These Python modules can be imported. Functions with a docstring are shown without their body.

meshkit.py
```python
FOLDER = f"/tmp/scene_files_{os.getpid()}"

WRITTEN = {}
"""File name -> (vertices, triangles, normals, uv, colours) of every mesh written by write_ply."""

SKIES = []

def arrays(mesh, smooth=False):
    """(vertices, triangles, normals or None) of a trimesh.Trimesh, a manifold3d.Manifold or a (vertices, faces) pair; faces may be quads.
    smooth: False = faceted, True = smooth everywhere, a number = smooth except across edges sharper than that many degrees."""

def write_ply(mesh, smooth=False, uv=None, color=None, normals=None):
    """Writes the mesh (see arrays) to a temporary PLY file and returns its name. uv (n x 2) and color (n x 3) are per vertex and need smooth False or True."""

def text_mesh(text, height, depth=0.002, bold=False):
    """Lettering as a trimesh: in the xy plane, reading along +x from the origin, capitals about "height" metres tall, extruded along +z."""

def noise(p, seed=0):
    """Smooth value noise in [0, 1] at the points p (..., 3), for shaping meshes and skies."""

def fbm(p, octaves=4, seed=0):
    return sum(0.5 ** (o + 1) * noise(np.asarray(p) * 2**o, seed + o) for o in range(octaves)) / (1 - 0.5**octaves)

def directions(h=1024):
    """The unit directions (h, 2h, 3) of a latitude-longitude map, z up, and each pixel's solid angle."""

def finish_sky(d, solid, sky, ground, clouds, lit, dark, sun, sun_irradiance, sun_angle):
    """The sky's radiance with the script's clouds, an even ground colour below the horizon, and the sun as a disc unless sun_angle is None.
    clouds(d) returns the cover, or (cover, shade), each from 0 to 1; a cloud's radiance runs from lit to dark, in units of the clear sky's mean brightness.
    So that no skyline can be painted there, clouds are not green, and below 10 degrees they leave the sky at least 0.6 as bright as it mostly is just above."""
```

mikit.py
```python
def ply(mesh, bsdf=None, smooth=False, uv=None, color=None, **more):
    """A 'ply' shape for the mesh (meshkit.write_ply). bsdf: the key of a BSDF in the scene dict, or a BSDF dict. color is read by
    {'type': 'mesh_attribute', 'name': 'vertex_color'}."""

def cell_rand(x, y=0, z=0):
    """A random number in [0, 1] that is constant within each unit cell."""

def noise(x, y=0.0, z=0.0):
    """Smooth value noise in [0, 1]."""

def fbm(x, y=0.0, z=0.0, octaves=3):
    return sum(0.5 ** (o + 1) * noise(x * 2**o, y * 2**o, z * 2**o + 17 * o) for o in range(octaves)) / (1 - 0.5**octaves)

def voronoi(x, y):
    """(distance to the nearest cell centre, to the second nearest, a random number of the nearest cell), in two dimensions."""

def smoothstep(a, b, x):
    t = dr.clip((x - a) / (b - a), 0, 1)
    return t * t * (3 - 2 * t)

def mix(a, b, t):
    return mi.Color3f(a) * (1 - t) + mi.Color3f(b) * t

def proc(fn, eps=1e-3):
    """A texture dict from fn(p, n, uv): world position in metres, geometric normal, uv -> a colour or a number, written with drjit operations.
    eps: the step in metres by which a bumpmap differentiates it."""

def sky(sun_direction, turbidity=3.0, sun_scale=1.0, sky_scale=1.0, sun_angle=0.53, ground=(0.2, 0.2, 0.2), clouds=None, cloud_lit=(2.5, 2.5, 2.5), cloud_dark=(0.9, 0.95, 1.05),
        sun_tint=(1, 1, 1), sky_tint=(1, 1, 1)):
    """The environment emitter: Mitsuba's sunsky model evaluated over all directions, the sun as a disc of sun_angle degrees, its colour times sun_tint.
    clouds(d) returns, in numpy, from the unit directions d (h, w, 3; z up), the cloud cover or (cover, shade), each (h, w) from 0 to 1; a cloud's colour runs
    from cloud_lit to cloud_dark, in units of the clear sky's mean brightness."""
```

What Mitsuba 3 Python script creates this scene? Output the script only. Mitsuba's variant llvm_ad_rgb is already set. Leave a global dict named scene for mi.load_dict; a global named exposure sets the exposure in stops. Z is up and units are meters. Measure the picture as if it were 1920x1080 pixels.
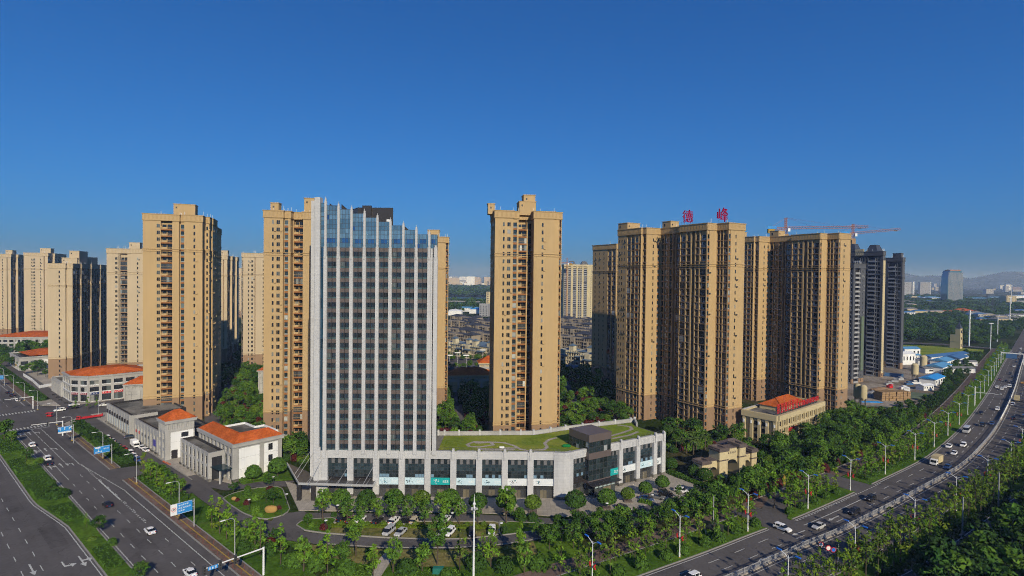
import math, random
import numpy as np, trimesh, shapely
from shapely.geometry import Polygon, LineString, box as sbox
from shapely.ops import unary_union
from scipy.interpolate import CubicSpline
import drjit as dr, mitsuba as mi, mikit, meshkit
from mikit import fbm, noise, cell_rand, smoothstep, mix, voronoi

random.seed(7); RNG = np.random.default_rng(7)
scene, labels = {}, {}

# ---------------- camera, sky, exposure ----------------
CAM_H, FPX, ROLL, PITCH = 67.0, 1067.0, -0.0107, math.atan(18.8 / 1067.0)
_fwd = np.array([0, math.cos(PITCH), -math.sin(PITCH)]); _rt = np.array([1.0, 0, 0]); _up = np.cross(_rt, _fwd)
RT = _rt * math.cos(ROLL) - _up * math.sin(ROLL); UP = _rt * math.sin(ROLL) + _up * math.cos(ROLL)
CAM = np.array([0, 0, CAM_H])
scene['camera'] = {'type': 'perspective', 'fov': math.degrees(2 * math.atan(960 / FPX)), 'fov_axis': 'x', 'near_clip': 1.0, 'far_clip': 60000.0,
                   'to_world': mi.ScalarTransform4f().look_at(origin=CAM.tolist(), target=(CAM + _fwd).tolist(), up=UP.tolist())}
SUN_AZ, SUN_EL = math.radians(160), math.radians(27)
scene['sky'] = mikit.sky((math.sin(SUN_AZ) * math.cos(SUN_EL), math.cos(SUN_AZ) * math.cos(SUN_EL), math.sin(SUN_EL)), turbidity=2.2,
                         sun_scale=1.0, sky_scale=1.0, sun_tint=(0.86, 0.98, 1.17), sky_tint=(0.13, 0.47, 0.98), ground=(0.10, 0.11, 0.10), clouds=lambda d: 0.8 * np.exp(-np.degrees(np.arcsin(np.clip(d[..., 2], 0, 1))) / 3.5), cloud_lit=(0.38, 0.75, 1.35))
exposure = 1.8

def at(px, py, z=0.0):
    """The place on the level z that the photograph (1920 x 1080) shows at px, py."""
    d = _fwd + (px - 960) / FPX * RT - (py - 540) / FPX * UP
    return (CAM + d * ((z - CAM_H) / d[2]))[:2]

# ---------------- helpers ----------------
_used = {}
def nm(base, parent=None):
    k = (parent + '__' if parent else '') + base
    i = _used.get(k, 0); _used[k] = i + 1
    return k if i == 0 else '%s_%03d' % (k, i)

def tag(key, label=None, cat=None, group=None, kind=None):
    d = labels.setdefault(key, {})
    if label: d['label'] = label
    if cat: d['category'] = cat
    if group: d['group'] = group
    if kind: d['kind'] = kind
    return key

def thing(base, label, cat, group=None):
    return tag(nm(base), label, cat, group)

_CF = np.array([[0, 1, 3], [0, 3, 2], [4, 6, 7], [4, 7, 5], [0, 4, 5], [0, 5, 1], [2, 3, 7], [2, 7, 6], [0, 2, 6], [0, 6, 4], [1, 5, 7], [1, 7, 3]])

class Fr:
    """A facade frame: o is its left end seen from outside, u runs right along it, n points outwards."""
    def __init__(s, o, u):
        s.o = np.asarray(o, float); s.u = np.asarray(u, float) / np.hypot(*u); s.n = np.array([s.u[1], -s.u[0]])
    @staticmethod
    def ab(a, b):
        return Fr(a, np.asarray(b, float) - np.asarray(a, float))
    def p(s, a, b):
        return s.o + s.u * a + s.n * b

WORLD = Fr((0, 0), (1, 0)); WORLD.n = np.array([0, 1.0])

class MB:
    def __init__(s):
        s.V, s.F, s.C, s.n = [], [], [], 0
    def add(s, v, f, col=None):
        v = np.asarray(v, float); s.V.append(v); s.F.append(np.asarray(f, int) + s.n); s.n += len(v)
        c = np.ones((len(v), 3)) * (np.asarray(col, float) if col is not None else 0.5)
        s.C.append(c); return s
    def fb(s, fr, u0, u1, n0, n1, z0, z1, col=None):
        c = [fr.p(a, b) for a in (u0, u1) for b in (n0, n1)]
        v = [[c[i][0], c[i][1], z] for i in (0, 1, 2, 3) for z in (z0, z1)]
        return s.add(v, _CF, col)
    def box(s, x0, x1, y0, y1, z0, z1, col=None):
        return s.fb(WORLD, x0, x1, y0, y1, z0, z1, col)
    def quad(s, a, b, c, d, col=None):
        return s.add([a, b, c, d], [[0, 1, 2], [0, 2, 3]], col)
    def fq(s, fr, u0, u1, n, z0, z1, col=None):
        a, b = fr.p(u0, n), fr.p(u1, n)
        return s.quad([*a, z0], [*b, z0], [*b, z1], [*a, z1], col)
    def poly(s, pg, z, col=None):
        for g in getattr(pg, 'geoms', [pg]):
            if g.is_empty or g.area < 1e-3 or g.geom_type != 'Polygon': continue
            v, f = trimesh.creation.triangulate_polygon(g, engine='earcut')
            v = np.asarray(v)[:, :2]
            a = np.cross(v[f[:, 1]] - v[f[:, 0]], v[f[:, 2]] - v[f[:, 0]])
            f = np.where((a < 0)[:, None], f[:, ::-1], f)
            s.add(np.c_[v, np.full(len(v), z)], f, col)
        return s
    def prism(s, pg, z0, z1, col=None, bottom=False):
        s.poly(pg, z1, col)
        if bottom: s.poly(pg, z0, col)
        for g in getattr(pg, 'geoms', [pg]):
            if g.is_empty or g.geom_type != 'Polygon': continue
            for ring in [g.exterior, *g.interiors]:
                q = np.array(ring.coords)
                for a, b in zip(q[:-1], q[1:]):
                    s.quad([*a, z0], [*b, z0], [*b, z1], [*a, z1], col)
        return s
    def tube(s, pts, rad, k=6, col=None, cap=True):
        p = np.asarray(pts, float); rad = np.broadcast_to(rad, (len(p),))
        t = np.gradient(p, axis=0); t /= np.linalg.norm(t, axis=1, keepdims=True) + 1e-12
        ref = np.array([0, 0, 1.0]) if abs(t[0][2]) < 0.9 else np.array([1.0, 0, 0])
        a = np.cross(t, ref); a /= np.linalg.norm(a, axis=1, keepdims=True); b = np.cross(t, a)
        an = np.arange(k) * 2 * np.pi / k
        v = p[:, None] + rad[:, None, None] * (np.cos(an)[None, :, None] * a[:, None] + np.sin(an)[None, :, None] * b[:, None])
        f = []
        for i in range(len(p) - 1):
            for j in range(k):
                q = [i * k + j, i * k + (j + 1) % k, (i + 1) * k + (j + 1) % k, (i + 1) * k + j]
                f += [[q[0], q[1], q[2]], [q[0], q[2], q[3]]]
        if cap:
            for o, fl in ((0, 1), ((len(p) - 1) * k, 0)):
                for j in range(1, k - 1): f.append([o, o + j, o + j + 1])
        return s.add(v.reshape(-1, 3), f, col)
    def mesh(s, m, col=None):
        return s.add(m.vertices, m.faces, col)
    def lathe(s, prof, c, k=12, col=None):
        an = np.arange(k) * 2 * np.pi / k; v = []; f = []
        for r, z in prof: v += [[c[0] + r * math.cos(t), c[1] + r * math.sin(t), c[2] + z] for t in an]
        for i in range(len(prof) - 1):
            for j in range(k):
                q = [i * k + j, i * k + (j + 1) % k, (i + 1) * k + (j + 1) % k, (i + 1) * k + j]
                f += [[q[0], q[1], q[2]], [q[0], q[2], q[3]]]
        return s.add(v, f, col)
    def arrs(s):
        return np.vstack(s.V), np.vstack(s.F), np.vstack(s.C)
    def ply(s, mat, smooth=False, color=False):
        v, f, c = s.arrs()
        return mikit.ply((v, f), mat, smooth, color=c if color else None)

VC = set()   # materials that read the vertex colour
def put(base, mb, mat, parent=None, smooth=False, label=None, cat=None, group=None, kind=None):
    if mb.n == 0: return None
    key = nm(base, parent)
    scene[key] = mb.ply(mat, smooth, mat in VC)
    if label or cat or group or kind: tag(key, label, cat, group, kind)
    return key

def T4(x, y, z=0, az=0, sc=1.0, scz=None):
    """Turn (degrees clockwise from north is NOT used: plain counter-clockwise), scale and move."""
    return mi.ScalarTransform4f().translate([float(x), float(y), float(z)]).rotate([0, 0, 1], float(az)).scale([sc, sc, scz or sc])

def place(key, proto, M):
    for part, d in proto.items():
        k = key + '__' + part if part else key
        scene[k] = {**d, 'to_world': M}

# ---------------- materials ----------------
def rgb(*c): return {'type': 'rgb', 'value': [float(x) for x in c]}
def two(b): return {'type': 'twosided', 'bsdf': b}
def mdiff(key, c): scene[key] = two({'type': 'diffuse', 'reflectance': rgb(*c) if isinstance(c, tuple) else c}); return key
def mprin(key, c, rough=0.5, metal=0.0, spec=0.5, coat=0.0):
    d = {'type': 'principled', 'base_color': rgb(*c) if isinstance(c, tuple) else c, 'roughness': rough, 'metallic': metal, 'specular': spec}
    if coat: d['clearcoat'] = coat; d['clearcoat_gloss'] = 0.95
    scene[key] = two(d); return key
VCOL = {'type': 'mesh_attribute', 'name': 'vertex_color'}

def t_asphalt(p, n, uv):
    a = fbm(p.x * 0.11, p.y * 0.11, 0.0, 4); b = noise(p.x * 2.3, p.y * 2.3)
    u = (p.x * 0.749 - p.y * 0.663); v = (p.x * 0.663 + p.y * 0.749)
    pat = cell_rand(dr.floor(u / 17.0 + noise(v * 0.3) * 0.4), dr.floor(v / 3.6))
    lane = noise(v * 0.75, u * 0.01)
    crack = smoothstep(0.0, 0.012, dr.abs(fbm(p.x * 0.16 + 7, p.y * 0.16, 0.0, 4) - 0.5))
    k = 0.70 + 0.42 * a + 0.14 * b + dr.select(pat > 0.9, -0.13, 0.0) + 0.12 * lane
    k = k * (0.8 + 0.2 * crack)
    return mi.Color3f(0.120, 0.112, 0.112) * k
def t_grass(p, n, uv):
    a = fbm(p.x * 0.09, p.y * 0.09, 0.0, 3); b = fbm(p.x * 1.7, p.y * 1.7, 0.0, 2)
    c = mix((0.05, 0.11, 0.013), (0.09, 0.165, 0.02), smoothstep(0.3, 0.7, a))
    c = c * (0.55 + 0.9 * b)
    return mix(c, mi.Color3f(0.16, 0.14, 0.05), 0.15 * smoothstep(0.62, 0.8, fbm(p.x * 0.4 + 9, p.y * 0.4, 0.0, 3)))
def t_dry(p, n, uv):
    a = fbm(p.x * 0.25, p.y * 0.25, 0.0, 3); b = fbm(p.x * 2.1, p.y * 2.1, 0.0, 2)
    return mix((0.10, 0.12, 0.03), (0.21, 0.185, 0.07), smoothstep(0.3, 0.65, a)) * (0.6 + 0.75 * b)
def t_turf(p, n, uv):
    a = fbm(p.x * 0.12, p.y * 0.12, 0.0, 3); b = fbm(p.x * 1.5, p.y * 1.5, 0.0, 2)
    return mix((0.16, 0.225, 0.03), (0.25, 0.28, 0.05), smoothstep(0.3, 0.7, a)) * (0.75 + 0.5 * b)
def t_soil(p, n, uv):
    a = fbm(p.x * 0.06, p.y * 0.06, 0.0, 4); b = fbm(p.x * 0.9, p.y * 0.9, 0.0, 3)
    return mix((0.030, 0.050, 0.012), (0.075, 0.070, 0.032), smoothstep(0.4, 0.72, a)) * (0.5 + b)
def t_brick(p, n, uv):
    a = cell_rand(dr.floor(p.x * 1.4), dr.floor(p.y * 1.4)); b = fbm(p.x * 0.3, p.y * 0.3, 0.0, 3)
    return mix((0.15, 0.105, 0.085), (0.20, 0.15, 0.125), a) * (0.65 + 0.65 * b)
def t_pave(p, n, uv):
    gx = dr.abs(p.x / 1.2 - dr.floor(p.x / 1.2) - 0.5); gy = dr.abs(p.y / 1.2 - dr.floor(p.y / 1.2) - 0.5)
    j = smoothstep(0.44, 0.5, dr.maximum(gx, gy)); t = cell_rand(dr.floor(p.x / 1.2), dr.floor(p.y / 1.2))
    b = fbm(p.x * 0.12, p.y * 0.12, 0.0, 4)
    return mix((0.38, 0.345, 0.30), (0.45, 0.41, 0.36), t) * (0.66 + 0.6 * b) * (1 - 0.3 * j)
def t_dirt(p, n, uv):
    a = fbm(p.x * 0.05, p.y * 0.05, 0.0, 5); b = fbm(p.x * 0.6, p.y * 0.6, 0.0, 3)
    return mix((0.20, 0.165, 0.13), (0.33, 0.29, 0.245), smoothstep(0.35, 0.65, a)) * (0.6 + 0.75 * b)
def t_land(p, n, uv):
    a = fbm(p.x * 0.004, p.y * 0.004, 0.0, 5); b = fbm(p.x * 0.03, p.y * 0.03, 0.0, 4)
    c = mix((0.022, 0.040, 0.014), (0.05, 0.062, 0.026), smoothstep(0.35, 0.65, b))
    return mix(c, mi.Color3f(0.16, 0.145, 0.11), 0.55 * smoothstep(0.56, 0.66, a) * smoothstep(0.45, 0.6, b))
def stucco(base, amt=0.22):
    def f(p, n, uv):
        u = p.x + p.y * 0.8
        a = fbm(u * 0.09, p.z * 0.09, 3.0, 3); s = fbm(u * 1.1, p.z * 0.05, 1.0, 3)
        return mi.Color3f(*base) * (1 - amt * 0.5 + amt * a) * (0.95 + 0.1 * s)
    return f
def t_stone(p, n, uv):
    u = p.x * 0.9 + p.y * 0.45
    jz = dr.abs(p.z / 0.9 - dr.floor(p.z / 0.9) - 0.5)
    ju = dr.abs(u / 0.95 - dr.floor(u / 0.95) - 0.5)
    t = cell_rand(dr.floor(u / 0.95), dr.floor(p.z / 0.9), 5)
    j = dr.maximum(smoothstep(0.45, 0.5, jz), 0.45 * smoothstep(0.46, 0.5, ju))
    b = fbm(u * 0.2, p.z * 0.06, 2.0, 3)
    return mi.Color3f(0.505, 0.51, 0.525) * (0.95 + 0.07 * t) * (0.92 + 0.16 * b) * (1 - 0.22 * j)
def t_grey(p, n, uv):
    b = fbm(p.x * 0.3 + p.y * 0.2, p.z * 0.2, 4.0, 3); jz = dr.abs(p.z / 0.8 - dr.floor(p.z / 0.8) - 0.5)
    return mi.Color3f(0.40, 0.395, 0.385) * (0.8 + 0.4 * b) * (1 - 0.25 * smoothstep(0.45, 0.5, jz))
def t_white(p, n, uv):
    b = fbm(p.x * 0.25 + p.y * 0.2, p.z * 0.15, 4.0, 3); s = noise(p.x * 2 + p.y * 2, p.z * 0.1)
    return mi.Color3f(0.80, 0.815, 0.84) * (0.88 + 0.2 * b) * (0.95 + 0.08 * s)
def t_tile(p, n, uv):
    a = fbm(p.x * 0.35, p.y * 0.35, 0.0, 3); h = cell_rand(dr.floor(p.x * 1.7), dr.floor(p.y * 1.7), dr.floor(p.z * 3))
    r = dr.abs(p.z / 0.22 - dr.floor(p.z / 0.22) - 0.5)
    return mix((0.42, 0.085, 0.022), (0.58, 0.15, 0.04), h) * (0.7 + 0.55 * a) * (1 - 0.2 * smoothstep(0.3, 0.5, r))
def t_flat(p, n, uv):
    a = fbm(p.x * 0.18, p.y * 0.18, 0.0, 4); b = fbm(p.x * 1.2, p.y * 1.2, 0.0, 2)
    return mix((0.10, 0.098, 0.09), (0.22, 0.21, 0.19), smoothstep(0.3, 0.7, a)) * (0.7 + 0.6 * b)
def t_conc(p, n, uv):
    a = fbm(p.x * 0.3 + p.y * 0.3, p.z * 0.3, 1.0, 3)
    return mi.Color3f(0.21, 0.215, 0.225) * (0.7 + 0.6 * a)

mdiff('m_asphalt', mikit.proc(t_asphalt)); mdiff('m_grass', mikit.proc(t_grass)); mdiff('m_dry', mikit.proc(t_dry)); mdiff('m_turf', mikit.proc(t_turf)); mdiff('m_soil', mikit.proc(t_soil))
mdiff('m_brick', mikit.proc(t_brick)); mdiff('m_pave', mikit.proc(t_pave)); mdiff('m_dirt', mikit.proc(t_dirt)); mdiff('m_land', mikit.proc(t_land))
mdiff('m_ochre', mikit.proc(stucco((0.47, 0.335, 0.175), .12))); mdiff('m_beige', mikit.proc(stucco((0.49, 0.40, 0.275), .12)))
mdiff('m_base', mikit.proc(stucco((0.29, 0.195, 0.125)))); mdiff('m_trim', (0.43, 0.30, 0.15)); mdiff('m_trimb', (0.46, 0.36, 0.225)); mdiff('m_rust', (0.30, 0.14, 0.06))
mdiff('m_stone', mikit.proc(t_stone)); mdiff('m_grey', mikit.proc(t_grey)); mdiff('m_white', mikit.proc(t_white))
mdiff('m_tile', mikit.proc(t_tile)); mdiff('m_flat', mikit.proc(t_flat)); mdiff('m_conc', mikit.proc(t_conc))
mdiff('m_cream', mikit.proc(stucco((0.52, 0.44, 0.27))))
mdiff('m_kerb', (0.30, 0.29, 0.27)); mdiff('m_paint', (0.52, 0.52, 0.50)); mdiff('m_yellow', (0.40, 0.26, 0.06))
mprin('m_brown', (0.11, 0.088, 0.082), 0.45); mprin('m_dark', (0.028, 0.026, 0.028), 0.4); mprin('m_frame', (0.10, 0.105, 0.11), 0.35, 0.5)
mprin('m_steel', (0.55, 0.56, 0.58), 0.35, 0.4); mprin('m_wpaint', (0.74, 0.75, 0.76), 0.4); mprin('m_red', (0.50, 0.018, 0.022), 0.45)
mprin('m_blue', (0.03, 0.24, 0.60), 0.4); mprin('m_blueroof', (0.09, 0.26, 0.46), 0.45); mprin('m_darkred', (0.20, 0.012, 0.03), 0.5)
mprin('m_glass', (0.016, 0.022, 0.028), 0.06, 0.0, 0.8); mprin('m_glassblue', (0.12, 0.25, 0.33), 0.08, 0.55, 0.8); mprin('m_glassteal', (0.02, 0.045, 0.055), 0.06, 0.15, 0.8)
scene['m_vc'] = two({'type': 'diffuse', 'reflectance': VCOL}); scene['m_vcg'] = two({'type': 'principled', 'base_color': VCOL, 'roughness': 0.12, 'specular': 0.6})
scene['m_vcp'] = two({'type': 'principled', 'base_color': VCOL, 'roughness': 0.4, 'specular': 0.5})
scene['m_leaf'] = two({'type': 'diffuse', 'reflectance': VCOL})
VC |= {'m_vc', 'm_vcg', 'm_vcp', 'm_leaf'}
mdiff('m_ucwall_shaded', (0.10, 0.106, 0.122)); mprin('m_canopy', (0.075, 0.073, 0.072), 0.35); mdiff('m_bark', (0.10, 0.08, 0.06)); mprin('m_tyre', (0.02, 0.02, 0.02), 0.8)  # unfinished tower walls: concrete grey darkened, their shade put into the colour
scene['m_water'] = two({'type': 'principled', 'base_color': rgb(0.03, 0.10, 0.16), 'roughness': 0.12, 'specular': 0.5})

def grey_glass(r):
    """A pane's colour: mostly dark, some with curtains drawn or blinds down."""
    k = r.random()
    if k < 0.80: return np.array([0.022, 0.026, 0.03]) * r.uniform(0.6, 1.6)
    if k < 0.94: return np.array([0.10, 0.12, 0.125]) * r.uniform(0.6, 1.3)
    return np.array([0.36, 0.37, 0.35]) * r.uniform(0.6, 1.1)
# ---------------- the ground, roads and pavements ----------------
E_ = np.array([math.sin(math.radians(131.5)), math.cos(math.radians(131.5))]); N_ = np.array([-E_[1], E_[0]])
def LR(s, t): return E_ * s + N_ * t                       # along / across the avenue on the left
_fp = np.array([(51.2, 127.1), (61.3, 133.6), (72.6, 141.0), (84.9, 148.6), (99.5, 158.5), (116.7, 170.7), (137.4, 185.8), (163.0, 205.0), (183.2, 222.7), (212.9, 250.5), (246.3, 283.8), (302.1, 341.4), (378.6, 422.9), (432.3, 480.2)])
_fs = np.r_[0, np.cumsum(np.hypot(*np.diff(_fp, axis=0).T))]; _sp = CubicSpline(_fs, _fp)
def HW(s, d):                                              # along / across the highway on the right, d positive towards the towers
    c = min(max(s, 0.0), _fs[-1]); p = _sp(c); t = _sp(c, 1); t = t / np.hypot(*t)
    return p + t * (s - c) + np.array([-t[1], t[0]]) * d
def HWt(s):
    a, b = HW(s - .5, 0), HW(s + .5, 0); return (b - a) / np.hypot(*(b - a))
def band(fn, s0, s1, d0, d1, step=6.0):
    ss = np.linspace(s0, s1, max(2, int(abs(s1 - s0) / step) + 1))
    g0 = d0 if callable(d0) else (lambda s: d0); g1 = d1 if callable(d1) else (lambda s: d1)
    return Polygon([fn(s, g0(s)) for s in ss] + [fn(s, g1(s)) for s in ss[::-1]]).buffer(0)
def pxpoly(*pts): return Polygon([at(*p) for p in pts]).buffer(0)
def pxline(w, *pts): return LineString([at(*p) for p in pts]).buffer(w / 2, join_style=1, cap_style=2)

# far land, one sheet to the horizon (rings that widen)
ang = np.linspace(0, 2 * np.pi, 97)[:-1]; rr = [0, 60, 200, 500, 1000, 2000, 4000, 9000, 20000, 40000]
V = [[0, 0, -0.35]]; Fc = []
for r in rr[1:]: V += [[r * math.cos(a), r * math.sin(a), -0.35] for a in ang]
for j in range(96): Fc.append([0, 1 + j, 1 + (j + 1) % 96])
for i in range(len(rr) - 2):
    for j in range(96):
        q = [1 + i * 96 + j, 1 + i * 96 + (j + 1) % 96, 1 + (i + 1) * 96 + (j + 1) % 96, 1 + (i + 1) * 96 + j]; Fc += [[q[0], q[1], q[2]], [q[0], q[2], q[3]]]
put('ground', MB().add(V, Fc), 'm_land', kind='structure')

medL = lambda s: 31.5 + 3.0 * min(1, max(0, (s + 212) / 25.0))
ave = band(LR, -1000, -40, 8.0, 54.2, 40)
estate = Polygon([LR(-900, 50), LR(-60, 50), HW(-60, 4), HW(60, 4), HW(200, 4), HW(420, 4), HW(420, 60), HW(200, 200), (-40, 420), (-300, 620), (-560, 700)]).buffer(0)
put('planted_ground', MB().poly(estate, -0.12), 'm_soil', kind='structure')
# inner estate court, dim paving and drives between the towers
court = MB().poly(unary_union([pxline(7, (420, 905), (395, 760), (440, 720)), pxline(6, (395, 760), (350, 700)), pxline(5, (870, 800), (850, 740), (880, 700)), pxline(6, (1090, 780), (1060, 720), (1130, 690))]), -0.05)
put('court_drive', court, 'm_asphalt', kind='structure')

cross = unary_union([band(LR, -357, -328, 50, 190, 20), Polygon([LR(-372, 52), LR(-312, 52), LR(-328, 66), LR(-357, 66)]), band(LR, -357, -328, -30, 52, 20)])
slip = Polygon([LR(-231, 53), LR(-215, 53), LR(-219, 64.2), LR(-228, 64.2)])
svc = band(LR, -620, -188, 63.7, 69.4, 30)
median = unary_union([band(LR, -312, -40, medL, 39.2), band(LR, -900, -372, 32.0, 39.2)])
asphalt_a = unary_union([ave, cross]).difference(median)
put('avenue', MB().poly(asphalt_a, 0.0), 'm_asphalt', kind='structure')
loop = unary_union([pxline(5.0, (355, 897), (430, 914), (490, 908), (548, 907)), pxline(5.4, (352, 893), (385, 925), (425, 953), (470, 983), (520, 986), (552, 972), (600, 969)),
                    pxline(4.8, (560, 968), (700, 969.5), (900, 971.5), (1060, 980), (1115, 985)), pxline(5.4, (470, 980), (520, 1000), (600, 1011), (720, 1019), (850, 1019.5), (940, 1013), (1010, 1003), (1085, 984)),
                    pxpoly((515, 965), (570, 958), (590, 975), (560, 1005), (500, 1000))])
lotR = pxpoly((1112, 967), (1070, 988), (1130, 1004), (1210, 985), (1262, 962), (1300, 942), (1288, 930), (1180, 955))
svcall = unary_union([svc, slip, loop, lotR])
put('service_road', MB().poly(svcall, 0.03), 'm_asphalt', kind='structure')

plaza = pxpoly((535, 903), (545, 925), (560, 957), (700, 959.5), (900, 962), (1060, 968.5), (1112, 968), (1180, 955), (1290, 930), (1326, 914), (1252, 884), (1200, 890), (1060, 925), (560, 910))
put('plaza', MB().prism(plaza, -0.1, 0.12), 'm_pave', kind='structure')
bwalk = unary_union([band(LR, -322, -190, 69.4, 80), band(LR, -560, -366, 69.4, 84), pxpoly((318, 866), (375, 912), (437, 912), (445, 900), (400, 880))]).difference(svcall)
put('shop_pavement', MB().prism(bwalk, -0.1, 0.15), 'm_pave', kind='structure')
walk = unary_union([band(LR, -314, -231, 54.2, 57.2), band(LR, -216, -60, 54.2, 57.4), band(LR, -700, -370, 54.2, 57.2)]).difference(slip)
put('brick_pavement', MB().prism(walk, -0.1, 0.14), 'm_brick', kind='structure')
corner = unary_union([Polygon([LR(-328, 66), LR(-312, 54.2), LR(-300, 57), LR(-310, 63.7), LR(-300, 69.4), LR(-322, 84), LR(-328, 84)]), Polygon([LR(-357, 66), LR(-372, 54.2), LR(-385, 57), LR(-378, 69.4), LR(-357, 100)])]).difference(unary_union([svc, cross]))
put('corner_pavement', MB().prism(corner, -0.1, 0.13), 'm_pave', kind='structure')

# lawns
island = pxpoly((418, 935), (432, 927), (470, 917), (517, 912), (530, 917), (538, 940), (544, 957), (530, 967), (505, 974), (480, 972), (455, 962), (432, 947))
tip = pxpoly((556, 985), (562, 979), (577, 974), (632, 971.5), (612, 1000.5), (572, 995))
lawnE = pxpoly((937, 978), (1058, 984), (1015, 995), (937, 1004.5))
lawnN = pxpoly((445, 900), (470, 894), (520, 884), (545, 878), (552, 899), (520, 901), (490, 902), (455, 909))
lot = pxpoly((632, 978.5), (935, 978.5), (936, 1004), (870, 1010.5), (800, 1011.5), (700, 1007), (614, 1000))
for pg in (island, tip, lawnE, lawnN):
    put('lawn', MB().prism(pg, -0.1, 0.15), 'm_grass', kind='structure')
put('parking_lawn', MB().poly(lot, 0.07), 'm_dry', kind='structure')
dryf = pxpoly((560, 1012), (640, 1021), (720, 1028), (850, 1029), (950, 1022), (1000, 1014), (1010, 1040), (850, 1062), (700, 1062), (600, 1040))
put('dry_lawn', MB().poly(dryf.difference(loop.buffer(.3)), -0.06), 'm_dry', kind='structure')
front = unary_union([band(LR, -216, -60, 57.4, 66), pxpoly((480, 1000), (560, 1030), (700, 1090), (1000, 1110), (1150, 1060), (1060, 1000), (1000, 1014), (850, 1040), (600, 1024))]).difference(unary_union([loop, svcall]))
put('front_garden', MB().poly(front, -0.08), 'm_grass', kind='structure')
put('garden_path', MB().prism(pxline(3.0, (744, 1026), (722, 1050), (695, 1090)), -0.1, 0.06), 'm_pave', kind='structure')
mg = put('median_lawn', MB().prism(median, -0.1, 0.14), 'm_grass', kind='structure')
stripg = unary_union([band(LR, -310, -231, 57.2, 63.6), band(LR, -640, -372, 57.2, 63.6)])
put('hedge_bed', MB().poly(stripg, 0.02), 'm_soil', kind='structure')

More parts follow.
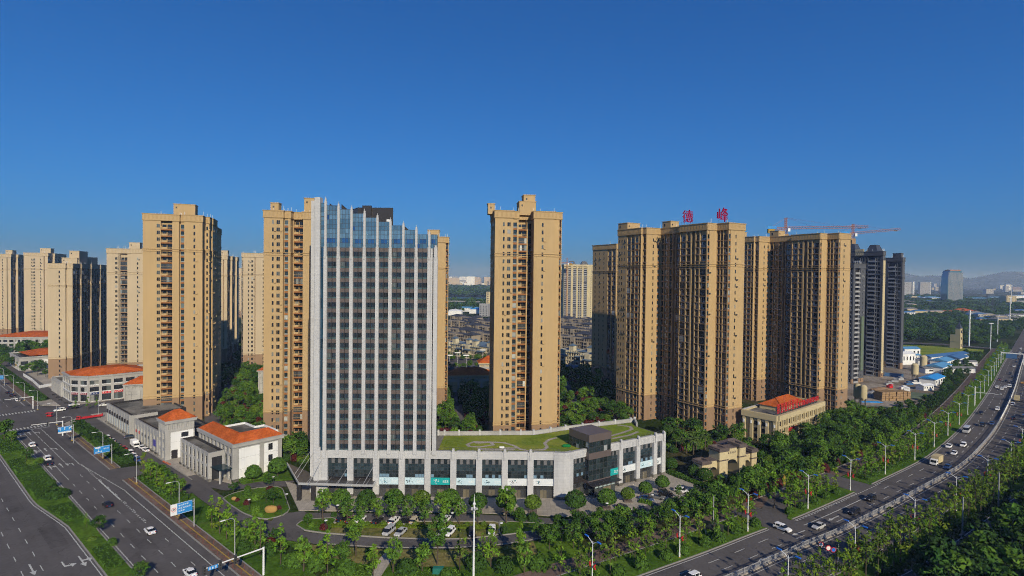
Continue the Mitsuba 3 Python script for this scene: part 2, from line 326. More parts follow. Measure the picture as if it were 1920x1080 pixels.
# the highway, its verges and the lane beside it
hw = unary_union([band(HW, -75, 1300, -11.4, 11.5), ])
drive = unary_union([pxline(7.0, (1418, 884), (1452, 905), (1470, 930), (1452, 960), (1440, 990)), band(HW, 79, 90, 10, 29)])
lane = band(HW, -60, 640, 21.0, 26.0)
mouth = unary_union([band(HW, 30, 40, 10, 24), drive])
put('highway', MB().poly(unary_union([hw, mouth]), 0.0), 'm_asphalt', kind='structure')
verge = band(HW, -60, 640, 11.5, 20.6).difference(mouth.buffer(.2))
put('verge', MB().prism(verge, -0.1, 0.13), 'm_grass', kind='structure')
put('side_lane', MB().poly(lane.difference(mouth), 0.02), 'm_brick', kind='structure')
put('tree_belt_ground', MB().prism(band(HW, -60, 640, -18.6, -11.4), -0.1, 0.12), 'm_grass', kind='structure')
put('back_lane', MB().poly(band(HW, -60, 640, -25.4, -18.6), 0.0), 'm_asphalt', kind='structure')

# kerbs
def kerb(owner, fn, s0, s1, d, w=0.3, h=0.17, step=6.0):
    dd = d if callable(d) else (lambda s: d)
    mb = MB(); ss = np.linspace(s0, s1, max(2, int(abs(s1 - s0) / step) + 1))
    for a, b in zip(ss[:-1], ss[1:]):
        p, q = np.asarray(fn(a, dd(a))), np.asarray(fn(b, dd(b))); fr = Fr.ab(p, q); L = np.hypot(*(q - p))
        mb.fb(fr, 0, L + .04, -w / 2, w / 2, -0.1, h)
    put('kerb', mb, 'm_kerb', parent=owner)
kerb('avenue', LR, -312, -60, 39.2); kerb('avenue', LR, -312, -60, medL); kerb('avenue', LR, -314, -231, 54.2); kerb('avenue', LR, -216, -60, 54.2)
kerb('avenue', LR, -700, -372, 54.2); kerb('avenue', LR, -314, -231, 57.2); kerb('avenue', LR, -216, -60, 57.5); kerb('avenue', LR, -800, -372, 39.2)
kerb('service_road', LR, -620, -372, 69.5); kerb('service_road', LR, -322, -200, 69.5); kerb('service_road', LR, -310, -231, 63.6)
kerb('highway', HW, -60, 29, 11.6); kerb('highway', HW, 41, 78, 11.6); kerb('highway', HW, 91, 640, 11.6); kerb('highway', HW, -60, 640, -11.5); kerb('back_lane', HW, -60, 640, -18.6)
kerb('side_lane', HW, -60, 29, 20.8); kerb('side_lane', HW, 45, 640, 26.1)
def ringkerb(owner, pg, w=0.22, h=0.24):
    r = pg.exterior; n = int(r.length / 2.2); pts = [np.array(r.interpolate(i / n, normalized=True).coords[0]) for i in range(n + 1)]
    mb = MB()
    for a, b in zip(pts[:-1], pts[1:]):
        mb.fb(Fr.ab(a, b), 0, np.hypot(*(b - a)) + .03, -w / 2, w / 2, -0.1, h)
    put('kerb', mb, 'm_kerb', parent=owner)
ringkerb('service_road', island); ringkerb('service_road', unary_union([tip, lot.buffer(.05)]).buffer(0.3).buffer(-.3) if True else tip); ringkerb('service_road', lawnE)
mb = MB()
for pts in ([(615, 1020), (720, 1027), (850, 1027.5), (945, 1020.5), (1012, 1010)],):
    for a, b in zip(pts[:-1], pts[1:]):
        p, q = at(*a), at(*b); mb.fb(Fr.ab(p, q), 0, np.hypot(*(q - p)), -.12, .12, -.1, .16)
put('kerb', mb, 'm_kerb', parent='service_road')

# painted markings, a sheet just above the asphalt
def mark(owner, pg, mat='m_paint', z=0.02, base='lane_dash', kind=None):
    return put(base, MB().poly(pg, z), mat, parent=owner, kind=kind)
def dashes(owner, fn, s0, s1, d, ln, gap, w=0.16, first=60, sgn=1):
    s = s0; i = 0; far = []
    while s < s1:
        pg = band(fn, s, s + ln, d - w / 2, d + w / 2, 3)
        far.append(pg); s += ln + gap
    near = far[:first] if sgn > 0 else far[-first:]
    rest = far[first:] if sgn > 0 else far[:-first]
    for pg in near: mark(owner, pg)
    if rest: mark(owner, unary_union(rest), base='far_lane_marking', kind='stuff')
for t in (42.6, 45.6):
    dashes('avenue', LR, -232, -60, t if t < 45 else 46.2, 3.2, 5.4, sgn=-1)
dashes('avenue', LR, -222, -60, 49.4, 2.6, 6.2, sgn=-1)
for t in (11.6, 18.6, 22.2, 25.6): dashes('avenue', LR, -262, -60, t, 3.4, 6.2, sgn=-1)
dashes('avenue', LR, -136, -60, 29.4, 4.0, 5.0, sgn=-1)
for t in (42.4, 45.5): dashes('avenue', LR, -900, -372, t, 4, 6, first=12, sgn=-1)
M_ = 'avenue'
solid = [band(LR, -312, -60, 39.75, 39.95), band(LR, -312, -60, lambda s: medL(s) - .75, lambda s: medL(s) - .55), band(LR, -205, -60, 51.9, 52.1), band(LR, -245, -205, lambda s: 48.6 + 3.4 * (s + 245) / 40, lambda s: 48.8 + 3.4 * (s + 245) / 40),
         band(LR, -313, -245, 48.5, 48.7), band(LR, -313, -228, 42.5, 42.64), band(LR, -313, -245, 45.5, 45.64), band(LR, -222, -198, 48.8, 49.2), band(LR, -800, -372, 39.75, 39.95), band(LR, -800, -372, 51.5, 51.7)]
mark(M_, unary_union(solid), base='edge_line')
for s0 in (-244, -198):
    for i in range(14 if s0 < -200 else 16): mark(M_, band(LR, s0 + i * 1.55, s0 + i * 1.55 + .6, 48.85, 49.2), base='dot_marking')
for s0, t0, t1 in ((-318.5, 38, 54), (-355.5, 40, 54)):
    for i in range(int((t1 - t0) / 1.15)):
        mark(M_, band(LR, s0 - 1.9, s0 + 1.9, t0 + i * 1.15, t0 + i * 1.15 + .5), base='crossing_stripe')
for i in range(9): mark(M_, band(LR, -318.5 - 1.9, -318.5 + 1.9, 20 + i * 1.2, 20.5 + i * 1.2), base='crossing_stripe')
mark(M_, band(LR, -314.3, -313.9, 39.5, 52), base='stop_line')
def arrow(s, t, k, fn=LR, d=-1, owner='avenue', sc=1.0):
    """Lane arrows; d=-1 points away along -s. k: 's' straight, 'l' left, 'r' right."""
    q = lambda a, b: fn(s + d * a * sc, t + d * b * sc)
    pgs = []
    if 's' in k: pgs += [Polygon([q(-3, -.13), q(1.2, -.13), q(1.2, .13), q(-3, .13)]), Polygon([q(1.1, -.55), q(3, 0), q(1.1, .55)])]
    for ch, g in (('l', -1), ('r', 1)):
        if ch in k: pgs += [Polygon([q(-3, -.13), q(0, -.13), q(0, .13), q(-3, .13)]), Polygon([q(-.7, 0), q(-.3, g * 1.0), q(.2, g * 1.0), q(0, 0)]), Polygon([q(-.9, g * .9), q(.9, g * 1.0), q(-.2, g * 1.9)])]
    mark(owner, unary_union([p.buffer(0.02) for p in pgs]), base='lane_arrow')
for s_ in (-307, -274, -248):
    arrow(s_, 41.0, 'sl'); arrow(s_, 44.0, 's'); arrow(s_, 47.0, 'r')
for px, py, k in ((60, 1072, 's'), (122, 1063, 'r'), (154, 1052, 'sr')):
    g = at(px, py - 4 if py > 1070 else py); arrow(float(g @ E_), float(g @ N_), k, d=1, sc=1.15)
# highway
for d in (3.9, 7.6, -3.9, -7.6): dashes('highway', HW, -60, 640, d, 4.0, 6.0, 0.18, first=22)
mark('highway', unary_union([band(HW, -60, 29, 10.7, 10.9), band(HW, 41, 78, 10.7, 10.9), band(HW, 91, 640, 10.7, 10.9), band(HW, -60, 640, -10.8, -10.6), band(HW, 40, 78, 7.5, 7.75), band(HW, -60, 640, 0.9, 1.05), band(HW, -60, 640, -1.1, -0.95)]), base='edge_line')
for i in range(34): mark('highway', band(HW, 41 + i * 1.6, 41.8 + i * 1.6, 10.2, 10.5), base='dot_marking')
for s_ in (14, 32): arrow(s_, 1.9, 's', HW, -1, 'highway'); arrow(s_ + 20, 5.6, 's', HW, -1, 'highway')
mark('back_lane', band(HW, -60, 640, -19.5, -19.3), base='edge_line')
# tactile strip and red lozenges laid in the brick pavement
put('tactile_strip', MB().poly(unary_union([band(LR, -314, -231, 55.7, 55.95), band(LR, -216, -60, 55.75, 56.05)]), 0.155), 'm_yellow', parent='brick_pavement')
lz = [Polygon([LR(s, 54.6), LR(s + 2.2, 55.7), LR(s + 2.6, 55.7), LR(s + .4, 54.6)]) for s in np.arange(-216, -80, 4.4)] + [Polygon([LR(s + 4.4, 54.6), LR(s + 2.2, 55.7), LR(s + 1.8, 55.7), LR(s + 4.0, 54.6)]) for s in np.arange(-216, -80, 4.4)]
lz += [Polygon([LR(s, 57.2), LR(s + 2.2, 56.1), LR(s + 2.6, 56.1), LR(s + .4, 57.2)]) for s in np.arange(-216, -80, 4.4)]
mdiff('m_redbrick', (0.26, 0.10, 0.075))
put('lozenge_pattern', MB().poly(unary_union(lz), 0.15), 'm_redbrick', parent='brick_pavement')
# ---------------- the white and glass office tower and its podium ----------------
FX, FY = -56.2, 171.3
scene['m_vcglass'] = two({'type': 'principled', 'base_color': VCOL, 'roughness': 0.07, 'metallic': 0.55, 'specular': 0.7}); VC.add('m_vcglass')
OT = thing('office_tower', 'tall white and glass office tower whose blue glass top steps down to the right', 'office building')
front = Fr((0, FY), (1, 0))
Z0, NF, FH, ZT = 14.3, 20, 3.065, 75.6
cols = [FX + 3.9 * i for i in range(9)]
RX = -22.6
sk = -0.577                                               # the side walls run back and to the left
body = Polygon([(-58.2, FY + .55), (RX - .1, FY + .55), (RX - 14 * .577 - .1, FY + 14.5), (-58.2 - 14 * .577, FY + 14.5)])
put('core_wall', MB().prism(body, 13.0, ZT - .4), 'm_dark', OT)
r_ = random.Random(3)
# columns of stone with a stepped cap
capx = cols + [RX - .45]
for i, x in enumerate(capx):
    w = 0.52 if i < 9 else 0.6
    mb = MB().fb(front, x - w, x + w, -.45, .35, Z0 - 1, ZT - 2.6).fb(front, x - w + .1, x + w - .1, -.4, .42, ZT - 2.6, ZT + .3).fb(front, x - .2, x + .2, .42, .55, ZT - 3.4, ZT + .9).fb(front, x - .3, x + .3, -.3, .3, ZT + .3, ZT + 1.0)
    if i in (8,): mb.fb(front, x + w + .02, x + w + .5, -.45, .1, Z0 - 1, ZT)
    put('column', mb, 'm_stone', OT)
# window and spandrel of each bay and floor, made once in a few variants
def bay_window(w, seed):
    r = random.Random(seed); g, f = MB(), MB(); fr = Fr((0, 0), (1, 0)); n = -.32
    half = w / 2
    for h in (0, 1):
        a = -half + .07 + h * half + (0 if h == 0 else -.02); b = a + half - .12
        tone = grey_glass(r) if r.random() < .14 else np.array([0.018, 0.027, 0.04]) * r.uniform(.7, 1.5)
        xs = [a, a + (b - a) * .3, a + (b - a) * .7, b] if (seed % 3) else [a, a + (b - a) * .36, b - (b - a) * .3, b]
        for k in range(3):
            t = tone * r.uniform(.75, 1.25) + (np.array([.0, .008, .02]) if r.random() < .3 else 0)
            g.fq(fr, xs[k], xs[k + 1], n - (.05 if k == 1 and r.random() < .2 else 0), .5, 1.86, t)
        g.fq(fr, a, b, n, .02, .5, np.array([.055, .10, .11]) * r.uniform(.8, 1.3))
        for x in xs[1:3]: f.fb(fr, x - .035, x + .035, n, n + .1, .5, 1.86)
        f.fb(fr, a, b, n, n + .1, .46, .56); f.fb(fr, a, b, n, n + .1, 1.84, 1.92)
    return g.ply('m_vcg', color=True), f.ply('m_frame')
wvar = [bay_window(2.86, s) for s in range(14)]
sp_ = MB(); fr0 = Fr((0, 0), (1, 0))
for a, b in ((-1.38, -.09), (.09, 1.38)): sp_.fb(fr0, a, b, -.45, -.22, 0, FH - 1.95)
spply = sp_.ply('m_brown')
for b in range(8):
    xc = (cols[b] + cols[b + 1]) / 2
    put('mullion', MB().fb(front, xc - .09, xc + .09, -.5, -.12, Z0 - .2, ZT), 'm_dark', OT)
    for k in range(NF):
        z = Z0 + k * FH; M = T4(xc, FY, z)
        g, f = r_.choice(wvar)
        kk = nm('window', OT); scene[kk] = {**g, 'to_world': M}; scene[nm('frame', kk)] = {**f, 'to_world': M}
        scene[nm('spandrel_panel', OT)] = {**spply, 'to_world': T4(xc, FY, z + 1.93)}
mbg, mbp = MB(), MB()                                     # the narrow end bay on the right
for k in range(NF):
    z = Z0 + k * FH
    mbg.fq(front, cols[8] + 1.0, RX - 1.0, -.3, z, z + 1.9, grey_glass(r_) * .8); mbp.fb(front, cols[8] + 1.0, RX - 1.0, -.45, -.22, z + 1.93, z + FH)
put('window', mbg, 'm_vcg', OT); put('spandrel_panel', mbp, 'm_brown', OT)
# left end: two tall piers with glass between
put('corner_pier', MB().fb(front, -59.35, -57.75, -2.0, .5, 0, 90.6), 'm_stone', OT)
pb = Fr((0, FY + 3.6), (1, 0))
put('corner_pier', MB().fb(pb, -61.75, -60.65, -1.2, .3, 0, 90.0), 'm_stone', OT)
sg = Fr.ab((-61.2, FY + 4.0), (-59.3, FY + .4)); Ls = float(np.hypot(1.9, 3.6))
mb, mf = MB(), MB()
for k in range(29):
    z = 5 + k * 2.95; mb.fq(sg, 0, Ls, -.2, z, z + 2.9, np.array([.05, .09, .11]) * r_.uniform(.6, 1.4)); mf.fb(sg, 0, Ls, -.2, -.1, z - .1, z + .1)
put('corner_glazing', mb, 'm_vcg', OT); put('glazing_bar', mf, 'm_frame', OT)
mb, mf = MB(), MB()
for k in range(24):
    z = Z0 + k * 3.065
    for j in (0, 1): mb.fq(front, -57.75 + j * .5, -57.25 + j * .5, -.3, z, z + 3.0, np.array([.04, .10, .17]) * r_.uniform(.6, 1.5))
    mf.fb(front, -57.75, -56.7, -.3, -.2, z - .06, z + .06)
put('corner_glazing', mb, 'm_vcglass', OT); put('glazing_bar', mf, 'm_frame', OT)
# the blue crown, one glazed screen a bay, stepping down
tops = [88.9, 88.2, 87.1, 85.9, 84.7, 83.5, 82.4, 81.1, 79.8]
ptops = [90.4, 88.9, 87.9, 86.9, 85.6, 84.4, 83.4, 82.2, 80.8]
edges = [-57.75] + cols + [RX]
for b in range(10):
    x0, x1 = edges[b], edges[b + 1]; top = tops[min(8, max(0, b - 0 if b == 0 else b - 0))] if b < 9 else 79.8
    mb, mf = MB(), MB(); nx = 4 if b not in (0,) else 1; rows = int((top - ZT) / 1.28)
    h = (top - ZT) / rows
    for i in range(nx):
        a, c = x0 + (x1 - x0) * i / nx, x0 + (x1 - x0) * (i + 1) / nx
        for k in range(rows):
            base = np.array([.20, .33, .40]) if k % 4 in (2, 3) else np.array([.13, .24, .31])
            if k == 1 and i in (1, 2): base = np.array([.05, .15, .33])
            if r_.random() < .03: base = np.array([.04, .13, .33])
            mb.fq(front, a + .04, c - .04, -.25, ZT + k * h + .03, ZT + (k + 1) * h - .03, base * r_.uniform(.8, 1.18))
        mf.fb(front, a - .04, a + .04, -.35, -.17, ZT, top)
    for k in range(rows + 1): mf.fb(front, x0, x1, -.34, -.19, ZT + k * h - .045, ZT + k * h + .045)
    put('crown_glazing', mb, 'm_vcglass', OT); put('glazing_bar', mf, 'm_frame', OT)
    put('crown_backing', MB().fb(front, x0, x1, -1.1, -.5, ZT - .5, top - .15), 'm_dark', OT)
for i, x in enumerate(cols):
    if i < 9:
        mb = MB().fb(front, x - .34, x + .34, -.3, .25, ZT + .9, ptops[i] - .9).fb(front, x - .24, x + .24, -.25, .2, ptops[i] - .9, ptops[i] - .2).fb(front, x - .07, x + .07, -.1, .1, ptops[i] - .2, ptops[i] + .4)
        put('pinnacle', mb, 'm_stone', OT)
# roof, sloping screens and plant room behind the crown
put('roof', MB().prism(Polygon([(-58, FY + 1.1), (RX, FY + 1.1), (RX - 8, FY + 14), (-66, FY + 14)]), ZT - .4, ZT + 1.2), 'm_flat', OT)
put('plant_room', MB().prism(Polygon([(-48.2, FY + 6), (-37.2, FY + 6), (-41, FY + 12), (-52, FY + 12)]), ZT + 1.2, 88.4).prism(Polygon([(-46.5, FY + 4.8), (-43.8, FY + 4.8), (-43.8, FY + 6), (-46.5, FY + 6)]), 84, 88.9), 'm_dark', OT)
put('plant_room_door', MB().box(-39.2, -38.2, FY + 5.9, FY + 6, 82.2, 84.8), 'm_wpaint', OT)
mb = MB()
for x0, x1, z in ((-56, -53, 88.6), (-52.4, -50, 88.4), (-33.5, -31.2, 82.3)):
    mb.add([[x0, FY + 3, z + .6], [x1, FY + 3, z - 1.4], [x1, FY + 3.3, z - 1.4], [x0, FY + 3.3, z + .6], [x0, FY + 3, z - 6], [x1, FY + 3, z - 6]], [[0, 1, 2], [0, 2, 3], [0, 4, 5], [0, 5, 1]])
put('roof_screen', mb, 'm_dark', OT)

# ---- podium ----
PD = thing('podium_building', 'pale stone shop podium with a lawn on its roof, below the office tower', 'shopping podium')
U57 = np.array([math.sin(math.radians(57)), math.cos(math.radians(57))]); B57 = np.array([-U57[1], U57[0]])
Q0 = np.array([19.3, 172.4]); QE = Q0 + U57 * 41.0
RZ = 13.55
back = [tuple(at(822, 813, 14)), tuple(at(1000, 812, 14)), tuple(at(1060, 803, 14)), tuple(at(1190, 788, 14))]
foot = Polygon([(-58.0, FY + .9), (13.2, FY + .9), (16.4, FY + .3), tuple(Q0 + B57 * .9), tuple(QE + B57 * .9), tuple(QE + B57 * 14), back[3], back[2], back[1], back[0], (-40, back[0][1]), (-60, FY + 16)]).buffer(0)
inner = foot.buffer(-1.0)
put('wall_core', MB().prism(inner, 0, RZ - .6), 'm_dark', PD)
put('roof', MB().prism(foot.buffer(-.15), RZ - .7, RZ - .1), 'm_flat', PD)
lawnpg = foot.buffer(-.9).difference(sbox(-70, 160, RX + .3, 200))
paths = unary_union([LineString([at(*p, RZ) for p in q]).buffer(w) for q, w in (
    ([(876, 833), (890, 828), (920, 829), (925, 834), (900, 838), (880, 837), (876, 833)], .55), ([(925, 829), (945, 830), (965, 836), (975, 842), (990, 845), (1020, 843), (1026, 838), (1021, 831), (1030, 824), (1042, 821)], .55),
    ([(900, 842), (930, 843), (960, 843)], .9), ([(895, 830), (915, 829)], .9), ([(945, 840), (968, 840)], .6))]).intersection(lawnpg)
put("roof_lawn", MB().poly(lawnpg.difference(paths), RZ), "m_turf", PD)
put('roof_path', MB().poly(paths, RZ + .004), 'm_pave', PD)
# the far roof path by the right wing
put('roof_path', MB().poly(unary_union([LineString([at(*p, RZ) for p in q]).buffer(.6) for q in ([(1142, 818), (1165, 812), (1185, 805), (1182, 800), (1160, 797)], [(1150, 822), (1180, 816), (1195, 810)])]), RZ + .006), 'm_pave', PD)
def pier(fr, u, w=.92, n0=-1.0, n1=.12, top=14.45, plinth=True):
    put('pier', MB().fb(fr, u - w, u + w, n0, n1, 1.05, top - .25).fb(fr, u - w + .12, u + w - .12, n1, n1 + .06, 1.6, 11.9).fb(fr, u - .42, u + .42, n1 + .06, n1 + .34, 11.9, top + .45).fb(fr, u - .3, u + .3, n1 - .5, n1 + .1, top, top + .75), 'm_stone', PD)
    put('plinth', MB().fb(fr, u - w - .05, u + w + .05, n0, n1 + .1, 0, 1.05), 'm_flat', PD)
BANN = {}
def podium_bay(fr, u0, u1, banner=None, door=True, seed=0):
    r = random.Random(seed); w = u1 - u0
    mb = MB().fb(fr, u0, u1, -.9, -.1, 11.95, 14.1).fb(fr, u0, u1, -.95, .02, 14.1, 14.4)
    n = int(w / .62)
    for i in range(n):
        a = u0 + w * (i + .18) / n; b = u0 + w * (i + .82) / n; mb.fb(fr, a, b, -.1, -.02, 12.2, 13.9)
    put('parapet_panel', mb, 'm_stone', PD)
    g, f = MB(), MB(); nx = 6; zs = [6.1, 7.15, 8.2, 9.25, 10.2, 11.95]
    for i in range(nx):
        a, b = u0 + w * i / nx, u0 + w * (i + 1) / nx
        for k in range(5):
            c = np.array([.022, .030, .036]) * r.uniform(.6, 1.5)
            if k == 4 and i % 2 == 1: c = np.array([.16, .16, .17])
            if k in (2, 3): c = c * 1.3 + np.array([0, .008, .012])
            if k == 0 and r.random() < .25: c = np.array([.16, .26, .36])
            g.fq(fr, a, b, -.75, zs[k], zs[k + 1], c)
        f.fb(fr, a - .03, a + .03, -.8, -.66, 6.1, 11.95)
    for z in zs: f.fb(fr, u0, u1, -.8, -.65, z - .04, z + .04)
    for i in range(nx):
        a, b = u0 + w * i / nx, u0 + w * (i + 1) / nx
        c = np.array([.03, .032, .034]) * r.uniform(.7, 1.6)
        g.fq(fr, a, b, -.85, 2.6, 3.95, c)
        g.fq(fr, a, b, -.85, .12, 2.6, np.array([.14, .125, .09]) * r.uniform(.7, 1.2) if i in (2, 3) and door else c * 1.5)
        f.fb(fr, a - .035, a + .035, -.9, -.75, .1, 3.95)
    f.fb(fr, u0, u1, -.9, -.75, 2.52, 2.68)
    k = put('window', g, 'm_vcg', PD); put('frame', f, 'm_frame', k)
    if banner:
        kb = put('shop_banner', MB().fb(fr, u0, u1, -.75, -.42, 3.95, 6.08), banner, PD)
        m1, m2 = MB(), MB()
        cx = u0 + w * r.uniform(.18, .4)
        for _ in range(16):
            a = cx + r.gauss(0, .5); z = 5.0 + r.gauss(0, .36); z = min(5.8, max(4.25, z)); a = min(u1 - .6, max(u0 + .4, a)); s = r.uniform(.06, .3); q = r.uniform(.05, .2)
            (m1 if r.random() < .6 else m2).add([[*fr.p(a - s, -.405), z], [*fr.p(a, -.405), z - q], [*fr.p(a + s, -.405), z + .03], [*fr.p(a + .03, -.405), z + q]], [[0, 1, 2], [0, 2, 3]])
        m3 = MB(); x = u0 + w * .62
        for i in range(3):
            glyph(m3, fr, x + i * .62, -.40, 4.9, .5, r)
        m3.fb(fr, x, x + 1.7, -.42, -.40, 4.62, 4.72)
        put('flower_print', m1, 'm_dark' if banner != 'm_teal' else 'm_wpaint', kb); put('flower_print', m2, 'm_tealdark', kb); put('lettering', m3, 'm_wpaint', kb)
def glyph(mb, fr, x, n, z, h, r, th=.075, ww=None):
    """A small square sign character made of strokes (too small in the photograph to be read)."""
    w = ww or h * .92; t = h * th * 1.6
    for zz in r.sample([.02, .3, .55, .82], 3): mb.fb(fr, x + w * r.uniform(0, .15), x + w * r.uniform(.85, 1), n, n + .03, z + h * zz, z + h * zz + t)
    for xx in r.sample([.1, .45, .8], 2): mb.fb(fr, x + w * xx, x + w * xx + t, n, n + .035, z + h * r.uniform(0, .2), z + h * r.uniform(.8, 1))
mdiff('m_banner', (0.52, 0.68, 0.76)); mdiff('m_bannerw', (0.66, 0.70, 0.73)); mdiff('m_teal', (0.02, 0.36, 0.36)); mdiff('m_tealdark', (0.05, 0.25, 0.33))
pf = Fr((FX, FY), (1, 0))
bann = [None, None, 'm_banner', 'm_banner', 'm_teal', 'm_banner', 'm_banner', 'm_bannerw', 'm_bannerw']
for k in range(9): pier(pf, 7.8 * k)
for k in range(9):
    podium_bay(pf, 7.8 * k + .92, 7.8 * (k + 1) - .92 if k < 8 else 69.5, bann[k], seed=50 + k)
pier(pf, -1.55, .6)
# rounded corner pier
cp = [(13.25, FY - .1), (14.6, FY - .45), (16.4, FY - .6), (18.2, FY + .05), tuple(Q0)]
mb, ml = MB(), MB()
for a, b in zip(cp[:-1], cp[1:]):
    fr = Fr.ab(a, b); L = float(np.hypot(b[0] - a[0], b[1] - a[1])); mb.fb(fr, 0, L, -1.4, 0, 1.05, 11.9).fb(fr, 0, L, -1.4, .05, 11.9, 14.4); ml.fb(fr, 0, L, -1.4, .06, 0, 1.05)
    for i in range(int(L / .6)): mb.fb(fr, L * (i + .2) / int(L / .6), L * (i + .8) / int(L / .6), .05, .12, 12.2, 13.9)
put('pier', mb, 'm_stone', PD); put('plinth', ml, 'm_flat', PD)
rf = Fr(Q0, U57)
def Lpx(px, py):
    d = at(px, py); k = d[0] / d[1]; return float((k * Q0[1] - Q0[0]) / (U57[0] - k * U57[1]))
Lp = [Lpx(1163.5, 912), Lpx(1196, 905), Lpx(1228, 896), Lpx(1242, 890)]
for L in Lp[:3]: pier(rf, L, .85)
pier(rf, Lp[3] + .4, .9)
Lb0, Lb1 = Lpx(1100, 925), Lpx(1139, 920)
podium_bay(rf, Lb1 + .2, Lp[0] - .85, 'm_teal', seed=71); podium_bay(rf, Lp[0] + .85, Lp[1] - .85, 'm_bannerw', seed=72); podium_bay(rf, Lp[1] + .85, Lp[2] - .85, 'm_banner', seed=73); podium_bay(rf, Lp[2] + .85, Lp[3] - .5, 'm_bannerw', door=False, seed=74)
podium_bay(rf, .1, Lb0 - .1, None, seed=75)
# dark glazed entrance block that rises above the roof
EB = nm('entrance_block', PD); e0, e1 = Lb0 - .3, Lb1 + .1
mb = MB()
for z0, z1 in ((16.6, 18.9), (11.2, 13.2), (3.6, 4.6)): mb.fb(rf, e0 - .1, e1 + .1, -8.5, 1.3, z0, z1)
mb.fb(rf, e0, e1, -8.3, .9, 13.2, 13.5)
scene[EB] = mb.ply('m_brown')
g, f = MB(), MB()
lf = Fr(rf.p(e0, -8.4), -rf.n * -1)                       # its left flank
fl = Fr.ab(rf.p(e0, -8.4), rf.p(e0, 1.2)); W_ = 9.6
for fr, w in ((rf, None), (fl, W_)):
    u0, u1, n = (e0, e1, 1.15) if w is None else (0, W_, -.06)
    nx = 6
    for i in range(nx):
        a, b = u0 + (u1 - u0) * i / nx, u0 + (u1 - u0) * (i + 1) / nx
        for z0, z1 in ((4.6, 6.2), (6.2, 7.8), (7.8, 9.5), (9.5, 11.2), (13.2, 14.9), (14.9, 16.6), (.1, 2.0), (2.0, 3.6)):
            c = np.array([.02, .03, .033]) * r_.uniform(.6, 1.6)
            if r_.random() < .06: c = np.array([.3, .32, .33])
            g.fq(fr, a, b, n, z0, z1, c)
        f.fb(fr, a - .05, a + .05, n - .05, n + .06, 0, 16.6)
    for z in (6.2, 7.8, 9.5, 14.9, 2.0): f.fb(fr, u0, u1, n - .05, n + .06, z - .05, z + .05)
put('glazing', g, 'm_vcg', EB); put('glazing_bar', f, 'm_frame', EB)
put('roof_light', MB().fb(rf, e0 + 1, e1 - 1, -7.5, -.6, 18.2, 18.3), 'm_flat', EB)
cn = MB().fb(rf, e0 - 1.2, e1 + 1.6, 1.3, 4.6, 4.0, 4.35)
put('door_canopy', cn, 'm_dark', EB)
g, f = MB(), MB()
for i in range(5):
    a, b = e0 + .3 + (e1 - e0 - .6) * i / 5, e0 + .3 + (e1 - e0 - .6) * (i + 1) / 5; g.fq(rf, a, b, 3.6, .1, 2.9, (.05, .06, .06) if i not in (2, 3) else (.18, .15, .10)); g.fq(rf, a + .2, b - .2, 3.62, 3.05, 3.6, (.3, .38, .4)); f.fb(rf, a - .06, a + .06, 3.55, 3.7, 0, 4)
put('porch_door', g, 'm_vcg', EB); put('porch_frame', f, 'm_frame', EB)
# parapet behind the roof lawn with posts and a rail
mb, mp = MB(), MB()
bl = [(RX + .3, back[0][1])] + back + [tuple(QE + B57 * 14)]
for a, b in zip(bl[:-1], bl[1:]):
    fr = Fr.ab(a, b); L = float(np.hypot(b[0] - a[0], b[1] - a[1])); mb.fb(fr, 0, L, -.25, .25, RZ - 1, RZ + 1.0).fb(fr, 0, L, -.35, .35, RZ + 1.0, RZ + 1.2)
    for i in range(int(L / 7) + 1): mp.fb(fr, i * 7 - .3, i * 7 + .3, -.4, .4, RZ - 1, RZ + 1.7)
put('parapet', mb, 'm_grey', PD); put('parapet_post', mp, 'm_stone', PD)
mb = MB()
rail = [(RX + 1.2, FY + .8), (13.0, FY + .8), (16.4, FY + .5), tuple(Q0 + B57 * .9)]; rail2 = [tuple(Q0 + B57 * .8 + U57 * (Lb1 + .6)), tuple(QE + B57 * .8)]
for ln in (rail, rail2):
    for a, b in zip(ln[:-1], ln[1:]):
        fr = Fr.ab(a, b); L = float(np.hypot(b[0] - a[0], b[1] - a[1]))
        for z in (.6, 1.1): mb.fb(fr, 0, L, -.03, .03, RZ + z + .5, RZ + z + .55)
        for i in range(int(L / 1.5)): mb.fb(fr, i * 1.5, i * 1.5 + .05, -.03, .03, RZ, RZ + 1.6)
put('roof_rail', mb, 'm_frame', PD)
# the raked glass canopy at the left corner with its tie rods
cz = 5.2
cpg = Polygon([at(538.5, 868, cz), at(560, 905.5, cz), at(700, 909.5, cz), at(708, 896, cz), (-42.5, FY - .1), (-56.8, FY - .1), (-61.5, FY + 3), (-63.5, FY + 7)])
EC = put('entrance_canopy', MB().prism(cpg, cz - .18, cz, bottom=True), 'm_canopy', PD)
c3 = [at(538.5, 868, cz), at(560, 905.5, cz), at(700, 909.5, cz), at(708, 896, cz)]
mb = MB()
for a, b in zip(c3[:-1], c3[1:]): mb.fb(Fr.ab(a, b), 0, float(np.hypot(*(b - a))), -.12, .12, cz - .55, cz + .12)
for q in np.linspace(.1, .9, 7):
    p = c3[1] + (c3[2] - c3[1]) * q; mb.fb(Fr.ab(p, p + np.array([0, 6.0])), 0, 6.2, -.05, .05, cz, cz + .06)
put('canopy_edge', mb, 'm_steel', EC)
mb = MB()
for x, y, z, ex, ey in ((-61.2, 176.5, 14, -66.8, 175.2), (-60.4, 174.8, 13, -64.8, 171.5), (-57, 171.2, 11.5, -59.5, 166.3), (-48.4, 171, 10.5, -51, 166.1), (-40.8, 171, 10.5, -43.5, 166.3)): mb.tube([[x, y, z], [ex, ey, cz + .1]], .06, 5)
put('tie_rod', mb, 'm_steel', EC)
mb = MB()
